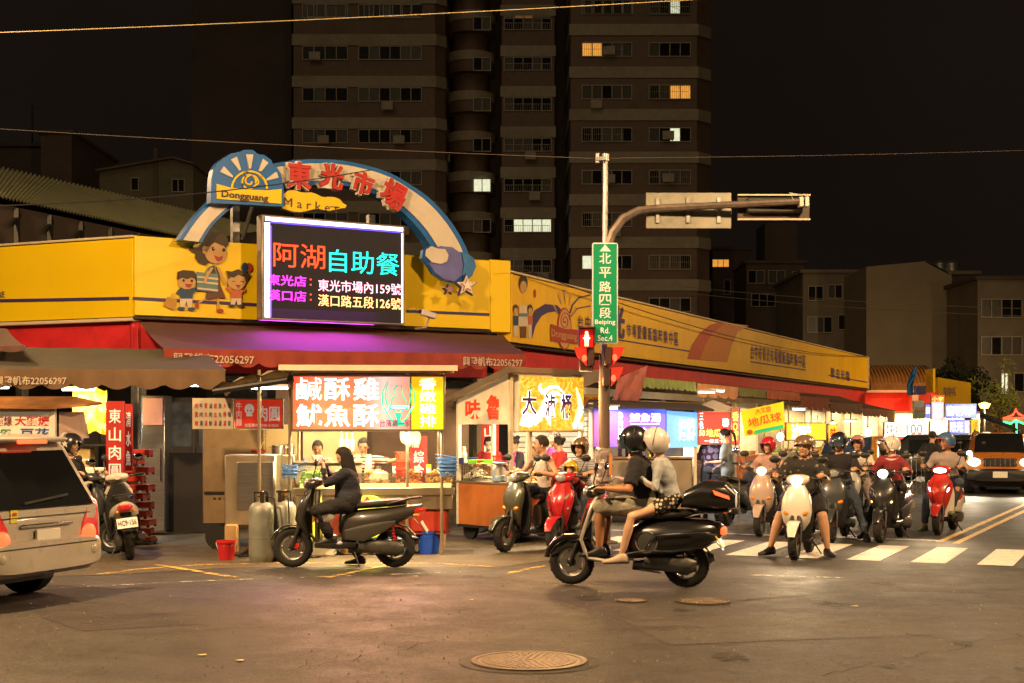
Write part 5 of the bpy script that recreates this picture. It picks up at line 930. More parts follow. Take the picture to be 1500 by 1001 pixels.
def helmet(t, HT, m, kind='open', visor=None, rim=None, sz=1.0, peak=False):
    b = MB(HT); n, k = 28, 12; vs = []
    for lay, k_ in ((0, 1.0), (1, .88)):
        for i in range(k+1):
            for j in range(n):
                a = 2*pi*j/n; aa = abs((a+pi) % (2*pi)-pi); f = min(1, max(0, (aa-radians(48))/radians(28))); f = f*f*(3-2*f)
                tm = radians(74+(128-74)*f) if kind == 'open' else (radians(84+14*f) if kind == 'half' else radians(80+58*f)); th = tm*i/k
                vs.append((.010+.138*k_*sz*sin(th)*cos(a), .122*k_*sz*sin(th)*sin(a), .025+.135*k_*sz*cos(th)))
    fs = []; g = lambda l, i, j: l*(k+1)*n+i*n+j % n
    for i in range(k):
        for j in range(n): fs += [(g(0, i, j), g(0, i+1, j), g(0, i+1, j+1), g(0, i, j+1)), (g(1, i, j+1), g(1, i+1, j+1), g(1, i+1, j), g(1, i, j))]
    for j in range(n): fs.append((g(0, k, j), g(1, k, j), g(1, k, j+1), g(0, k, j+1)))
    b.add(vs, fs, True); o = b.to('helmet', m, t)
    if rim:
        b = MB(HT); b.tube([Vector(vs[k*n+j])*1.0 for j in range(n)], .008, 6, closed=True); b.to('helmet_rim', rim, o)
    if kind != 'half':
        b = MB(HT); b.tube([(.010-.139*sz*sin(a)*.25+.13*sz*sin(a)*0, .1225*sz*cos(a), .025+.1355*sz*sin(a)*.985) for a in [radians(-12+204*k/18) for k in range(19)]], .0035, 5); b.to('helmet_seam', black, o)
    b = MB(HT); b.tube([(.03, .088*sz, -.05), (.045, .060, -.105), (.055, 0, -.128), (.045, -.060, -.105), (.03, -.088*sz, -.05)], .008, 6); b.to('chin_strap', black, o)
    if visor:
        b = MB(HT); vv = []
        for i in range(7):
            th = radians(58+58*i/6)
            for j in range(13): a = radians(-62+124*j/12); vv.append((.012+.150*sz*sin(th)*cos(a), .130*sz*sin(th)*sin(a), .02+.145*sz*cos(th)))
        b.add(vv, [(i*13+j, i*13+j+1, i*13+14+j, i*13+13+j) for i in range(6) for j in range(12)], True); b.to('visor', visor, o)
    if peak:
        b = MB(HT); b.slab([(.10, .09, .085), (.20, .07, .075), (.215, 0, .078), (.20, -.07, .075), (.10, -.09, .085)], (0, 0, .01)); b.to('peak', peak, o)
    return o
clearv = M('clear_visor', (.9, .9, .9), .05, trans=1, var=.02, ior=1.05); smoke = M('smoke_visor', (.03, .05, .08), .06, coat=1)
def hairdo(t, HT, m, kind, sz=1):
    b = MB(HT); n, k = 26, 12; vs = []
    for i in range(k+1):
        for j in range(n):
            a = 2*pi*j/n; aa = abs((a+pi) % (2*pi)-pi); f = min(1, max(0, (aa-radians(50))/radians(35))); f = f*f*(3-2*f); tm = radians(62+(118-62)*f) if kind != 'long' else radians(62+(125-62)*f)
            th = tm*i/k; q = 1+.05*noise.noise(Vector((a*3, th*4, 2)))+.015*sin(a*17); vs.append((-.004+.106*q*sin(th)*cos(a), .089*q*sin(th)*sin(a), .028+.108*q*cos(th)))
    for j in range(n): v = vs[k*n+j]; vs.append((v[0]*.82, v[1]*.82, v[2]+.004))
    b.add(vs, [(i*n+j, (i+1)*n+j, (i+1)*n+(j+1) % n, i*n+(j+1) % n) for i in range(k+1) for j in range(n)], True)
    if kind == 'long':
        b.T = Matrix.Translation(HT.translation) @ Matrix.Rotation(HT.to_euler().z, 4, 'Z')
        for s in range(15):
            a = radians(80+200*s/14); x, y = .085*cos(a), .083*sin(a); b.tube([(x, y, .02), (x*1.12-.01, y*1.12, -.10), (x*1.2-.04, y*1.05, -.22), (x*1.0-.07, y*.8, -.33-.03*sin(s*2.1))], [.022, .024, .02, .007], 7)
    if kind == 'tail': b.tube([(-.09, 0, .06), (-.14, .005, .05), (-.17, 0, -.03), (-.16, 0, -.15), (-.14, .01, -.24)], [.02, .026, .028, .022, .006], 8)
    if kind == 'bun': b.ball((-.105, 0, .07), (.045, .045, .042))
    if kind == 'curly':
        for s in range(60): a = s*2.4; th = radians(10+95*(s/60)); b.ball((-.015+.105*sin(th)*cos(a), .095*sin(th)*sin(a), .035+.11*cos(th)), .026, 6, 4) if not (cos(a) > .45 and th > radians(55)) else None
    return b.to('hair', m, t)
def shoe(b, a, yaw, kind, s=1, pitch=0):
    R = Matrix.Translation(a) @ Matrix.Rotation(yaw, 4, 'Z') @ Matrix.Rotation(pitch, 4, 'Y'); T0 = b.T; b.T = T0 @ R
    if kind == 'foot': b.loft([((x*s, 0, z*s), (0, 1, 0), (0, 0, 1), w*s, h*s, 2.4) for x, z, w, h in ((-.055, -.045, .026, .032), (-.02, -.03, .032, .05), (.05, -.05, .038, .032), (.12, -.066, .044, .018), (.165, -.07, .038, .013), (.185, -.072, .02, .008))], 12)
    elif kind == 'sole': b.loft([((x*s, 0, -.084*s), (0, 1, 0), (0, 0, 1), w*s, .009*s, 3) for x, w in ((-.07, .028), (-.02, .036), (.05, .038), (.13, .048), (.18, .04), (.20, .02))], 12); b.tube([(.09*s, .046*s, -.08*s), (.10*s, .02*s, -.04*s), (.10*s, -.02*s, -.04*s), (.09*s, -.046*s, -.08*s)], .011*s, 6); b.tube([(-.03*s, .036*s, -.075*s), (.01*s, .03*s, -.01*s), (.01*s, -.03*s, -.01*s), (-.03*s, -.036*s, -.075*s)], .008*s, 6)
    else: b.loft([((x*s, 0, z*s), (0, 1, 0), (0, 0, 1), w*s, h*s, 2.6) for x, z, w, h in ((-.075, -.05, .03, .03), (-.055, -.035, .040, .055), (-.01, -.025, .044, .065), (.05, -.047, .047, .044), (.12, -.062, .052, .030), (.18, -.068, .044, .024), (.205, -.074, .022, .014))], 14)
    b.T = T0
def person(lab, loc, rz, pel, ch, hands, feet, s=1.0, fem=False, sk_=skin, hair='short', helm=None, top=None, sleeve=.45, bot=None, leg=.5, shoes=('shoe', black), yaw=0, pitch=0, roll=0, twist=0, elb=((-.4, .5, -1), (-.4, -.5, -1)), knee=((1, .5, .3), (1, -.5, .3)), fyaw=(.15, -.15), fp=(0, 0), curl=.5, hup=((0, 0, 1), (0, 0, 1)), mask=None, grp=None, hm=None, cap=1, bulk=1.0, extra=None, legs=True, face=True, skirt=0, wr=.011):
    t = thing('person', lab, 'person', (loc[0], loc[1], loc[2] if len(loc) > 2 else 0), rz, grp); pel, ch = Vector(pel), Vector(ch); up = (ch-pel).normalized()
    X = Vector((cos(twist), sin(twist), 0)); X = (X-up*X.dot(up)).normalized(); Y = up.cross(X); g = .90 if fem else 1.0; g *= bulk; sp = (ch-pel).length
    hp = [pel+Vector((0, q*.092*s, -.01)) for q in (1, -1)]; sh = [ch+Y*q*(.178 if not fem else .155)*s-up*.045*s for q in (1, -1)]
    hc = ch+up*.055*s+Vector((.02, 0, .108*s)); l = (.285*s, .25*s, .43*s, .42*s)
    arm = [ik(sh[i], hands[i], l[0], l[1], elb[i]) for i in (0, 1)]; lg = [ik(hp[i], feet[i], l[2], l[3], knee[i]) for i in (0, 1)]
    def torso(b, o, z0=-.10, z1=1.02, ex=0):
        st = [(-.10, .150, .105), (.0, .168, .118), (.16, .162 if fem else .155, .112), (.36, .132 if fem else .146, .100), (.6, .158 if fem else .168, .122 if fem else .112), (.82, .165, .108), (.95, .13, .082), (1.02, .07, .06)]
        L = [(pel+(ch-pel)*f+Vector((0, 0, 0)), Y, X, (w*g*s*(1.06 if fem and f < .2 else 1)+o), d*g*s+o+(.02*g*(bulk-1)*5 if .1 < f < .6 else 0), 2.3) for f, w, d in st if z0 <= f <= z1]; b.loft(L, 20)
    b = MB(); torso(b, 0); b.tube([ch-up*.03, hc-Vector((.015, 0, .04))], [.058*s, .052*s], 12)
    for i in (0, 1):
        e, h = arm[i]; k_, f = lg[i]; b.ball(sh[i], .056*g*s, 10, 8); b.tube([sh[i], sh[i].lerp(e, .5), e, e.lerp(h, .3), h], [.054*g*s, .046*g*s, .038*g*s, .040*g*s, .025*s], 12); b.ball(e, .039*g*s, 8, 6)
        if legs: b.ball(hp[i], .09*g*s, 10, 8); b.tube([hp[i], hp[i].lerp(k_, .5), k_, k_.lerp(f, .3), f], [.092*g*s, .078*g*s, .054*g*s, .058*g*s, .034*s], 14); b.ball(k_, .056*g*s, 10, 8)
    vs, fs = remesh(b, .016, 3); B = MB(); B.add(vs, fs, True)
    HT = Matrix.Translation(hc) @ Matrix.Rotation(yaw, 4, 'Z') @ Matrix.Rotation(pitch, 4, 'Y') @ Matrix.Rotation(roll, 4, 'X') @ Matrix.Scale(s*(1 if s > .8 else 1.12), 4)
    hv, hf = headmesh(); B.add([HT @ v for v in hv], hf, True)
    for i in (0, 1):
        e, h = arm[i]; hand(B, h-(h-e).normalized()*.01, h-e, hup[i], s*(.92 if fem else 1), curl if not isinstance(curl, tuple) else curl[i], 1 if i == 0 else -1)
        if shoes[0] in ('foot', 'sandal') and legs: shoe(B, lg[i][1], fyaw[i], 'foot', s, fp[i])
    B.to('body', sk_, t, ang=80)
    if face:
        if top and sleeve: b = MB(); b.tube([ch-up*.012*s+X*.068*cos(a)*s+Y*.074*sin(a)*s-up*.03*cos(a)*s for a in [2*pi*k/18 for k in range(18)]], .009, 6, closed=True); b.to('neckline', top, t)
        for q in (1, -1):
            b = MB(HT); b.ball((.083, q*.031, .008), (.008, .0135, .0062), 8, 6); b.to('eye', eyem, t); b = MB(HT); b.box((.091, q*.031, .029), (.008, .034, .005), rz=q*.35, bev=.002); b.to('eyebrow', hair_m, t)
        b = MB(HT); b.ball((.090, 0, -.0565), (.006, .021, .004), 8, 6); b.to('mouth', lipm, t)
    if mask: b = MB(HT); b.ball((.072, 0, -.05), (.040, .058, .045), 14, 10); b.to('face_mask', mask, t)
    if helm: helmet(t, HT, **helm)
    if hair and not (helm and hair == 'short'): hairdo(t, HT, hm or hair_m, hair)
    if top:
        b = MB(); torso(b, .014, -.05 if legs else -.2); 
        if sleeve > 0:
            for i in (0, 1):
                e, h = arm[i]; q = min(1, sleeve*2); b.ball(sh[i], .068*g*s, 10, 8); p = [sh[i], sh[i].lerp(e, q*.98)]; r = [.068*g*s, (.062 if sleeve < .6 else .054)*g*s]
                if sleeve > .5: p.append(e.lerp(h, min(.97, sleeve*2-1))); r.append(.040*g*s)
                b.tube(p, r, 12); 
        o = MB().add(*remesh(b, .015, 3, wr), True).to('shirt' if sleeve else 'vest', top, t, ang=80)
    if bot and legs:
        b = MB(); torso(b, .016, -.10, .2)
        for i in (0, 1):
            k_, f = lg[i]; b.ball(hp[i], .105*g*s, 10, 8); q = min(1, leg*2); p = [hp[i], hp[i].lerp(k_, q)]; r = [.108*g*s, (.072 if leg > .5 else .092-.012*q)*g*s]
            if leg > .5: b.ball(k_, .070*g*s, 10, 8); p += [k_.lerp(f, (leg*2-1)*.6), k_.lerp(f, min(.97, leg*2-1))]; r += [.066*g*s, .052*g*s]
            b.tube(p, r, 14)
        MB().add(*remesh(b, .015, 3, wr), True).to('trousers' if leg > .6 else 'shorts', bot, t, ang=80)
    if legs and shoes[0] != 'foot':
        for i in (0, 1): b = MB(); shoe(b, lg[i][1], fyaw[i], 'sole' if shoes[0] == 'sandal' else 'shoe', s, fp[i]); b.to('sandal' if shoes[0] == 'sandal' else 'shoe', shoes[1], t)
    t['_'] = 0; del t['_']
    if extra: extra(t, dict(HT=HT, ch=ch, pel=pel, arm=arm, lg=lg, X=X, Y=Y, up=up, sh=sh, hc=hc))
    return t
def rider(sc, lab, px_=-.16, z=.83, lean=.06, feet='floor', hands=None, s=.97, hgt=.43, **k):
    hands = hands or [(.24, .29, 1.06), (.24, -.29, 1.06)]
    F = {'floor': [(.20, .12, .40), (.20, -.12, .40)], 'ground': [(.02, .33, .10), (.02, -.33, .10)], 'lground': [(.02, .36, .10), (.2, -.12, .40)], 'rground': [(.2, .12, .40), (.02, -.36, .10)]}[feet] if isinstance(feet, str) else feet
    return person(lab, sc.location, sc.rotation_euler[2], (px_, 0, z), (px_+lean, 0, z+hgt*s), hands, F, s=s, **k)
dark_cl = cloth('black', (.014, .013, .016)); navy_cl = cloth('navy', (.02, .022, .035)); khaki = cloth('khaki_grey', (.30, .28, .22)); denim_l = cloth('pale_denim', (.32, .34, .36)); denim = cloth('denim', (.045, .06, .09)); white_cl = cloth('white', (.62, .55, .50)); maroon_cl = cloth('maroon', (.22, .02, .03)); grey_cl = cloth('grey', (.33, .27, .25)); pinkg = cloth('pink_grey', (.45, .28, .24)); red_cl = cloth('red', (.45, .03, .03)); bluegrey = cloth('blue_grey', (.22, .26, .30)); magenta = cloth('magenta', (.50, .05, .22))
hw = paint('helmet_white', (.62, .58, .54)); hbk = paint('helmet_black', (.015, .014, .018)); hred = paint('helmet_red', (.50, .015, .03)); hblue = paint('helmet_blue', (.05, .13, .28), rough=.45); hyel = paint('helmet_yellow', (.45, .33, .02)); hpink = paint('helmet_pink', (.45, .22, .24)); hbrown = paint('helmet_brown', (.16, .10, .06)); orange_rim = M('orange_rim', (.55, .08, .02), .4)
def stripes(name, c1, c2, sc=26, axis='Z'):
    m = bpy.data.materials.new(name); m.use_nodes = True; n = m.node_tree; N = n.nodes; L = n.links; tc = N.new('ShaderNodeTexCoord'); w = N.new('ShaderNodeTexWave'); w.bands_direction = axis; w.inputs['Scale'].default_value = sc/6.28; w.inputs['Distortion'].default_value = .4
    L.new(tc.outputs['Object'], w.inputs[0]); r = N.new('ShaderNodeValToRGB'); r.color_ramp.interpolation = 'CONSTANT'; r.color_ramp.elements[0].color = (*c1, 1); r.color_ramp.elements[1].color = (*c2, 1); r.color_ramp.elements[1].position = .62; L.new(w.outputs[0], r.inputs[0]); L.new(r.outputs[0], N['Principled BSDF'].inputs['Base Color']); N['Principled BSDF'].inputs['Roughness'].default_value = .85; return m
def spots(name, c1, c2, sc=26, th=.35):
    m = bpy.data.materials.new(name); m.use_nodes = True; n = m.node_tree; N = n.nodes; L = n.links; tc = N.new('ShaderNodeTexCoord'); w = N.new('ShaderNodeTexVoronoi'); w.inputs['Scale'].default_value = sc; w.inputs['Randomness'].default_value = .45
    L.new(tc.outputs['Object'], w.inputs[0]); r = N.new('ShaderNodeValToRGB'); r.color_ramp.interpolation = 'CONSTANT'; r.color_ramp.elements[0].color = (*c2, 1); r.color_ramp.elements[1].color = (*c1, 1); r.color_ramp.elements[1].position = th; L.new(w.outputs[0], r.inputs[0]); L.new(r.outputs[0], N['Principled BSDF'].inputs['Base Color']); N['Principled BSDF'].inputs['Roughness'].default_value = .85; return m
polka = spots('polka_dots', (.015, .013, .012), (.6, .5, .36), 24, .38); strp = stripes('striped_knit', (.62, .50, .40), (.22, .02, .03), 40); tie = spots('tie_dye', (.05, .02, .05), (.30, .25, .38), 9, .5); flor = spots('palm_print', (.014, .013, .012), (.16, .13, .10), 12, .27); grstr = stripes('grey_stripe', (.30, .30, .33), (.16, .16, .19), 60)
# --- pair on the black scooter
rider(vesp, 'driver of the black scooter in black T-shirt, pale shorts and black helmet', px_=-.17, z=.86, lean=.08, s=1.05, hgt=.46, feet=[(.30, .13, .40), (.30, -.13, .40)], hands=[(.22, .28, 1.04), (.22, -.28, 1.04)], helm=dict(m=hbk, kind='full', visor=smoke, sz=1.12, rim=M('helmet_green_rim', (.05, .2, .18), .4)), top=dark_cl, sleeve=.42, bot=khaki, leg=.56, shoes=('shoe', black), sk_=skin_tan, bulk=1.12, knee=((1, .3, .5), (1, -.3, .5)), fyaw=(.05, -.05), pitch=.08)
rider(vesp, 'passenger on the black scooter in pale denim jacket, polka dot shorts and white helmet', px_=-.44, z=.90, lean=.12, s=1.0, hgt=.44, fem=True, feet=[(.05, .20, .34), (.05, -.20, .34)], hands=[(-.12, .17, 1.16), (-.12, -.17, 1.16)], helm=dict(m=hw, kind='full', sz=1.16), top=denim_l, sleeve=.98, bot=polka, leg=.22, shoes=('shoe', M('cream_flats', (.45, .36, .27), .5)), sk_=skin_pale, knee=((1, .5, .5), (1, -.5, .5)), hair='short', pitch=.1, elb=((-.3, .6, -1), (-.3, -.6, -1)))
# --- woman with phone
def phone(t, q):
    h = q['arm'][0][1]; ph = thing('mobile_phone', 'mobile phone held up by the woman in the dark jacket', 'phone', sc_phone.matrix_world @ Vector((0, 0, 0)) if False else tuple(Vector(sc_phone.location)+Matrix.Rotation(sc_phone.rotation_euler[2], 3, 'Z') @ Vector((.31, -.02, 1.27))), sc_phone.rotation_euler[2])
    b = MB(); b.box((0, 0, 0), (.012, .075, .15), ry=-.5, bev=.005); b.to('casing', white_paint, ph); b = MB(); b.box((-.0065, 0, -.003), (.003, .066, .13), ry=-.5); b.to('screen', E('phone_screen', (.6, .7, 1), .6), ph)
rider(sc_phone, 'long haired woman in dark jacket looking at a phone on the graphite scooter', px_=-.05, z=.78, lean=.03, hgt=.42, s=.93, fem=True, feet=[(.15, .10, .36), (-.15, -.30, .09)], hands=[(.24, .05, 1.18), (.26, -.09, 1.22)], hair='long', top=navy_cl, sleeve=.98, bot=dark_cl, leg=.97, pitch=.45, elb=((-.5, .7, -.8), (-.5, -.7, -.8)), hup=((-1, 0, .5), (-1, 0, .5)), extra=phone, wr=.014, bulk=1.25, sk_=skin_pale)
# --- man in vest
def vest(t, q): pass
rider(sc_ol, 'man in white and black vest and dark shorts sitting astride the olive scooter', px_=-.18, z=.82, lean=.10, s=1.0, hgt=.45, feet=[(.0, .42, .10), (.26, -.14, .38)], top=cloth('vest_white', (.58, .48, .42)), sleeve=0, bot=cloth('dark_shorts', (.02, .02, .035)), leg=.45, shoes=('sandal', black), sk_=skin, hair='short', yaw=-.7, twist=-.25, elb=((-.3, .6, -.5), (-.3, -.6, -.5)), bulk=1.0)
# --- mother and child
rider(sc_red, 'mother in grey striped shirt and beige open helmet on the red scooter', px_=-.22, z=.82, lean=.02, s=.95, fem=True, feet='floor', helm=dict(m=hbrown, kind='full', rim=black, sz=1.08), top=grstr, sleeve=.45, bot=denim, leg=.95, sk_=skin, wr=.005)
rider(sc_red, 'small child in yellow helmet and red top standing before the mother on the red scooter', px_=.08, z=.70, lean=.02, hgt=.42, s=.68, feet=[(.12, .07, .40), (.12, -.07, .40)], hands=[(.26, .18, 1.02), (.26, -.18, 1.02)], helm=dict(m=hyel, kind='open', sz=1.1), top=maroon_cl, sleeve=.95, bot=denim, leg=.95, sk_=skin_pale, mask=M('mask_pink', (.55, .38, .36), .8))
# --- waiting group
rider(sc_wh, 'heavy rider in dark palm print shirt and shorts on the pearl white scooter', px_=-.18, z=.83, lean=.03, s=1.0, hgt=.42, feet=[(.08, .34, .10), (.08, -.40, .10)], helm=dict(m=hbrown, kind='half', sz=1.05), top=flor, sleeve=.45, bot=dark_cl, leg=.44, bulk=1.22, shoes=('shoe', black), fyaw=(.5, -.6))
rider(sc_pk, 'rider with glossy red helmet, dark jacket over pink top, on the rose silver scooter', px_=-.18, z=.82, s=.92, fem=True, feet=[(.02, .34, .10), (.2, -.12, .40)], helm=dict(m=hred, kind='full', sz=1.08, rim=black), top=pinkg, sleeve=.95, bot=dark_cl, leg=.97, yaw=-.5, sk_=skin)
rider(sc_mid, 'rider in black shirt, loose jeans and black helmet behind the white scooter', px_=-.15, z=.84, s=1.0, lean=.03, feet=[(.05, .42, .10), (.0, -.30, .10)], helm=dict(m=hbk, kind='full', visor=smoke, sz=1.08), top=dark_cl, sleeve=.45, bot=denim, leg=.97, yaw=-.4)
rider(sc_sv, 'rider in white T-shirt and pink-black helmet on the silver scooter', px_=-.16, z=.82, s=.95, feet=[(.05, .36, .10), (.2, -.12, .40)], helm=dict(m=hpink, kind='full', rim=black, sz=1.05, peak=hbk), top=white_cl, sleeve=.45, bot=grey_cl, leg=.9, sk_=skin)
def collar(t, q):
    b = MB(); c = q['ch']; b.tube([c+q['X']*.085*cos(a)+q['Y']*.10*sin(a)-q['up']*(.02+.02*cos(a)) for a in [2*pi*k/20 for k in range(20)]], .017, 6, closed=True); b.to('collar', white_cl, t)
rider(sc_bk, 'rider in maroon blouse with pale collar and white helmet on the black sporty scooter', px_=-.16, z=.83, s=.95, fem=True, feet=[(.2, .13, .40), (.05, -.38, .10)], helm=dict(m=hw, kind='open', rim=hbk, sz=1.08, peak=hbk), top=maroon_cl, sleeve=.8, bot=dark_cl, leg=.95, yaw=-1.25, extra=collar, shoes=('shoe', black), sk_=skin_pale)
rider(sc_rw, 'slim rider in grey shirt and blue helmet with orange edge on the red-white scooter', px_=-.18, z=.83, s=1.0, feet=[(.2, .13, .40), (.0, -.33, .10)], helm=dict(m=hblue, kind='open', rim=orange_rim, sz=1.1), top=grey_cl, sleeve=.6, bot=denim, leg=.95, yaw=-.9, shoes=('shoe', M('green_trainers', (.15, .2, .05), .5)), sk_=skin)
rider(sc_far, 'distant rider in dark clothes with a dark helmet beside the orange car', s=.97, feet='floor', helm=dict(m=hbrown, kind='open'), top=dark_cl, sleeve=.95, bot=dark_cl, leg=.95)
def starm(t, q):
    for sgn in (-1,):
        b = MB(q['HT']); pts = [(.0+.052*(1 if k % 2 == 0 else .42)*sin(pi*k/5), .03+.052*(1 if k % 2 == 0 else .42)*cos(pi*k/5)) for k in range(10)]; b.slab([(p[0], -.150, p[1]) for p in pts], (0, .012, 0)); b.to('star_emblem', white_paint, t)
        b = MB(q['HT']); b.tube([(-.085, .128*sin(a), .035+.138*cos(a)) for a in [radians(-115+230*k/14) for k in range(15)]], .011, 6); b.to('helmet_stripe', white_paint, t)
rider(sc_lf, 'rider in dark jacket and black helmet with a white star behind the minivan', px_=-.10, z=.82, s=1.0, hgt=.44, feet='floor', helm=dict(m=hbk, kind='full', sz=1.12), top=dark_cl, sleeve=.97, bot=dark_cl, leg=.97, extra=starm, bulk=1.1)
rider(sc_wh, 'partly hidden passenger with grey helmet behind the heavy rider', px_=-.52, z=.86, s=.95, feet=[(-.15, .25, .34), (-.15, -.25, .34)], hands=[(-.25, .2, 1.0), (-.25, -.2, 1.0)], helm=dict(m=paint('helmet_grey', (.22, .2, .18)), kind='half'), top=dark_cl, bot=denim, leg=.95)
def stand(lab, px, d, rz, hands, s=1.0, pel=None, fz=0, head=(0, 0), zoff=0, **k):
    x = (px-CX)*d/F_PX; pel = pel or (0, 0, .93*s); return person(lab, (x, d, zoff), rz, pel, (pel[0]+.03, pel[1], pel[2]+.48*s), hands, [(.0, .11*s, .09), (.0, -.11*s, .09)], s=s, yaw=head[0], pitch=head[1], **k)
LH = lambda s=1, x=.3, y=.2, z=1.0: [(x, y, z), (x, -y, z)]
FACE = -pi/2   # facing the camera
def towel(t, q):
    b = MB(); c = q['ch']; 
    for s in (1, -1): b.loft([(c+q['Y']*s*.075+q['X']*.02+Vector((0, 0, .03)), (0, 1, 0), (1, 0, .3), .035, .015, 2.5), (c+q['Y']*s*.08+q['X']*.11-Vector((0, 0, .06)), (0, 1, 0), (1, 0, .2), .045, .014, 2.5), (c+q['Y']*s*.07+q['X']*.155-Vector((0, 0, .22)), (0, 1, 0), (1, 0, 0), .05, .012, 2.5), (c+q['Y']*s*.065+q['X']*.15-Vector((0, 0, .36)), (0, 1, 0), (1, 0, 0), .045, .01, 2.5)], 10)
    b.to('towel', M('towel', (.6, .5, .34), .9, bump=.4), t)
def apron(m):
    def f(t, q):
        b = MB(); c, p = q['ch'], q['pel']; X, Y = q['X'], q['Y']
        b.loft([(c-Vector((0, 0, .13))+X*.03, Y, X, .10, .115, 2.4), (c.lerp(p, .5)+X*.03, Y, X, .15, .125, 2.4), (p+X*.03, Y, X, .18, .14, 2.4), (p+X*.04-Vector((0, 0, .3)), Y, X, .19, .13, 2.4)], 16); [b.tube([c-Vector((0, 0, .13))+Y*s*.08+X*.11, c+Y*s*.07+X*.05+Vector((0, 0, .035)), c+Y*s*.06-X*.09], .014, 6) for s in (1, -1)]; b.to('apron', m, t)
    return f
stand('stall cook in a dull grey shirt looking down behind the fried chicken counter', 466, 19.95, FACE, LH(1, .33, .12, 1.12), s=.88, head=(.1, .35), top=grey_cl, bot=dark_cl, leg=.95, sk_=skin_tan)
stand('woman cook in red striped shirt with a cream towel round her neck reaching sideways', 533, 19.9, FACE, [(.22, .60, 1.24), (.36, -.10, 1.05)], s=.90, fem=True, head=(.0, .3), top=strp, bot=dark_cl, leg=.95, hair='bun', extra=towel, elb=((-.2, .3, -1), (-.3, -.6, -1)), sk_=skin)
stand('vendor in red shirt with short hair and white mask behind the orange cart', 719, 22.6, FACE-.6, LH(1, .34, .15, 1.1), s=.90, head=(.6, .35), top=red_cl, bot=dark_cl, leg=.95, mask=white_cl, sk_=skin_pale)
stand('woman vendor in black top and magenta apron with pink mask behind the orange cart', 757, 22.5, FACE-.9, LH(1, .3, .1, 1.1), s=.90, fem=True, head=(-.3, .45), top=dark_cl, bot=dark_cl, leg=.95, extra=apron(magenta), mask=pinkg, hair='bun', sk_=skin)
stand('customer in red top with hair tied up behind the man in the vest', 822, 22.9, radians(150), LH(1, .3, .1, 1.1), s=.9, fem=True, top=red_cl, hair='bun', bot=dark_cl, leg=.95)
stand('person with curly greying hair in a magenta top behind the waiting customers', 815, 23.9, radians(-150), LH(1, .3, .1, 1.1), s=.94, fem=True, top=magenta, hair='curly', hm=M('grey_hair', (.10, .07, .06), .7), bot=dark_cl, leg=.95)
stand('woman in purple tie-dye T-shirt with her back turned near the yellow banner', 1042, 26.0, radians(75), [(.25, .15, 1.05), (.2, -.3, 1.0)], s=.95, fem=True, top=tie, hair='bun', bot=cloth('grey_trousers', (.1, .1, .11)), leg=.95, bulk=1.15)
stand('young woman with a long ponytail in pale blue-grey shirt near the yellow banner', 1066, 25.4, radians(160), [(.3, .15, 1.05), (.25, -.2, .95)], s=.97, fem=True, top=bluegrey, hair='tail', bot=bluegrey, leg=.5, sk_=skin_pale, head=(0, .3))
stand('dark haired diner in a pale vest sitting low at the blue sign stall', 1018, 26.5, radians(120), LH(1, .3, .15, .8), s=.9, pel=(0, 0, .55), top=grey_cl, sleeve=0, bot=dark_cl, leg=.5)
stand('pedestrian in black standing behind the rider in the blue helmet', 1364, 31, radians(40), LH(1, .1, .3, .9), s=.93, top=dark_cl, bot=dark_cl, leg=.95)
stand('seated diner in dark shirt at the low table behind the passing black scooter', 932, 24.5, radians(170), LH(1, .3, .1, .8), s=.88, pel=(0, 0, .6), top=dark_cl, bot=dark_cl, leg=.9)
stand('diner with black hair bending over the counter beyond the man in the vest', 790, 23.5, radians(-170), LH(1, .3, .1, 1.0), s=.8, top=bluegrey, bot=dark_cl, leg=.95)
# ================================================================ stalls
def px_thing(name, lab, cat, px, d, rz=0, grp=None): return thing(name, lab, cat, ((px-CX)*d/F_PX, d, 0), rz, grp)
tube_w = E('fluorescent_tube', (.85, .95, 1), 14, .02); tube_y = E('warm_tube', (1, .80, .48), 12, .02); bulb_m = E('bulb_lit', (1, .78, .42), 22, .02)
def tube_light(lab, p, L, rz, m=tube_w, power=40, col=(.8, .92, 1), down=True):
    t = thing('fluorescent_light', lab, 'tube light', p, rz); b = MB(); b.box((0, 0, .035), (L, .09, .04), bev=.01); b.to('fitting', white_paint, t); b = MB(); b.cyl((-L/2+.04, 0, 0), (L/2-.04, 0, 0), .016, n=10); b.to('tube', m, t)
    lamp('AREA', (0, 0, -.03), power, col, (L, .06), tgt=(0, .001, -2), par=t); return t
def bulb(lab, p, power=35, col=(1, .72, .36), r=.05):
    t = thing('light_bulb', lab, 'light bulb', p, 0, 'bare bulbs hanging in the stalls'); b = MB(); b.ball((0, 0, 0), (r, r, r*1.2)); b.to('bulb', bulb_m, t); b = MB(); b.cyl((0, 0, r), (0, 0, r+.06), .02); b.tube([(0, 0, r+.05), (.02, 0, .4)], .005, 6); b.to('socket', black, t)
    lamp('POINT', (0, -.02, -.1), power, col, .06, par=t); return t
def lumps(name, par, x0, x1, y0, y1, z, n, r, m, pile=.05, seed=1, slope=0):
    rnd = random.Random(seed); b = MB()
    for _ in range(n):
        x, y = rnd.uniform(x0, x1), rnd.uniform(y0, y1); e = 1-max(abs(2*(x-x0)/(x1-x0)-1), abs(2*(y-y0)/(y1-y0)-1))**2; q = r*rnd.uniform(.6, 1.3)
        b.ball((x, y, z+rnd.uniform(0, pile)*e*1.6+slope*(y-y0)), (q, q*rnd.uniform(.6, 1), q*.6), 6, 4, R=Matrix.Rotation(rnd.uniform(0, 3), 3, 'Z'))
    return b.to(name, m, par, None, 'stuff')
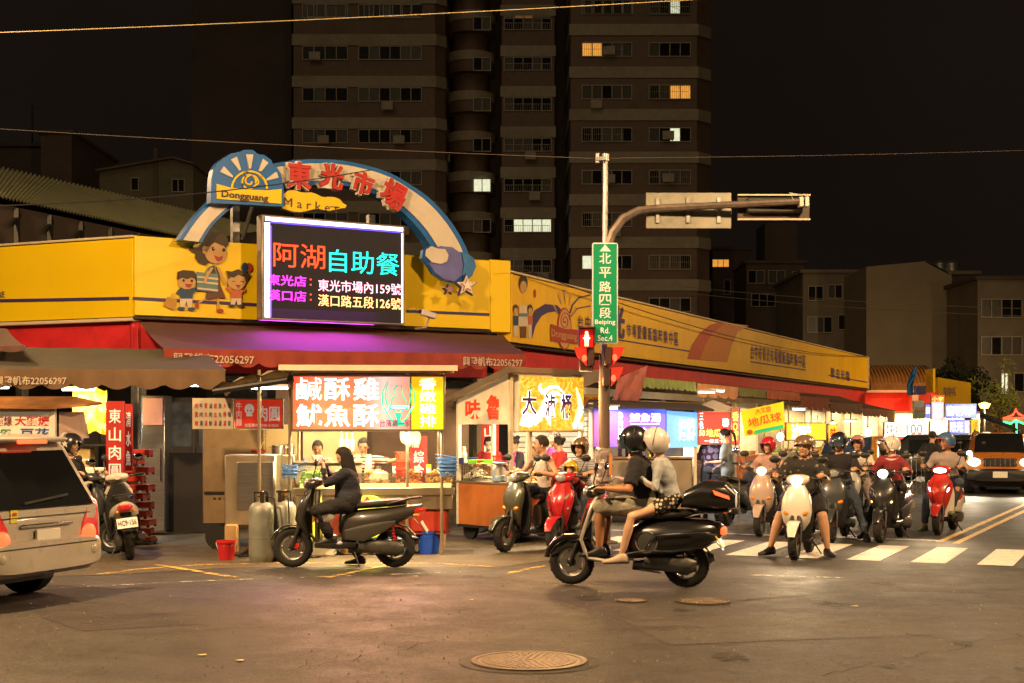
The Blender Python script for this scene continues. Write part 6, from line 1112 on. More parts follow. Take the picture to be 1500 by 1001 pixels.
fried = M('fried_food', (.50, .27, .07), .6, 0, .4, 30); paleF = M('pale_food', (.60, .52, .33), .6, 0, .3, 25); green = M('green_leaves', (.12, .28, .03), .6, 0, .5, 20); orangeF = M('orange_food', (.55, .17, .03), .5, 0, .3, 20)
plast_b = M('blue_plastic', (.10, .26, .60), .35, coat=.3); plast_r = M('red_plastic', (.50, .04, .02), .35, coat=.3); plast_g = M('green_plastic', (.25, .60, .06), .35, coat=.3); plast_y = M('yellow_plastic', (.70, .62, .03), .4); melamine = M('white_melamine', (.65, .60, .50), .3)
acryl = M('acrylic_sheet', (.9, .86, .75), .08, trans=.96, var=.02, ior=1.2); steel_w = M('warm_steel', (.50, .42, .30), .36, .85, .15, 5, dirt=.3, dcol=(.2, .12, .05))
# ---- fried chicken stall
S1 = px_thing('food_stall', 'fried chicken stall with a big glowing red and yellow sign, counter and steel poles', 'food stall', 429, 18.4, radians(5))
b = MB(); b.tube([(-.04, .02, 0), (-.04, .02, 2.42)], .022); b.to('pole', steel_w, S1)
for x, y in ((-.42, -.1), (1.48, .15), (1.93, .1), (0, 1.3), (1.93, 1.3)): b = MB(); b.tube([(x, y, 0), (x, y, 2.42)], .022); b.to('pole', steel_w, S1)
b = MB(); b.box((.98, .55, 2.46), (2.25, 1.75, .035)); b.to('roof_sheet', M('roof_tin', (.30, .27, .22), .5, .5, .2, 4, dirt=.4), S1); b = MB(); b.box((.98, -.34, 2.44), (2.27, .04, .07)); b.box((.98, -.10, 2.41), (2.2, .04, .05)); b.to('roof_rail', cream, S1)
b = MB(); vs = []
for i in range(9):
    for j in range(6): vs.append((-1.0+i*.125, -.2+j*.3, 2.18+.26*(i/8)**.7-.05*sin(j*1.5)+.03*sin(i*2.1+j)))
b.add(vs, [(i*6+j, i*6+6+j, i*6+7+j, i*6+1+j) for i in range(8) for j in range(5)]); b.to('canvas_flap', M('dirty_canvas', (.26, .20, .10), .85, 0, .2, 4, dirt=.5), S1)
b = MB(); b.tube([(-1.0, -.15, 2.14), (.02, -.15, 2.30)], .04); b.tube([(-.4, -.1, 2.1), (-.75, .9, 2.25)], .015); b.to('canvas_roller', dark_metal, S1)
sg = thing('lit_sign', 'glowing red sign with big white Chinese characters and green chicken emblem above the fryer', 'sign', S1.location, S1.rotation_euler[2])
b = MB(); b.box((.98, -.02, 1.995), (1.98, .16, .74), bev=.01); b.to('casing', steel_w, sg)
def grad_sign(name, stops, s, axis='X', x0=0, x1=2, noise_=0):
    m = bpy.data.materials.new(name); m.use_nodes = True; n = m.node_tree; N = n.nodes; L = n.links; p = N['Principled BSDF']; tc = N.new('ShaderNodeTexCoord'); sx = N.new('ShaderNodeSeparateXYZ'); L.new(tc.outputs['Object'], sx.inputs[0])
    mr = N.new('ShaderNodeMapRange'); mr.inputs[1].default_value = x0; mr.inputs[2].default_value = x1; L.new(sx.outputs[axis], mr.inputs[0]); src = mr.outputs[0]
    if noise_:
        no = N.new('ShaderNodeTexNoise'); no.inputs['Scale'].default_value = 7; no.inputs['Detail'].default_value = 6; no.inputs['Distortion'].default_value = 2.5; L.new(tc.outputs['Object'], no.inputs[0]); src = no.outputs[0]
    r = N.new('ShaderNodeValToRGB'); e = r.color_ramp.elements
    for i, (ps, c) in enumerate(stops):
        q = e[i] if i < 2 else e.new(ps); q.position = ps; q.color = (*c, 1)
    L.new(src, r.inputs[0]); L.new(r.outputs[0], p.inputs['Emission Color']); p.inputs['Base Color'].default_value = (.3, .1, .05, 1); p.inputs['Roughness'].default_value = .3; p.inputs['Emission Strength'].default_value = s; return m
b = MB(); b.box((.76, -.104, 1.995), (1.50, .008, .68)); b.to('red_face', grad_sign('sign_print_red', [(0, (1, .10, .04)), (1, (1, .34, .22)), (.25, (1, .28, .12)), (.60, (1, .22, .10)), (.78, (1, .72, .6))], 1.05, 'X', 0, 1.5), sg)
b = MB(); b.box((1.735, -.104, 1.995), (.41, .008, .68)); b.to('yellow_face', E('sign_yellow', (1, .43, .01), 1.3), sg)
wsg = E('sign_white_lit', (1, .93, .80), 3.2, .05); tsg = E('sign_teal', (.01, .55, .35), .9); psg = E('sign_dark_print', (.12, .04, .12), .3); rsg = E('sign_red_lit', (1, .06, .02), 1.0)
b = None
for ch, x, z in (('鹹', .05, 2.03), ('酥', .41, 2.03), ('雞', .78, 2.03), ('魷', .05, 1.69), ('魚', .41, 1.69), ('酥', .78, 1.69)): text(sg, ch, (x, z, .33, .29), wsg, y=-.112, ext=.006, off=.002 if ch == '鹹' else .014)
def sgp(pts, w, m, n='emblem_line', y=-.115):
    b = MB(); b.tube([(p[0], y, p[1]) for p in pts], w, 6); return b.to(n, m, sg)
ex, ez = 1.36, 2.02
for s in (1, -1): sgp([(ex+s*.05, ez-.29), (ex+s*.12, ez-.2), (ex+s*.20, ez-.06), (ex+s*.21, ez+.1), (ex+s*.13, ez+.28), (ex+s*.17, ez+.08), (ex+s*.14, ez-.06), (ex+s*.03, ez-.14)], .009, tsg)
sgp([(ex-.10, ez-.07), (ex-.08, ez+.04), (ex-.03, ez+.08), (ex-.06, ez+.14), (ex-.02, ez+.2), (ex+.04, ez+.2), (ex+.05, ez+.08), (ex+.1, ez+.0), (ex+.11, ez-.07), (ex-.10, ez-.07)], .009, tsg); sgp([(ex-.13, ez-.1), (ex+.13, ez-.1)], .009, tsg); b = MB(); b.prism([(ex-.05, ez-.15), (ex+.05, ez-.15), (ex+.02, ez-.24), (ex+.1, ez-.32), (ex-.1, ez-.32), (ex-.02, ez-.24)], -.118, -.11); b.to('emblem_cup', tsg, sg)
text(sg, '台灣第一家', (1.12, 1.685, .40, .095), psg, y=-.124, ext=.006, off=.012)
for ch, z in zip('香嫩雞排', (2.17, 2.01, 1.85, 1.69)): text(sg, ch, (1.63, z, .22, .145), E('sign_cream_lit', (1, .9, .55), 2.4, .05) if ch != '香' else wsg, y=-.112, ext=.006, off=.008)
lamp('AREA', (.98, .10, 1.60), 130, (1, .76, .40), (1.8, .1), tgt=(.98, .35, .6), par=S1); lamp('AREA', (.98, 1.2, 2.3), 110, (1, .74, .40), (1.7, .3), tgt=(.98, 1.0, 0), par=S1); lamp('AREA', (.98, -.14, 2.0), 230, (1, .45, .25), (1.8, .6), tgt=(.98, -3, .6), par=sg, name='sign_light')
ct = thing('food_counter', 'steel fryer counter piled with fried food and greens under the red sign', 'counter', S1.location, S1.rotation_euler[2])
b = MB(); b.box((1.05, .55, .70), (2.05, .8, .20), bev=.01); b.box((1.05, .14, .84), (2.1, .03, .10), bev=.008); b.to('fryer_top', steel_w, ct)
b = MB(); b.box((1.05, .55, .44), (1.95, .7, .34)); b.to('cabinet', M('counter_red_steel', (.30, .06, .04), .4, .4, .2, 4, dirt=.4), ct)
b = MB(); b.box((1.72, .19, .44), (.55, .02, .26), bev=.006); b.to('red_panel', M('red_lit_panel', (.45, .05, .03), .4, .2), ct)
for k in range(5): b = MB(); b.box((.22+.42*k, .55, .825), (.40, .62, .03), bev=.008); b.box((.22+.42*k, .55, .845), (.36, .58, .012)); b.to('tray', steel, ct)
b = MB(); b.box((1.07, .17, .98), (1.95, .012, .20)); b.slab([(2.08, .16, .88), (2.08, .9, .88), (2.08, .9, 1.25), (2.08, .16, 1.02)], (.01, 0, 0)); b.to('acrylic_guard', acryl, ct)
b = MB(); b.box((1.07, .165, .90), (1.97, .03, .09)); b.to('lit_strip', E('lit_strip', (1, .66, .2), 1.1), ct)
for k, (mm, nm, sd) in enumerate(((green, 'greens', 1), (paleF, 'pale_fritter', 2), (fried, 'fried_chicken', 3), (orangeF, 'fried_prawn', 4), (fried, 'fried_squid', 5))): lumps(nm, ct, .06+.42*k, .40+.42*k, .30, .82, .87, 150, .026, mm, .10, sd, .32)
for x in (.2, 1.85): b = MB(); b.lathe([(.05, 0), (.05, .02), (.02, .03)], (x, .6, .02), n=10); b.box((x, .6, .15), (.05, .05, .26)); b.to('leg', dark_metal, ct)
b = MB(); b.box((.42, .99, 1.05), (.9, .02, .30)); b.to('splash_back', steel_w, ct); b = MB(); b.box((.42, 1.0, 1.21), (.92, .22, .025)); b.to('shelf', steel_w, ct)
b = MB(); b.box((1.0, 3.0, 1.3), (2.9, .05, 1.9)); b.to('back_board', M('dark_board', (.07, .04, .022), .6, 0, .3, 3), ct)
def w2(t, x, y, z): return t.matrix_world @ Vector((x, y, z))
bpy.context.view_layer.update()
def bowl(lab, p, r, h, m, grp=None, cat='bowl', name='bowl'):
    t = thing(name, lab, cat, p, 0, grp); b = MB(); b.lathe([(r*.5, 0), (r*.55, .005), (r, h), (r*.95, h), (r*.5, .012), (0, .012)], n=18); b.to('bowl_shell', m, t); b = MB(); b.lathe([(r*.99, h-.006), (r*1.05, h), (r*.99, h+.006)], n=18); b.to('rim', m, t); return t
bowl('white bowl on the steel shelf left of the striped cook', w2(S1, .25, 1.0, 1.223), .075, .07, melamine); bowl('larger white bowl on the steel shelf beside the striped cook', w2(S1, .70, 1.0, 1.223), .10, .06, melamine)
for k, (x, a) in enumerate(((1.02, .6), (1.18, -.5))):
    t = thing('paper_cone', 'white paper scoop standing among the fried food, ' + ('left' if k == 0 else 'right') + ' one', 'paper scoop', w2(S1, x, .4, .93)); b = MB(); b.slab([(-.05, 0, 0), (.05, 0, 0), (.10+a*.1, .03, .14), (-.02+a*.1, .03, .17), (-.1+a*.1, .02, .11)], (0, .008, 0)); b.lathe([(.02, 0), (.05, .06), (.047, .06), (.018, 0)], n=10); b.to('paper', melamine, t)
def basket(lab, p, r, h, m, handle=0, rz=0, grp=None):
    t = thing('basket', lab, 'basket', p, rz, grp); b = MB()
    b.lathe([(0, 0), (r*.78, 0), (r*.8, .01), (r*.78, .012), (0, .012)], n=18); b.lathe([(r*.97, h-.02), (r*1.04, h-.02), (r*1.04, h), (r*.97, h)], n=22)
    for k in range(22): a = 2*pi*k/22; b.box((r*.88*cos(a), r*.88*sin(a), h/2), (.006, .012, h), rz=a, ry=.0)
    b.to('basket_body', m, t)
    if handle: b = MB(); b.tube([(r, .02, h), (r+handle, .012, h+.04), (r+handle, -.012, h+.04), (r, -.02, h)], .006, 6); b.to('handle', m, t)
    return t
for k in range(3): basket(['lowest', 'middle', 'topmost'][k]+' blue strainer basket in the stack hanging at the left pole', w2(S1, -.03, -.16, 1.03+k*.045), .10, .08, plast_b, .12, 0, 'blue strainer baskets')
for k in range(4): basket(['lowest', 'second lowest', 'second highest', 'topmost'][k]+' blue strainer basket at the right end of the fried chicken counter', w2(S1, 2.0, -.12, 1.05+k*.05), .12, .09, plast_b, -.28, 0, 'blue strainer baskets')
for k in range(3): basket(['lowest', 'middle', 'topmost'][k]+' red basket in the small stack behind the fried food', w2(S1, 1.42, .55, 1.02+k*.11), .10, .11, plast_r, 0, 0, 'red baskets')
for k, (x, z, m_, nm) in enumerate(((1.10, 1.20, steel, 'steel'), (1.32, 1.24, plast_r, 'red'), (1.62, 1.2, white_paint, 'white'), (1.78, 1.22, plast_y, 'yellow'))):
    t = thing('condiment_shaker', nm+' topped seasoning shaker standing behind the fried food', 'shaker', w2(S1, x, .88, 1.0)); b = MB(); b.lathe([(0, 0), (.035, 0), (.035, z-1.08), (.02, z-1.06), (0, z-1.05)], n=12); b.to('jar', melamine, t); b = MB(); b.lathe([(.037, z-1.09), (.037, z-1.05), (0, z-1.045)], n=12); b.to('lid', m_, t)
for k in range(3):
    t = thing('hanging_bag', ['left', 'middle', 'right'][k]+' bundle of small paper bags hanging under the fried chicken sign', 'paper bags', w2(S1, .62+.07*k, .2, 1.42)); b = MB(); b.box((0, 0, .02), (.055, .03, .16), bev=.006); b.to('bag_stack', card, t); b = MB(); b.tube([(0, 0, .1), (0, 0, .22)], .004, 5); b.to('string', white_paint, t)
t = thing('hanging_sign', 'small red sign with white characters hanging behind the red baskets', 'sign', w2(S1, 1.55, 1.0, 0), 0); b = MB(); b.box((.1, 0, 1.25), (.24, .02, .62), bev=.004); b.to('board', redl, t); text(t, '綜\n合', (.03, 1.0, .14, .36), E('sign_char_w', (.9, .8, .7), .5), y=-.014, ext=.004); text(t, '滷', (-.0, 1.4, .1, .1), E('sign_char_w', (.9, .8, .7), .5), y=-.014, ext=.004)
t = thing('plastic_bags', 'bundle of pale plastic bags hanging right of the striped cook', 'plastic bags', w2(S1, 1.45, .55, 1.58)); b = MB(); [b.ball((.05*i, .02*i, -.05*(i % 2)), (.07, .05, .12)) for i in range(4)]; vs_, fs_ = remesh(b, .012, 2, .012); MB().add(vs_, fs_, True).to('bag', M('thin_plastic', (.6, .45, .33), .3), t)
yd = thing('yellow_round_sign', 'round lime yellow sign disc behind the graphite scooter seat', 'sign', w2(S1, .98, -.05, .52), 0); b = MB(); b.lathe([(0, -.02), (.27, -.02), (.28, 0), (.27, .02), (0, .02)], axis='Y', n=32); b.to('disc', E('lime_disc', (.75, .80, .04), .75), yd); b = MB(); b.prism([(-.07, .2), (.03, .2), (-.02, .27)], -.03, -.022); b.to('red_mark', rsg, yd); b = MB(); b.box((.15, 0, -.38), (.03, .03, .3)); b.box((-.15, 0, -.38), (.03, .03, .3)); b.to('stand', dark_metal, yd)
t = thing('number_board', 'short lime and white board below the hanging helmet', 'sign', w2(S1, .28, -.1, .30)); b = MB(); b.box((0, 0, .05), (.3, .02, .2), rz=0, ry=-.5); b.to('board', E('lime_disc', (.75, .80, .04), .75), t)
lamp('AREA', tuple(w2(S1, .9, -.12, .62)), 4, (.85, .85, .1), .4, tgt=tuple(w2(S1, .8, -2, 0)))
hk = thing('hook_helmet', 'pale helmet with red and black print hanging on the graphite scooter', 'helmet', sc_phone.matrix_world @ Vector((.22, .13, .62))); helmet(hk, Matrix.Scale(.95, 4) @ Matrix.Rotation(2.8, 4, 'Z'), hw, kind='full'); b = MB(); b.ball((-.03, -.122, .05), (.035, .012, .03)); b.to('red_print', redl, hk); b = MB(); [b.box((.03+.028*k, -.125, .04), (.008, .01, .045), ry=.3) for k in range(2)]; b.to('dark_print', black, hk)
# ---- steel cabinets, gas bottles, buckets at the left of the stall
cb = px_thing('steel_cabinet', 'tall stainless steel cabinet beside the gas cylinders', 'cabinet', 329, 18.5, radians(4)); b = MB(); b.box((.33, .35, .86), (.66, .7, .92), bev=.012); b.to('body', steel_w, cb); b = MB(); b.box((.40, -.008, .92), (.48, .02, .62), bev=.006); b.to('door_panel', steel, cb); b = MB(); b.box((.10, .0, .24), (.16, .3, .36), bev=.01); b.to('carton', card, cb); b = MB(); b.box((.5, .3, .2), (.3, .5, .4)); b.to('base', steel_w, cb)
cb2 = px_thing('wooden_cart', 'brown cart cupboard left of the steel cabinet', 'cart', 297, 19.6, radians(4)); b = MB(); b.box((.42, .4, 1.0), (.84, .8, 1.3), bev=.01); b.to('body', M('cart_brown', (.22, .15, .08), .5, .2, .15, 2, dirt=.4), cb2); b = MB(); b.box((.42, -.01, .78), (.8, .02, .03)); [b.box((.16+.07*k, -.006, .70), (.03, .01, .02)) for k in range(8)]; b.to('vent_slot', black, cb2); b = MB(); [b.cyl((x, -.0, .17), (x, .06, .17), .17, n=16) for x in (.2,)]; b.to('wheel', rubber, cb2)
sc_ = px_thing('counter_screen', 'warm lit steel screen shelf behind the cabinet with bowls on it', 'counter', 344, 19.3, radians(4)); b = MB(); b.box((.40, .3, .80), (.80, .5, 1.00), bev=.01); b.to('counter_body', steel_w, sc_); b = MB(); b.box((.40, .62, 1.5), (.82, .03, .44)); b.to('shelf_panel', M('lit_cream_panel', (.62, .45, .22), .5, 0, .1, 2), sc_); b = MB(); b.box((1.25, 1.9, 1.55), (.95, .03, .75)); b.to('back_panel', M('lit_cream_panel', (.62, .45, .22), .5, 0, .1, 2), sc_)
bpy.context.view_layer.update()
rb = bowl('red bowl with a yellow ladle on the steel counter', w2(sc_, .31, .1, 1.305), .11, .06, plast_r); b = MB(); b.tube([(0, 0, .03), (.09, .02, .24)], .008); b.to('ladle', plast_y, rb)
t = thing('steel_pot', 'round steel pot on the steel counter', 'pot', w2(sc_, .58, .1, 1.305)); b = MB(); b.lathe([(0, .01), (.09, 0), (.095, .13), (.10, .13), (.09, .125), (.085, .02), (0, .02)], n=22); b.to('pot_body', steel, t); b = MB(); [b.tube([(s*.095, -.02, .10), (s*.125, 0, .10), (s*.095, .02, .10)], .006, 6) for s in (1, -1)]; b.to('handle', steel, t)
cylm = M('gas_bottle_grey', (.26, .28, .24), .5, .3, .15, 4, dirt=.5, dscale=5, dcol=(.12, .09, .06))
def gas(lab, px, d):
    t = px_thing('gas_cylinder', lab, 'gas cylinder', px, d, random.uniform(-.5, .5), 'gas cylinders'); b = MB(); b.lathe([(0, .02), (.13, .02), (.135, .0), (.14, .03), (.155, .06), (.158, .12), (.158, .60), (.15, .68), (.11, .735), (.04, .755), (0, .76)], n=28); b.to('bottle', cylm, t); b = MB(); b.lathe([(.159, .30), (.162, .31), (.159, .32)], n=28); b.to('weld_band', cylm, t)
    b = MB()
    for a in (.5, 2.6, 4.7): b.box((.085*cos(a), .085*sin(a), .80), (.012, .05, .13), rz=a)
    b.lathe([(.082, .86), (.096, .86), (.096, .885), (.082, .885), (.082, .86)], n=20); b.to('valve_guard', dark_metal, t); b = MB(); b.cyl((0, 0, .75), (0, 0, .86), .022); b.cyl((-.06, 0, .82), (.06, 0, .82), .015); b.lathe([(.03, .86), (.04, .87), (.03, .885)], n=10); b.to('valve', M('brass', (.5, .33, .12), .35, .9), t)
    b = MB(); b.tube([(.05, -.02, .82), (.14, -.1, .80), (.17, -.12, .6), (.16, -.1, .2), (.1, .1, .03)], .01, 6); b.to('hose', black, t)
gas('grey gas cylinder standing nearer the steel cabinet', 383, 17.75); gas('grey gas cylinder right beside the front wheel of the graphite scooter', 416, 17.95)
def bucket(lab, px, d, r, h, m, hm):
    t = px_thing('bucket', lab, 'bucket', px, d); b = MB(); b.lathe([(0, .0), (r*.78, 0), (r*.98, h-.03), (r*1.05, h-.03), (r*1.05, h), (r*.95, h), (r*.75, .02), (0, .02)], n=28); b.lathe([(r*.93, h*.72), (r*.97, h*.74), (r*.94, h*.76)], n=28); b.to('pail', m, t); b = MB(); b.tube([(r*1.05*cos(a), -.25*r-r*.6*sin(a)*.3, h-.02-.13*sin(a)) for a in [pi*k/10 for k in range(11)]], .005, 6); b.to('handle', hm, t)
bucket('red plastic bucket in front of the steel cabinet', 332, 18.0, .12, .25, M('red_bucket', (.50, .02, .025), .35), white_paint); bucket('blue plastic bucket standing by the end of the fried chicken counter', 628, 18.9, .165, .31, M('blue_bucket', (.02, .09, .62), .35), plast_b)
bucket('small pale pink tub beside the blue bucket', 641, 19.9, .13, .34, M('pink_tub', (.55, .33, .25), .5), white_paint)
t = px_thing('noodle_sign', 'red noodle and meatball sign with white characters and a round face logo', 'sign', 343, 18.75, radians(2)); t.name = 'stall_sign'
b = MB(); b.box((.325, 0, 1.86), (.65, .05, .40), bev=.005); b.to('frame', cream, t); b = MB(); b.box((.325, -.028, 1.86), (.62, .006, .37)); b.to('face', M('sign_red_glow', (.60, .03, .015), .4, estr=.35, ecol=(1, .06, .02)), t); wl = M('white_lettering', (.7, .66, .58), .5, estr=.25, ecol=(1, .9, .75))
text(t, '牛\n肉\n麵', (.03, 1.70, .075, .31), wl, y=-.034); text(t, '肉圓', (.31, 1.76, .29, .20), wl, y=-.034, off=.015); text(t, '加盟專線 0928-310265', (.14, 1.685, .45, .045), wl, y=-.034); b = MB(); b.ball((.205, -.032, 1.92), (.062, .004, .07), 20, 10); b.box((.205, -.032, 1.84), (.08, .006, .03), bev=.004); b.to('face_logo', wl, t); b = MB(); [b.ball((.205+s*.022, -.038, 1.90), (.012, .003, .014)) for s in (1, -1)]; b.to('logo_eye', M('sign_red_glow', (.6, .03, .015)), t)
t = px_thing('menu_board', 'pale menu board covered with small red and blue characters', 'menu board', 282, 18.85, radians(2)); b = MB(); b.box((.27, 0, 1.86), (.54, .03, .41), bev=.004); b.to('board', M('menu_cream', (.42, .36, .26), .6), t)
for i in range(8):
    for j, h in ((0, .12), (1, .09), (2, .09)): text(t, ('肉圓麵', '牛肉湯', '貢丸湯', '滷肉飯', '豬血湯', '魚丸湯', '大骨湯', '乾麵線')[i][j], (.035+i*.062, 1.93-j*.115, .04, .07), navy if i % 2 else redl, y=-.018)
t = thing('water_bottle', 'round grey water bottle above the cabinet shelf edge', 'bottle', w2(sc_, .72, .35, 1.305)); b = MB(); b.lathe([(0, 0), (.05, 0), (.055, .12), (.03, .16), (.03, .18), (0, .18)], n=14); b.to('bottle', steel, t)
for k, (x, y, z, w, h, m_, lab) in enumerate(((.35, .2, .0, .4, .26, melamine, 'white foam box under the fried chicken counter near the front wheel'), (1.25, .3, .0, .42, .22, plast_b, 'blue crate under the right half of the fried chicken counter'), (.8, .35, 0, .34, .2, card, 'brown carton under the middle of the fried chicken counter'))):
    t = thing('crate', lab, 'crate', w2(S1, x, y, z)); b = MB(); b.box((0, 0, h/2+.005), (w, .3, h), bev=.012); b.to('box_body', m_, t); b = MB(); b.box((0, 0, h+.01), (w+.02, .32, .02), bev=.005); b.to('lid', m_, t)
t = thing('rubber_hose', 'black rubber hose lying on the pavement beside the gas cylinders', 'hose', P(350, 815, 18.3).xy.to_3d()); b = MB(); b.tube([(.05*k, .10*sin(k*.9), .015) for k in range(22)], .012, 6); b.to('hose', black, t)
# ---- orange corner cart
S2 = px_thing('food_cart', 'orange braised food cart with slanting roof and cream corner posts', 'food cart', 748, 20.4, radians(40)); S2.scale = (1.08,)*3; S2.location.z = -.136
for x, y, h in ((0, 0, 2.42), (1.27, 0, 2.40), (0, 1.12, 2.08), (1.27, 1.12, 2.08), (.62, 1.12, 2.1), (.35, .02, 1.64)): b = MB(); b.box((x, y, h/2+.17), (.05, .05, h-.34)); b.to('post', cream, S2)
orp = M('orange_panel', (.46, .13, .025), .42, 0, .12, 3, dirt=.45, dcol=(.2, .06, .02)); b = MB(); b.box((-.005, .56, .63), (.03, 1.1, .58), bev=.004); b.to('side_panel', orp, S2); b = MB(); b.box((.635, -.005, .63), (1.22, .03, .58), bev=.004); b.to('front_panel', orp, S2)
b = MB(); b.box((.63, .56, .93), (1.34, 1.2, .03), bev=.006); b.to('counter_top', steel_w, S2); b = MB(); b.box((.63, .56, .33), (1.28, 1.14, .05)); b.to('chassis', dark_metal, S2)
for x, y in ((.12, .12), (1.1, .12), (.12, 1.0), (1.1, 1.0)): b = MB(); b.cyl((x-.03, y, .265), (x+.03, y, .265), .139, n=18); b.to('wheel', rubber, S2)
b = MB(); b.slab([(-.12, -.12, 2.45), (1.8, -.12, 2.43), (1.8, 1.3, 2.02), (-.12, 1.3, 2.05)], (0, 0, .03)); b.to('roof', cream, S2); b = MB(); b.box((.84, -.13, 2.44), (1.96, .03, .07)); b.slab([(-.14, -.13, 2.41), (-.14, 1.3, 2.01), (-.14, 1.3, 2.08), (-.14, -.13, 2.49)], (.03, 0, 0)); b.to('fascia_rail', steel_w, S2)
b = MB(); b.slab([(-.03, .02, 1.72), (-.03, 1.1, 1.72), (-.03, 1.1, 2.06), (-.03, .02, 2.37)], (.012, 0, 0)); b.to('side_board', M('sign_ivory', (.62, .52, .36), .5, estr=.12, ecol=(1, .75, .45)), S2)
TL = Matrix.Rotation(-pi/2, 4, 'Z'); tr = M('painted_red', (.58, .045, .012), .5, estr=.15, ecol=(1, .08, .02))
text(S2, '味', (-.93, 1.79, .34, .27), tr, y=-.036, off=.03, T=TL); text(S2, '魯', (-.47, 1.78, .31, .34), tr, y=-.036, off=.03, T=TL)
b = MB(); b.box((.64, -.05, 2.0), (1.18, .12, .76), bev=.008); b.to('lightbox', white_paint, S2)
fs = thing('lit_sign', 'glowing flame coloured sign with dark purple characters and white swirls on the orange cart', 'sign', S2.location, S2.rotation_euler[2]); fs.scale = S2.scale
b = MB(); b.box((.64, -.114, 2.0), (1.14, .006, .72)); b.to('flame_face', grad_sign('flame_print', [(.3, (1, .22, .01)), (.9, (1, .95, .3)), (.46, (1, .42, .01)), (.54, (1, .62, .03)), (.64, (1, .75, .12))], 1.05, noise_=1), fs)
wsw = E('swirl_white', (1, .92, .8), 2.6, .05); dp = E('purple_print', (.06, .015, .09), .4, .05)
fr2 = lambda x, y: (.07+(x-545)/625*1.14, 1.64+(605-y)/520*.72)
def swirl(pts, w, m, n, y=-.12):
    L = [fr2(*p) for p in pts]; b = MB(); k = len(L); W_ = w if isinstance(w, list) else [w]*k
    for i in range(k-1):
        t_ = (Vector(L[i+1])-Vector(L[i])).normalized(); q = Vector((-t_.y, t_.x)); a1, a2 = W_[i]/2, W_[i+1]/2; A_, B2 = Vector(L[i]), Vector(L[i+1]); b.prism([A_+q*a1, B2+q*a2, B2-q*a2, A_-q*a1], y-.004, y)
    b.to(n, m, fs)
swirl([(560, 480), (600, 500), (660, 510), (740, 460), (790, 330), (850, 250), (900, 240), (950, 270)], [.22, .2, .16, .13, .10, .08, .05, .01], wsw, 'swirl'); swirl([(740, 150), (725, 200), (760, 240), (830, 190), (900, 180), (970, 240)], [.01, .05, .06, .05, .04, .01], wsw, 'swirl', -.124); swirl([(830, 560), (810, 480), (830, 400), (900, 300)], [.01, .08, .07, .03], wsw, 'swirl', -.128); swirl([(1090, 180), (1110, 260), (1140, 400), (1100, 500), (1060, 570)], [.01, .05, .10, .10, .01], E('pale_print', (1, .8, .5), 1.6), 'swirl', -.13)
for ch, x0, y0, x1, y1 in (('大', 550, 460, 690, 225), ('滷', 770, 480, 870, 250), ('桶', 930, 490, 1035, 250)):
    a, c = fr2(x0, y0), fr2(x1, y1); text(fs, ch, (a[0]-.008, a[1]-.008, c[0]-a[0]+.016, c[1]-a[1]+.016), wsw, y=-.136, ext=.003, off=.05); text(fs, ch, (a[0], a[1], c[0]-a[0], c[1]-a[1]), dp, y=-.142, ext=.003, off=.02)
text(fs, '香辣', (.98, 1.66, .2, .09), wsw, y=-.142, ext=.004)
lamp('AREA', (.64, -.15, 2.0), 150, (1, .55, .2), (1.1, .6), tgt=(.64, -3, .9), par=fs, name='sign_light'); lamp('AREA', (.6, .5, 1.95), 130, (1, .78, .45), (.9, .5), tgt=(.6, .5, 0), par=S2)
bpy.context.view_layer.update()
t = thing('food_cage', 'wire cage of snacks on the left corner of the orange cart', 'cage', w2(S2, .12, .85, .947), radians(40)); b = MB()
for z in (0, .07, .14, .22): b.box((0, 0, z), (.34, .36, .008))if z in (0,) else [b.box((0, s*.18, z), (.34, .006, .006)) or b.box((s*.17, 0, z), (.006, .36, .006)) for s in (1, -1)]
for k in range(9): [b.box((-.17+.0425*k, s*.18, .11), (.005, .005, .22)) for s in (1, -1)]; [b.box((s*.17, -.18+.045*k, .11), (.005, .005, .22)) for s in (1, -1)]
b.to('wire_frame', steel, t); lumps('snack', t, -.14, .14, -.15, .15, .04, 90, .035, paleF, .12, 8)
def tray(lab, p, s, m, rz=.7):
    t = thing('tray', lab, 'tray', p, rz); b = MB(); x, y, h = s; b.box((0, 0, .006), (x, y, .01)); [b.box((q*x/2, 0, h/2), (.008, y, h)) or b.box((0, q*y/2, h/2), (x, .008, h)) for q in (1, -1)]; b.to('tray_body', m, t); b = MB(); [b.box((0, q*y/2, h), (x+.02, .02, .008)) for q in (1, -1)]; b.to('lip', m, t); return t
tray('lime green tray resting on the snack cage', w2(S2, .14, .82, 1.175), (.30, .20, .06), plast_g); tray('dark blue tray behind the lime green one', w2(S2, .1, 1.08, 1.175), (.25, .2, .09), M('dark_blue_tray', (.04, .05, .18), .4))
t = thing('plastic_bag', 'upright pale plastic bag on the cage beside the green tray', 'plastic bag', w2(S2, .08, 1.12, 1.19)); b = MB(); b.loft([((0, 0, 0), (1, 0, 0), (0, 1, 0), .06, .05, 2), ((0, 0, .12), (1, 0, 0), (0, 1, 0), .05, .04, 2), ((.01, 0, .24), (1, 0, 0), (0, 1, 0), .02, .02, 2)], 12); vs_, fs_ = remesh(b, .01, 2, .014); MB().add(vs_, fs_, True).to('bag', M('thin_plastic', (.6, .45, .33)), t)
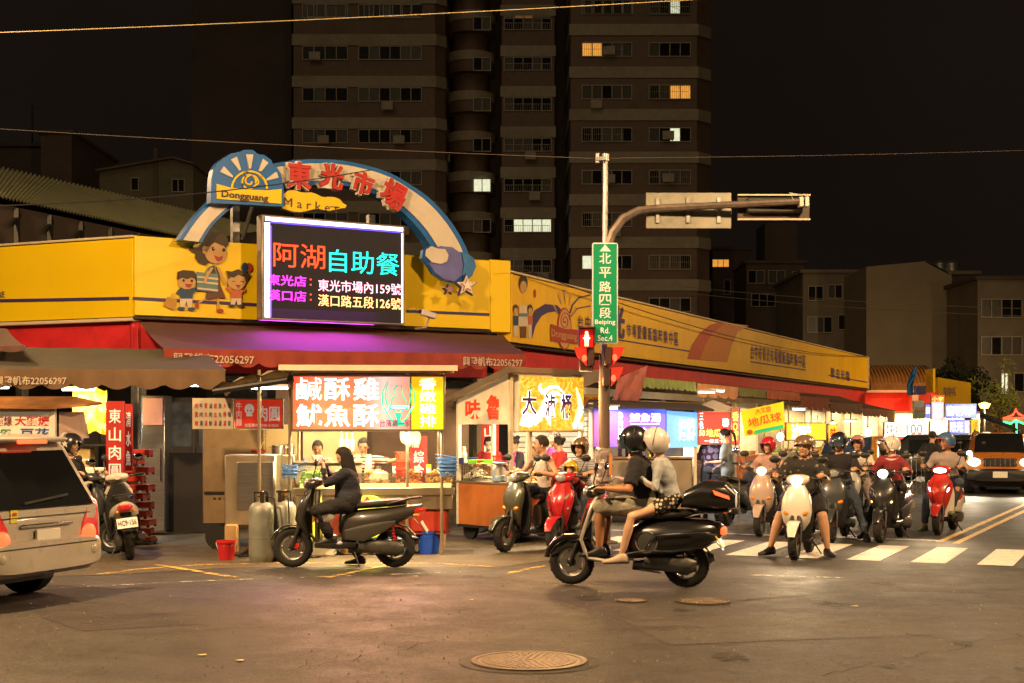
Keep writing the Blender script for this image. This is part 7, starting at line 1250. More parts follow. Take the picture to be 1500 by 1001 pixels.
t = thing('kitchen_scale', 'white and blue dial scale on the orange cart', 'scale', w2(S2, .02, .25, .947), radians(30)); b = MB(); b.box((0, 0, .05), (.2, .16, .1), bev=.02); b.lathe([(0, -.03), (.10, -.03), (.11, 0), (.10, .03), (0, .03)], (0, -.0, .13), 'Y', 24); b.to('scale_body', M('pale_blue_enamel', (.35, .45, .55), .3), t); b = MB(); b.lathe([(0, -.033), (.085, -.032)], (0, 0, .13), 'Y', 24); b.to('dial', white_paint, t); b = MB(); b.lathe([(.03, .24), (.11, .26), (.12, .28), (.11, .275), (0, .25)], n=20); b.to('pan', steel, t)
basket('red basket standing in the pan of the dial scale', w2(S2, .02, .25, 1.22), .11, .09, plast_r); lumps('braised_food', S2, .4, 1.15, .15, .9, .95, 220, .035, fried, .07, 9)
for k in range(4): t = thing('sauce_bottle', ['brown', 'red', 'yellow', 'white'][k]+' topped sauce bottle on the right end of the orange cart', 'bottle', w2(S2, .85+.1*k, .1, .947), 0); b = MB(); b.lathe([(0, 0), (.03, 0), (.032, .12), (.014, .15), (.012, .17), (0, .17)], n=12); b.to('bottle_body', [wood, plast_r, plast_y, melamine][k], t); b = MB(); b.cyl((0, 0, .17), (0, 0, .2), .013, .006, 10); b.to('cap', [plast_r, white_paint, plast_r, plast_r][k], t)
b = MB(); b.box((.66, -.026, .80), (1.14, .012, .22), bev=.004); b.to('red_cloth', plast_r, S2)
# pale shutter wall and vertical red sign behind the orange cart
t = px_thing('roller_shutter', 'pale lit roller shutter behind the customers at the orange cart', 'shutter', 752, 24.6, radians(6)); b = MB(); [b.box((.65, .01*(k % 2), .2+.09*k), (1.32, .02, .085), bev=.01) for k in range(20)]; b.to('slat_curtain', M('pale_shutter', (.45, .45, .40), .5, .2, .1, 3), t); b = MB(); b.box((-.05, 0, 1.05), (.08, .08, 2.1)); b.box((1.35, 0, 1.05), (.08, .08, 2.1)); b.to('guide_rail', cream, t)
tube_light('warm tube light over the customers behind the orange cart', P(800, 602, 23.6), 1.0, 0, tube_y, 45, (1, .82, .55))
def vsign(lab, px, d, y0, y1, w, chars, rz=0, m=None, th=.06, side=True, z1_=None):
    t = px_thing('vertical_sign', lab, 'sign', px, d, rz, None); z0, z1 = CAMZ+(HOR-y1)*d/F_PX, CAMZ+(HOR-y0)*d/F_PX; b = MB(); b.box((w/2, th/2, (z0+z1)/2), (w, th, z1-z0), bev=.006); b.to('board', m or M('vertical_red', (.40, .025, .02), .45, 0, .08, 3, dirt=.3, dcol=(.2, .02, .01)), t); n = len(chars); st_ = (z1-z0-.12)/n
    for k, ch in enumerate(chars): text(t, ch, (w*.17, z1-.08-(k+1)*st_+st_*.12, w*.66, st_*.78), M('white_lettering', (.7, .66, .58)), y=-.008, off=.012)
    return t
vsign('tall red vertical sign with four white characters beside the red chair stack', 155, 19.3, 588, 708, .25, '東山肉圓')
vsign('red vertical sign edge turned aside behind the four character red sign', 183, 19.6, 592, 690, .10, '清水魚')
vsign('red vertical sign half hidden behind the vendors of the orange cart', 705, 24.2, 615, 690, .30, '山肉圓')
# ---- stack of red chairs
for k in range(11):
    t = thing('red_stool', ['lowest', 'second', 'third', 'fourth', 'fifth', 'sixth', 'seventh', 'eighth', 'ninth', 'tenth', 'topmost'][k]+' red plastic stool counted from the ground in the leaning stack', 'stool', Vector(px_thing.__defaults__ and ((206-CX)*20.4/F_PX, 20.4, .10+.125*k))+Vector((.008*k*(-1)**k-.012*k, 0, 0)), .1*sin(k*2), 'stacked red stools')
    b = MB(); b.box((0, 0, .0), (.36, .34, .025), bev=.01); b.box((0, -.17, -.04), (.36, .02, .06), bev=.005); b.box((.18, 0, -.04), (.02, .34, .06)); b.box((-.18, 0, -.04), (.02, .34, .06)); b.to('seat', plast_r, t)
    for sx in (1, -1):
        for sy in (1, -1): b = MB(); b.box((sx*.17, sy*.15, -.05), (.035, .03, .10)); b.to('leg', M('stool_brown', (.22, .03, .02), .5), t)
t = px_thing('low_trolley', 'low dark trolley under the stack of red stools', 'trolley', 206, 20.4); b = MB(); b.box((0, 0, .05), (.4, .38, .04)); b.to('deck', dark_metal, t); b = MB(); [b.cyl((x, y-.01, .02), (x, y+.01, .02), .02, n=8) for x in (-.15, .15) for y in (-.15, .15)]; b.to('castor', black, t)
# ---- fridge, steel doors, clutter on the left
t = px_thing('upright_fridge', 'tall stainless fridge with a rosy lit upper panel behind the red stools', 'fridge', 205, 22, radians(2)); b = MB(); b.box((.20, .3, 1.12), (.36, .6, 2.1), bev=.01); b.to('body', steel, t); b = MB(); b.box((.20, -.012, 1.92), (.30, .02, .42), bev=.004); b.to('top_panel', M('rosy_lit_panel', (.5, .24, .18), .4, estr=.2, ecol=(1, .35, .25)), t); b = MB(); b.box((.33, -.03, 1.1), (.02, .04, .5)); b.to('handle', chrome, t)  # pinkish light on the upper panel is put into its colour and glow
t = px_thing('steel_door', 'pair of worn steel and glass doors between fridge and brown cart', 'door', 240, 22.6, radians(2))
for k in range(2): b = MB(); b.box((.26+.48*k, 0, 1.1), (.46, .05, 2.1), bev=.008); b.to('door_leaf', M('worn_zinc', (.11, .095, .08), .4, .5, .2, 3, dirt=.5), t); b = MB(); b.box((.26+.48*k, -.03, 1.72), (.36, .01, .7)); b.to('door_glass', M('smeared_glass', (.10, .11, .11), .15, 0, .5, 4), t)
t = px_thing('lower_shade', 'dark blind hanging over the lower doors', 'blind', 245, 22.4, 0); b = MB(); b.box((.42, 0, .65), (.86, .02, 1.25)); b.to('cloth', cloth('charcoal', (.014, .011, .009)), t)
# left noodle stall
LS = px_thing('noodle_stall', 'noodle and tofu pudding stall with a rusty orange roof at the left edge', 'food stall', -60, 19.8, radians(0)); s_ = 19.8/F_PX
X_ = lambda px: (px+60)*s_; Z_ = lambda y: CAMZ+(HOR-y)*s_
b = MB(); b.slab([(X_(-60), -.35, Z_(598)), (X_(82), -.35, Z_(600)), (X_(95), .5, Z_(583)), (X_(-60), .5, Z_(583))], (0, 0, .03)); b.slab([(X_(82), -.35, Z_(600)), (X_(130), -.1, Z_(596)), (X_(135), .5, Z_(592)), (X_(95), .5, Z_(583))], (0, 0, .03)); b.to('roof', M('rusty_orange_tin', (.30, .13, .04), .7, 0, .3, 4, dirt=.4), LS)
b = MB(); b.box((X_(12), -.2, Z_(601)), (X_(90)-X_(-60), .05, .05)); b.to('roof_rail', cream, LS); b = MB(); b.box((X_(13), -.18, Z_(624)), (X_(86)-X_(-60), .08, Z_(604)-Z_(645)), bev=.006); b.to('sign_board', M('noodle_sign_white', (.60, .54, .42), .5, estr=.12, ecol=(1, .8, .5)), LS)
text(LS, '麵線', (X_(2), Z_(624), X_(26)-X_(2), .135), M('wine_lettering', (.18, .02, .03), .5), y=-.226, off=.015); text(LS, '大麵焿', (X_(30), Z_(624), X_(80)-X_(30), .135), redl, y=-.226, off=.02); text(LS, '豆花', (X_(38), Z_(643), X_(80)-X_(38), .15), M('blue_lettering', (.02, .07, .35), .5), y=-.226, off=.02); text(LS, '大麵', (X_(-6), Z_(642), X_(24)-X_(-6), .13), M('green_lettering', (.04, .25, .03), .5), y=-.226, off=.02)
b = MB(); b.box((X_(85), -.2, .97), (.07, .07, 1.94)); b.to('post', white_paint, LS); b = MB(); b.slab([(X_(90), -.1, Z_(604)), (X_(112), .3, Z_(603)), (X_(120), .3, Z_(642)), (X_(90), -.1, Z_(645))], (.01, .02, 0)); b.to('side_banner', M('side_banner', (.40, .27, .2), .7), LS); 
for k in range(3): text(LS, '肉圓湯', (X_(92+8*k), Z_(638), .05, .28), redl if k % 2 else navy, y=-.13+.13*k) if False else None
b = MB(); b.box((X_(10), .5, .55), (1.3, .8, 1.1), bev=.01); b.to('counter', steel_w, LS)
t = px_thing('yellow_tarpaulin', 'crumpled yellow tarpaulin lit by a tube light behind the noodle stall', 'tarpaulin', 108, 22.0); b = MB(); vs = []
for i in range(13):
    for j in range(9): vs.append((.045*i-.02, .05*noise.noise(Vector((i*.6, j*.6, 4)))*2, CAMZ+(HOR-570)*22/F_PX-.085*j+.03*sin(i)))
b.add(vs, [(i*9+j, i*9+9+j, i*9+10+j, i*9+1+j) for i in range(12) for j in range(8)]); b.to('sheet', M('yellow_tarp', (.60, .38, .03), .6), t)
lamp('AREA', tuple(P(125, 585, 21.3)), 42, (1, .72, .25), .5, tgt=tuple(P(135, 625, 22.6)))
for k, (px, w, h, z, d, m, lab) in enumerate(((118, .38, .45, .9, 22.4, card, 'cardboard box in the upper row behind the star helmet rider'), (140, .30, .30, .75, 22.1, M('cream_box', (.55, .45, .25), .7), 'cream foam box under the yellow tarpaulin'), (120, .5, .5, .25, 22.2, card, 'large cardboard box low behind the star helmet rider'), (108, .3, .3, 1.42, 22.4, M('cream_box', (.55, .45, .25), .7), 'small pale box beneath the yellow tarpaulin'))):
    t = px_thing('storage_box', lab, 'box', px, d, .1*k, 'boxes stacked under the yellow tarpaulin'); b = MB(); b.box((0, 0, z+h/2-.0), (w, .3, h), bev=.01); b.to('carton', m, t); b = MB(); b.box((0, -.155, z+h*.6), (w*.9, .006, .03)); b.to('tape', cream, t)
t = px_thing('storage_rack', 'dark steel storage rack holding boxes under the yellow tarpaulin', 'rack', 98, 22.2); b = MB(); [b.box((x, y, .85), (.03, .03, 1.7)) for x in (0, .8) for y in (0, .5)]; [b.box((.4, .25, z), (.85, .55, .03)) for z in (.24, .74, 1.40)]; b.to('rack_frame', dark_metal, t)
tube_light('bright tube light above the yellow tarpaulin', P(115, 571, 21.8), .38*1.5, 0, tube_w, 30); tube_light('short cold tube light above the worn steel doors', P(289, 565, 21.5), .3, .5, tube_w, 4); tube_light('cold tube light at the left edge under the awning', P(2, 568, 21.5), .3, 0, tube_w, 18)
tube_light('cold tube light left of the red sign over the canvas flap', P(395, 569, 20.4), .6, 0, tube_w, 16)
# ---- blue sign stall and the row of stalls along the side street
BL = px_thing('soup_stall', 'fish soup stall under two blue lit signs and a dark canopy', 'food stall', 868, 25, radians(0)); s_ = 25/F_PX; X_ = lambda px: (px-868)*s_; Z_ = lambda y: CAMZ+(HOR-y)*s_
b = MB(); b.slab([(X_(855), -.5, Z_(596)), (X_(1040), -.5, Z_(603)), (X_(1040), 1.5, Z_(592)), (X_(870), 1.5, Z_(585))], (0, 0, .03)); b.to('canopy', M('dark_canopy', (.05, .04, .035), .8), BL)
bsg = grad_sign('blue_print', [(0, (.02, .03, .55)), (1, (.10, .25, 1)), (.3, (.05, .12, .9)), (.7, (.03, .08, .8))], 1.1, 'X', 0, 1.3)
b = MB(); b.box((X_(920), -.3, Z_(627)), (X_(972)-X_(868), .1, Z_(600)-Z_(655)+.0), bev=.006); b.to('left_lightbox', bsg, BL); b = MB(); b.slab([(X_(974), -.35, Z_(602)), (X_(1019), -.25, Z_(605)), (X_(1019), -.25, Z_(655)), (X_(974), -.35, Z_(656))], (0, .1, 0)); b.to('right_lightbox', E('pale_blue_print', (.16, .38, 1), 1.4), BL)
cw = E('char_white_lit', (.85, .93, 1), 2.4, .05)
text(BL, '炒\n麵', (X_(877), Z_(637), .09, .38), cw, y=-.36); text(BL, '魯\n肉\n飯', (X_(903), Z_(637), .09, .40), cw, y=-.36); text(BL, '鱸魚湯', (X_(920), Z_(619), X_(965)-X_(920), .16), cw, y=-.36, off=.02); text(BL, '魚丸湯', (X_(921), Z_(637), X_(963)-X_(921), .13), cw, y=-.36, off=.02); text(BL, '招牌', (X_(990), Z_(645), X_(1014)-X_(990), .38), cw, y=-.375, off=.02); b = MB(); b.box((X_(942), -.36, Z_(621.5)), (.5, .01, .012)); b.to('underline', cw, BL)
b = MB(); b.box((.9, .2, .62), (1.7, .6, 1.0), bev=.01); b.to('counter', steel_w, BL); b = MB(); b.box((.9, .1, 1.14), (1.75, .5, .03)); b.to('counter_top', wood, BL)
for x in (.02, 1.78): b = MB(); b.box((x, -.2, 1.0), (.05, .05, 2.0)); b.to('post', cream, BL)
b = MB(); b.box((.9, 1.6, 1.2), (2.0, .04, 1.7)); b.to('back_panel', M('dull_back_panel', (.30, .28, .24), .6), BL); b = MB(); b.box((.25, .4, 1.55), (.28, .02, .34)); b.to('white_notice', melamine, BL)
bpy.context.view_layer.update()
for k, (px, m) in enumerate(((908, wood), (919, M('soy', (.05, .02, .01), .2)), (942, melamine), (950, plast_y))):
    t = thing('sauce_bottle', ['brown sauce bottle left on the soup stall counter', 'dark soy bottle with pale label on the soup stall counter', 'short white jar on the soup stall counter', 'yellow capped bottle at the right of the soup stall counter'][k], 'bottle', w2(BL, X_(px), .0, 1.157)); b = MB(); b.lathe([(0, 0), (.035, 0), (.037, .15), (.015, .19), (.014, .22), (0, .22)], n=12); b.to('bottle_body', m, t); b = MB(); b.cyl((0, 0, .22), (0, 0, .245), .016, n=10); b.to('cap', plast_r if k % 2 else plast_y, t)
t = thing('spotlight', 'glaring round white lamp right of the blue signs', 'lamp', P(1000, 641, 25.2)); b = MB(); b.ball((0, 0, 0), (.10, .08, .10)); b.to('bulb', E('white_glare', (1, .97, .88), 20), t); b = MB(); b.lathe([(.02, .12), (.12, .06), (.13, .02)], n=14); b.to('shade', white_paint, t); lamp('POINT', (0, -.15, -.05), 60, (1, .92, .78), .1, par=t)
t = px_thing('hanging_curtain', 'white cloth strip hanging beside the glaring lamp', 'curtain', 1003, 25.6); b = MB(); [b.box((.06*k, .01*(k % 2), 1.05), (.055, .01, 1.1)) for k in range(4)]; b.to('cloth', cloth('curtain_white', (.6, .56, .48)), t)
tube_light('bluish tube light on top of the blue sign stall', P(893, 598, 24.4), .35, 0, tube_w, 12)
def lit_sign(lab, px0, px1, y0, y1, d, face, texts, rz=0, th=.12, frame=None, skew=0):
    t = px_thing('lit_sign', lab, 'sign', px0, d, rz); s_ = d/F_PX; w = (px1-px0)*s_/max(.3, cos(rz)); z0, z1 = CAMZ+(HOR-y1)*s_, CAMZ+(HOR-y0)*s_
    b = MB(); b.box((w/2, th/2+.004, (z0+z1)/2), (w, th, z1-z0), bev=.008); b.to('casing', frame or steel_w, t); b = MB(); b.box((w/2, 0, (z0+z1)/2), (w-.04, .01, z1-z0-.04)); b.to('face', face, t)
    for body, x0, x1, a, c, m, o in texts: text(t, body, (w*x0, z0+(z1-z0)*a, w*(x1-x0), (z1-z0)*(c-a)), m, y=-.012, ext=.006, off=o)
    return t
redlit = E('red_print_lit', (1, .05, .03), 1.3); white_face = E('white_lit_face', (1, .97, .85), 1.7); yel_face = E('yellow_lit_face', (1, .48, .03), 1.25); redp_ = E('red_char', (.9, .05, .02), .8); yelc = E('yellow_char', (1, .7, .1), 2.0); bluc = grad_sign('blue_print2', [(0, (.08, .2, 1)), (1, (.2, .4, 1)), (.5, (.35, .5, 1))], 1.5, 'X', 0, 1.5)
lit_sign('glowing red sign with 50 in green and yellow characters at the sweet potato ball stall', 1022, 1070, 600, 652, 25.8, redlit, [('三\n色', .05, .17, .45, .9, wsw, .01), ('50', .04, .22, .25, .42, E('green_char', (.15, 1, .3), 1.5), .02), ('地瓜球', .25, .95, .22, .45, yelc, .02), ('現炸', .75, .95, .5, .75, wsw, .02), ('一份三十元', .2, .95, .06, .16, wsw, .01)])
t = px_thing('white_canopy', 'small white tent canopy over the glowing red sign', 'canopy', 1045, 26.2); b = MB(); s_ = 26.2/F_PX; zc = CAMZ+(HOR-590)*s_; b.add([(-.5, -.5, zc-.18), (.5, -.5, zc-.18), (.5, .5, zc-.18), (-.5, .5, zc-.18), (0, 0, zc+.05)], [(0, 1, 4), (1, 2, 4), (2, 3, 4), (3, 0, 4)]); b.to('canopy_cloth', M('canopy_white', (.6, .55, .45), .8), t); b = MB(); [b.tube([(x, y, 0), (x, y, zc-.18)], .015, 6) for x in (-.48, .48) for y in (.48,)]; b.to('pole', white_paint, t)
lit_sign('narrow yellow and red sign beside the sweet potato ball stall', 1071, 1083, 598, 652, 25.7, redlit, [('香\nＱ\n甜', .1, .9, .1, .9, yelc, .02)])
vsign('dark hanging board above the white tent canopy', 1043, 27, 591, 606, .38, '手', m=M('board_maroon', (.10, .02, .02), .6))
bn = px_thing('yellow_banner', 'tilted bright yellow banner with red characters and a green strip on a thin pole', 'banner', 1085, 23.6); s_ = 23.6/F_PX; X_ = lambda px: (px-1085)*s_; Z_ = lambda y: CAMZ+(HOR-y)*s_
b = MB(); b.tube([(X_(1083), .02, 0), (X_(1083), .02, Z_(598))], .012, 8); b.to('pole', steel, bn)
b = MB(); vs = [];
for i in range(9):
    for j in range(6):
        a = Vector((X_(1085), 0, Z_(602))).lerp(Vector((X_(1148), 0, Z_(588.5))), i/8); c = Vector((X_(1091), 0, Z_(640))).lerp(Vector((X_(1150), 0, Z_(628))), i/8); p = a.lerp(c, j/5); p.y = .02*sin(i*.9); vs.append(p)
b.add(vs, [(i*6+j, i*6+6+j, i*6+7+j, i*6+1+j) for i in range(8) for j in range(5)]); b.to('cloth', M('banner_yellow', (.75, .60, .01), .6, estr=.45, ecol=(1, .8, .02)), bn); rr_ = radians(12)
text(bn, '大又甜', (X_(1106), Z_(605), .26, .09), redp_, y=-.028, rot=rr_, off=.01); text(bn, '地瓜球', (X_(1095), Z_(621.5), .56, .15), redp_, y=-.03, rot=rr_, off=.01); b = MB(); b.box((X_(1126), -.03, Z_(629)), (.48, .008, .055), ry=-rr_); b.to('green_strip', E('green_strip', (.02, .5, .2), .6), bn); b = MB(); b.ball((X_(1098), -.03, Z_(633)), (.05, .004, .04)); b.to('round_print', orangeF, bn)
lit_sign('glowing yellow braised food sign right of the yellow banner', 1151, 1212, 619, 646, 27.5, yel_face, [('滷味', .12, .62, .1, .9, E('white_on_yellow', (1, .95, .6), 3), .03)], rz=radians(4)); lit_sign('short slanted yellow sign at the end of the braised food sign', 1213, 1230, 621, 650, 28.2, yel_face, [('味', .2, .8, .2, .8, redp_, .02)], rz=radians(35))
lit_sign('dim yellow sign strip behind the traffic mast', 826, 878, 578, 596, 26.5, M('dim_yellow_sign', (.55, .36, .03), .5), [('飯 麵 湯', .3, .95, .15, .8, redl, .01)])
# booths with lit back walls
boothw = M('booth_cream_wall', (.62, .50, .33), .6, 0, .12, 2, dirt=.3); bmats = [boothw, M('booth_white_tile', (.6, .57, .48), .35, 0, .1, 6), M('booth_steel', (.45, .38, .28), .35, .7)]
for k, u in enumerate((6.5, 9.5, 12.6, 15.6, 18.8, 22, 25.5, 29, 33, 37)):
    o = FRa.w(u, .3, 0); w = 2.9; t = thing('market_booth', 'lit market booth with counter and shelves ' + ['behind the pale dressed ponytail woman', 'just behind the yellow banner', 'left of the glowing braised food sign', 'behind the braised food sign', 'behind the brightest bare bulb', 'right of the brightest bare bulb', 'behind the orange taxi', 'past the orange taxi', 'near the white 100 sign', 'at the far end of the awnings'][k], 'booth', o, FRa.a, 'booths along the side street')
    b = MB(); b.box((w/2, 1.7, 1.2), (w, .05, 2.3)); b.box((w-.02, .9, 1.2), (.04, 1.6, 2.3)); b.to('wall', bmats[k % 3], t); b = MB(); b.box((w/2, .1, .45), (w*.8, .5, .88), bev=.01); b.to('counter', [steel_w, orp, melamine][k % 3], t); b = MB(); b.box((w/2, 1.5, 1.5), (w*.8, .3, .03)); b.box((w/2, 1.5, 1.15), (w*.8, .3, .03)); b.to('shelf', wood, t)
    rnd = random.Random(k)
    for j in range(9): b = MB(); h = rnd.uniform(.08, .22); x = .4+.26*j; b.lathe([(0, 0), (rnd.uniform(.04, .08), 0), (rnd.uniform(.05, .08), h), (0, h)], (x, 1.45, 1.52 if j % 2 else 1.17), n=10); b.to('jar', [plast_r, melamine, plast_y, card, steel][rnd.randrange(5)], t)
    for j in range(4): b = MB(); x = .5+.55*j; b.lathe([(0, 0), (.10, 0), (.13, .09), (.12, .09), (0, .05)], (x, .1, .9), n=14); b.to('food_bowl', [steel, melamine, plast_g][j % 3], t); lumps('food', t, x-.08, x+.08, .03, .17, .96, 22, .03, [orangeF, green, paleF, fried][(j+k) % 4], .03, j+k*7)
    if k % 2 == 0: b = MB(); b.box((w*.3, 1.66, 1.95), (.5, .02, .35)); b.to('menu_sheet', [melamine, plast_y][k//2 % 2], t)
    for j in range(2): b = MB(); b.tube([(.3+j*2.2, .05, 2.35), (.3+j*2.2, .05, 0)], .025); b.to('post', cream, t)
    lamp('AREA', (w/2, .6, 2.25), 110 if k < 6 else 150, (1, .74, .40), (w*.7, .1), tgt=(w/2, .9, 0), par=t)
for n_, (px, py, d) in enumerate(((1220, 625, 30), (1271, 633, 34), (1196, 634, 33), (1143, 640, 33), (1300, 640, 42))): bulb(['bright bare bulb above the rider in the palm print shirt', 'bright bare bulb left of the white 100 sign', 'smaller bulb behind the braised food sign', 'bulb behind the red helmeted rider', 'bulb just under the left end of the white 100 sign'][n_], P(px, py, d), 90, r=.08)
for n_, (px, py, d) in enumerate(((1050, 573, 33), (1035, 575, 30), (1245, 617, 36), (1170, 600, 36))): tube_light(['cold tube light under the peach awning', 'second cold tube light under the peach awning, nearer the mast', 'cold tube light under the dark brown awning', 'cold tube light behind the yellow banner'][n_], P(px, py, d), .7, .9, tube_w, 30)
lit_sign('white lit sign reading 100 in red at the far end of the awnings', 1295, 1361, 618, 641, 44, white_face, [('快炒', .04, .42, .12, .88, redp_, 0), ('100', .50, .86, .18, .85, redp_, 0), ('小\n吃', .90, .96, .15, .85, navy, 0)], rz=radians(3), frame=black)
lit_sign('pair of white menu lightboxes right of the 100 sign', 1362, 1388, 616, 641, 44.3, white_face, [('招\n牌', .12, .4, .1, .9, E('pale_red_char', (1, .4, .3), 1.2), 0), ('熱\n炒', .6, .88, .1, .9, E('pale_red_char', (1, .4, .3), 1.2), 0)], frame=black)
lit_sign('blue lit sign at the right of the lower row of far signs', 1390, 1421, 615, 636, 44.5, bluc, [('陽光', .05, .65, .15, .85, cw, .02), ('炒\n飯', .75, .95, .1, .9, cw, 0)]); lit_sign('narrow white and yellow sign ending the lower row of far signs', 1422, 1434, 614, 636, 44.6, yel_face, [('小吃', .2, .8, .1, .9, navy, 0)])
lit_sign('wide blue lit sign in the upper row of far signs', 1384, 1431, 591, 613, 46, bluc, [('龍蝦海產', .05, .95, .15, .85, cw, .02)]); lit_sign('small blue sign left of the red topped vertical sign', 1355, 1364, 592, 613, 46.3, bluc, [('鮮', .1, .9, .3, .8, cw, 0)])
vv = lit_sign('vertical sign with red lit top and white characters among the far blue signs', 1364, 1383, 579, 615, 45.5, E('rosy_lit', (1, .45, .5), 1.2), [('海\n產', .15, .85, .04, .66, wsw, .02), ('小李', .06, .94, .74, .94, yelc, .01)])
b = MB(); b.box((.21, -.006, 2.46+.0), (.39, .008, .20)); 
s_ = 45.5/F_PX; b = MB(); b.box((9.5*s_, -.007, CAMZ+(HOR-584)*s_), (18*s_, .006, 9.5*s_)); b.to('red_top', E('neon_red_top', (1, .03, .02), 3), vv)
lit_sign('pale poster with red characters left of the far blue signs', 1338, 1354, 587, 614, 47, M('poster_blue', (.30, .40, .42), .6), [('真味', .1, .9, .35, .65, redl, 0)])
for k, (px, w, d, m) in enumerate(((1310, 1.5, 48, boothw), (1345, 1.6, 48.5, bmats[1]), (1384, 1.2, 49, boothw), (1412, .8, 49, bmats[1]))):
    t = px_thing('far_booth', ['brightly lit booth right below the 100 sign', 'brightly lit booth behind the maroon rider', 'brightly lit booth behind the blue helmet rider', 'bright doorway behind the distant rider'][k], 'booth', px, d); b = MB(); b.box((w/2, .8, 1.1), (w, .05, 2.2)); b.box((0, .4, 1.1), (.05, .8, 2.2)); b.to('wall', m, t); b = MB(); b.box((w/2, .0, .45), (w*.8, .3, .9)); b.to('counter', steel_w, t); b = MB(); b.box((w*.5, .7, 1.5), (w*.7, .15, .5)); b.to('shelf_goods', [plast_r, card, plast_y, melamine][k], t); lamp('AREA', (w/2, .3, 2.1), 130, (1, .80, .5), (w*.8, .2), tgt=(w/2, .5, 0), par=t)
t = px_thing('dark_awning', 'dark lean-to awning at the far right end of the street', 'awning', 1430, 52); s_ = 52/F_PX; b = MB(); b.slab([(0, 0, CAMZ+(HOR-604)*s_), (60*s_, 0, CAMZ+(HOR-632)*s_), (60*s_, 3, CAMZ+(HOR-615)*s_), (0, 3, CAMZ+(HOR-595)*s_)], (0, 0, .1)); b.to('canvas', M('canvas_midnight', (.03, .035, .06), .7), t); b = MB(); [b.box((x, .1, .9), (.06, .06, 1.8)) for x in (.1, 1.4)]; b.to('post', dark_metal, t)
lit_sign('pale green and white lit shopfront strip at the right edge', 1452, 1500, 636, 650, 55, E('mint_lit', (.5, 1, .75), 1.3), [('早餐', .2, .5, .2, .8, E('green_char', (.15, 1, .3), 1.5), .01)])
nn = px_thing('neon_roof', 'red and green neon outline shaped like a temple roof at the right edge', 'neon sign', 1488, 56); s_ = 56/F_PX; Zn = lambda y: CAMZ+(HOR-y)*s_; b = MB(); b.tube([(-.5, 0, Zn(613)), (-.1, 0, Zn(608)), (.0, 0, Zn(599)), (.1, 0, Zn(607)), (.5, 0, Zn(612)), (-.5, 0, Zn(613))], .03, 6); b.tube([(-.25, 0, Zn(611)), (.0, 0, Zn(603)), (.3, 0, Zn(610))], .025, 6); b.to('red_tube', E('neon_red', (1, .05, .02), 5), nn); b = MB(); b.tube([(-.5, 0, Zn(618)), (-.2, 0, Zn(621)), (0, 0, Zn(616)), (.3, 0, Zn(621)), (.5, 0, Zn(617))], .03, 6); b.tube([(.02, 0, Zn(616)), (.04, 0, Zn(648))], .03, 6); b.to('green_tube', E('neon_green', (.05, 1, .25), 4), nn); b = MB(); b.box((0, .05, Zn(616)), (1.0, .05, .2)); b.to('backing', cream, nn)
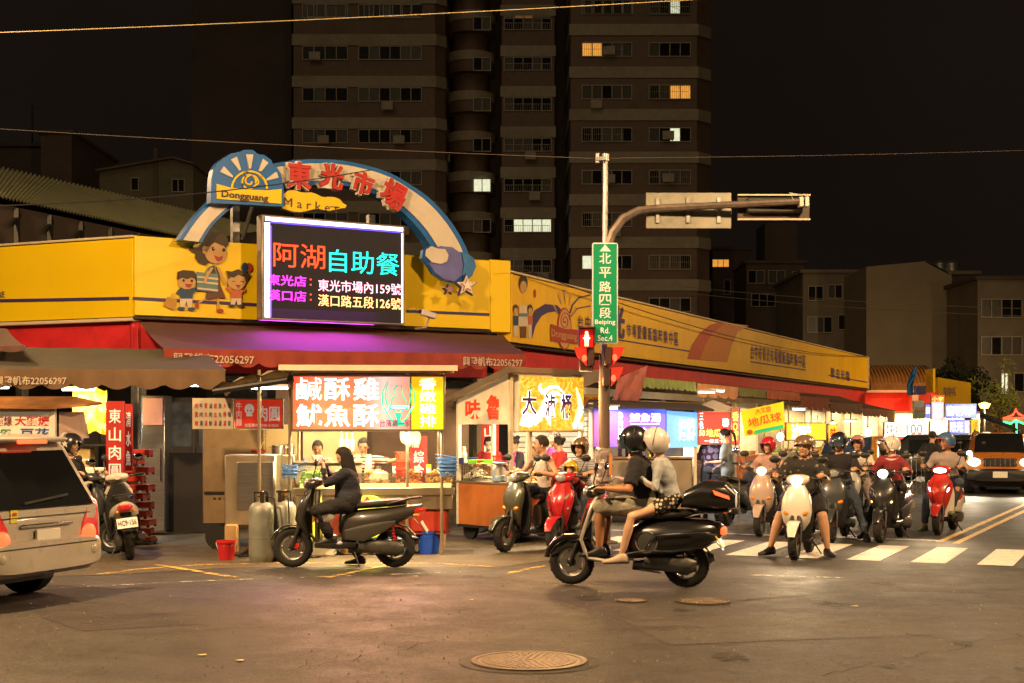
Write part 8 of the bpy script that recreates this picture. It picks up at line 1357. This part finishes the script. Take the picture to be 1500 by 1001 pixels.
# ================================================================ cars
def car(lab, name, cat, loc, rz, L, W_, H, body, kind, lights='off', plate=None):
    t = thing(name, lab, cat, (loc[0], loc[1], 0), rz); hw = W_/2; n = L/2
    if kind == 'van': st = [(-n, .30, 0, 1), (-n+.04, 0.28, 0, 1), (-n+.5, .26, 0, 1), (0, .24, 0, 1), (n*.45, .24, 0, 1), (n*.78, .26, -.62, .95), (n*.93, .28, -.80, .9), (n, .34, -.95, .82)]
    else: st = [(-n, .34, 0, .96), (-n+.1, .30, 0, 1), (0, .28, 0, 1), (n*.30, .28, 0, 1), (n*.62, .28, -.58, 1), (n*.92, .30, -.66, .97), (n, .38, -.76, .92)]
    zb = .56*H; rows = []
    for i, (x, z0, dr, sw_) in enumerate(st):
        zr = H+dr*(H-.75*zb)*1.0 if dr else H; zbl = min(zb, zr-.06); w = hw*sw_; wr = w*(.72 if kind == 'van' else .80) if not dr else w*.84; tl = .46 if i == 0 else (.42 if i == 1 else 0)
        half = [(w*.82, z0), (w*.97, z0+.10), (w, z0+.3), (w*.995, zbl*.86), (w*.96, zbl), (wr+.02, zr-.14 if zr-.14 > zbl else zbl+.02), (wr*.9, zr-.035), (wr*.6, zr)]
        rows.append([(x+tl*max(0, z-zbl), y, z) for y, z in half])
    b = MB(); m = len(rows[0]); vs = []
    for r in rows: vs += r+[(p[0], -p[1], p[2]) for p in r[::-1]]
    k2 = 2*m; fs = [(i*k2+j, (i+1)*k2+j, (i+1)*k2+j+1, i*k2+j+1) for i in range(len(rows)-1) for j in range(k2-1)]
    fs += [(i*k2+k2-1, (i+1)*k2+k2-1, (i+1)*k2, i*k2) for i in range(len(rows)-1)]
    for e in (0, len(rows)-1): fs += [(e*k2+j, e*k2+j+1, e*k2+k2-2-j, e*k2+k2-1-j) for j in range(m-1)]
    b.add(vs, fs); b.to('car_body', body, t, ang=32)
    lerp = lambda a, c, q: tuple(a[i]+(c[i]-a[i])*q for i in range(3))
    for s in (1, -1):   # side glass between belt and roof
        for (i0, i1) in (((2, 3), (3, 4)) if kind == 'van' else ((1, 2), (2, 3))):
            A1, A2, C1, C2 = rows[i0][4], rows[i0][5], rows[i1][4], rows[i1][5]; q = [lerp(A1, A2, .12), lerp(C1, C2, .12), lerp(C1, C2, .95), lerp(A1, A2, .95)]; cx0 = sum(p[0] for p in q)/4; q = [(cx0+(p[0]-cx0)*.94, s*(p[1]+.012), p[2]) for p in q]; b = MB(); b.slab(q, (0, -s*.012, 0)); b.to('side_window', glass_dark, t)
    iw = 4 if kind == 'van' else 3; A1, C1 = rows[iw], rows[iw+1]; q = [lerp((C1[6][0], C1[6][1]*.98, C1[7][2]), (A1[6][0], A1[6][1]*.98, A1[7][2]), v) for v in (.04, .93)]; b = MB(); off = .02; b.slab([(q[0][0]+off, q[0][1], q[0][2]+off), (q[0][0]+off, -q[0][1], q[0][2]+off), (q[1][0]+off, -q[1][1]*.96, q[1][2]+off), (q[1][0]+off, q[1][1]*.96, q[1][2]+off)], (-.01, 0, -.01)); b.to('windscreen', glass_dark, t)
    zz = lambda f: H*f; tx = lambda z: -n+.46*max(0, z-zb)
    b = MB(); g0, g1 = zb*1.02, H-.16; b.slab([(tx(g0)-.012, hw*.86, g0), (tx(g0)-.012, -hw*.86, g0), (tx(g1)-.012, -hw*.66, g1), (tx(g1)-.012, hw*.66, g1)], (-.012, 0, 0)); b.to('rear_window', glass_dark, t)
    b = MB(); b.slab([(tx(g0)-.03, hw*.40, g0+.04), (tx(g0)-.03, -hw*.35, g0+.10), (tx(g0)-.03, -hw*.35, g0+.12), (tx(g0)-.03, hw*.40, g0+.06)], (-.015, 0, 0)); b.to('wiper', black, t)
    b = MB(); b.box((tx(H)-.06, 0, H-.06), (.22, hw*1.3, .05), bev=.02, ry=.1); b.to('roof_spoiler', body, t); b = MB(); b.box((tx(H)-.175, 0, H-.075), (.02, .42, .035), bev=.006); b.to('high_brake_light', tail_on if lights == 'rear' else tail_off, t)
    for s in (1, -1):
        b = MB(); b.slab([(-n-.014, s*hw*.97, zb*.52), (-n-.014, s*hw*.62, zb*.55), (-n-.014, s*hw*.66, zb*.82), (-n+.01, s*hw*.84, zb*1.10), (-n+.0, s*hw*.955, zb*1.05)], (.10, 0, 0)); b.to('tail_light', tail_off, t); b = MB(); b.ball((-n-.02, s*hw*.76, zb*.70), (.03, .11, .10)); b.to('brake_lamp', tail_on if lights == 'rear' else tail_off, t)
        b = MB(); b.ball((-n-.055, s*hw*.80, .48), (.02, .05, .05)); b.to('reflector', M('fog_lens', (.4, .38, .3), .2), t)
    b = MB(); b.loft([((-n+.12, 0, .47), (0, 1, 0), (0, 0, 1), hw*1.0, .17, 5), ((-n-.03, 0, .47), (0, 1, 0), (0, 0, 1), hw*.985, .165, 5), ((-n-.06, 0, .47), (0, 1, 0), (0, 0, 1), hw*.93, .14, 5)], 28); b.to('rear_bumper', body if kind == 'van' else black, t); b = MB(); b.box((-n-.058, 0, .56), (.01, hw*1.7, .012)); b.to('bumper_seam', black, t)
    b = MB(); b.box((-n-.03, 0, zb*.70), (.03, .34, .17), bev=.006); b.to('rear_plate', plate_m, t); b = MB(); b.box((-n-.02, 0, zb*.84), (.03, hw*.9, .03), bev=.008); b.to('plate_garnish', chrome, t); b = MB(); b.box((-n-.006, 0, zb*.93), (.012, hw*1.6, .008)); b.to('tailgate_seam', black, t)
    # front end
    b = MB(); b.loft([((n-.14, 0, .48), (0, 1, 0), (0, 0, 1), hw*.98, .17, 5), ((n+.05, 0, .48), (0, 1, 0), (0, 0, 1), hw*.93, .16, 5), ((n+.10, 0, .47), (0, 1, 0), (0, 0, 1), hw*.80, .13, 5)], 28); b.to('front_bumper', black if kind == 'suv' else body, t)
    b = MB(); gz = .80; b.box((n+.0, 0, gz), (.06, hw*.95, .20), bev=.02); b.to('grille', black, t)
    for k in range(7): b = MB(); b.box((n+.034, -hw*.42+hw*.14*k, gz), (.015, .02, .18)); b.to('grille_bar', chrome, t)
    for s in (1, -1): b = MB(); b.ball((n-.02, s*hw*.74, gz+.0), (.09, .15, .10)); b.to('headlight', head_on if lights == 'front' else lens_off, t); b = MB(); b.ball((n+.06, s*hw*.72, .48), (.04, .07, .05)); b.to('fog_light', lens_off, t); b = MB(); b.xloft([(n*.40, zb+.1, .10, .07, 2.5, s*(hw+.13)), (n*.46, zb+.1, .10, .07, 2.4, s*(hw+.13))], 12); b.to('door_mirror', body, t)
    b = MB(); b.box((n+.11, 0, .50), (.012, .34, .15)); b.to('front_plate', plate_m, t)
    R = .32 if kind == 'van' else .35
    for x in (-n*.62, n*.62):
        for s in (1, -1):
            b = MB(); b.lathe([(0, -.09), (R*.9, -.09), (R, -.06), (R, .06), (R*.9, .09), (R*.66, .10)], (x, s*(hw-.10), R), 'Y', 26, R=Matrix.Rotation(0 if s < 0 else pi, 4, 'X')) if False else b.lathe([(R*.62, -.1), (R*.92, -.10), (R, -.07), (R, .07), (R*.92, .10), (R*.62, .1)], (x, s*(hw-.11), R), 'Y', 26); w_o = b.to('wheel', rubber, t)
            b = MB(); b.lathe([(R*.64, -.1), (R*.6, .0), (R*.64, .1)], (x, s*(hw-.11), R), 'Y', 22); 
            for k in range(6): a = pi*k/3; b.box((x+R*.33*cos(a), s*(hw-.05), R+R*.33*sin(a)), (R*.6, .04, .05), ry=-a)
            b.to('rim', alu, w_o); b = MB(); b.loft([((x+(R+.05)*cos(a), s*(hw+.006), R+(R+.05)*sin(a)), (0, 1, 0), (cos(a), 0, sin(a)), .012, .03, 3) for a in [pi*k/12 for k in range(13)]], 8); b.to('wheel_arch', black, t)
    for s in (1, -1):
        for x in (-.1*n, .36*n): b = MB(); b.box((x, s*(hw+.002), zb*.66), (.010, .012, zb*.6)); b.to('door_seam', black, t)
    b = MB(); b.box((0, 0, .24), (L*.8, W_*.8, .12)); b.to('underbody', black, t)
    if H > 1.5 and kind == 'suv':
        for s in (1, -1): b = MB(); b.tube([(-n*.8, s*hw*.7, H+.0), (-n*.7, s*hw*.7, H+.06), (n*.1, s*hw*.7, H+.06), (n*.2, s*hw*.7, H)], .02, 8); b.to('roof_rail', black, t)
    return t
van = car('silver minivan seen from behind at the left edge with its tail lights on', 'minivan', 'minivan', (-4.44-.94*2.15, 13.55+.35*2.15), atan2(.35, -.94), 4.3, 1.66, 1.62, paint('van_silver', (.40, .365, .31), dirt=.15), 'van', 'rear')
t = thing('van_sticker', 'small yellow sticker on the tailgate of the silver minivan', 'sticker', van.location, van.rotation_euler[2]); b = MB(); b.box((-2.158, .45, .86), (.004, .10, .12)); b.to('sheet', plast_y, t); b = MB(); b.box((-2.162, .45, .88), (.004, .06, .03)); b.to('print', redl, t)
org = paint('metallic_orange', (.42, .15, .03)); su = (1463-CX)*36/F_PX
suv = car('orange four wheel drive car with both headlights on at the right edge', 'off_road_car', 'car', (12.0+.66, 37.05), atan2(-.95, -.3), 4.3, 1.64, 1.52, org, 'suv', 'front')
for s in (1, -1): lamp('SPOT', (2.25, s*.66, .8), 260, (1, .82, .55), .08, tgt=(8, s*.66, 0), spot=80, par=suv, blend=.8, name='headlight_beam')
car('orange taxi with dark windows behind the rider in the pink helmet', 'taxi', 'taxi', ((1252-CX)*37/F_PX, 37), radians(246), 4.2, 1.66, 1.42, paint('taxi_orange', (.45, .20, .02)), 'suv')
car('black car parked in shadow beneath the far signs', 'parked_car', 'car', ((1400-CX)*43.6/F_PX-.6, 43.0), radians(150), 3.8, 1.6, 1.45, paint('car_black', (.02, .02, .022)), 'van')
t = thing('metal_railing', 'low steel crowd barrier between maroon rider and far booths', 'railing', P(1335, 650, 33).xy.to_3d(), .3); b = MB(); b.tube([(0, 0, 0), (0, 0, .95), (1.2, 0, .95), (1.2, 0, 0)], .02); b.to('frame', steel, t)
for k in range(8): b = MB(); b.cyl((.13+.135*k, 0, .12), (.13+.135*k, 0, .94), .008, n=6); b.to('bar', steel, t)
# mast wrapping
t = thing('plastic_wrap', 'translucent plastic and orange tape wrapped round the mast behind the mother', 'plastic wrap', (1.33, 20.5, 0)); b = MB(); b.loft([((0, -.02, z), (1, 0, 0), (0, 1, 0), w, w*.8, 2) for z, w in ((.9, .11), (1.05, .125), (1.2, .11), (1.3, .12), (1.38, .10))], 16); vs_, fs_ = remesh(b, .016, 2, .03); MB().add(vs_, fs_, True).to('film', M('cloudy_film', (.22, .18, .17), .2), t); b = MB(); b.box((.08, -.16, 1.15), (.04, .01, .3)); b.to('tape', orangeF, t)
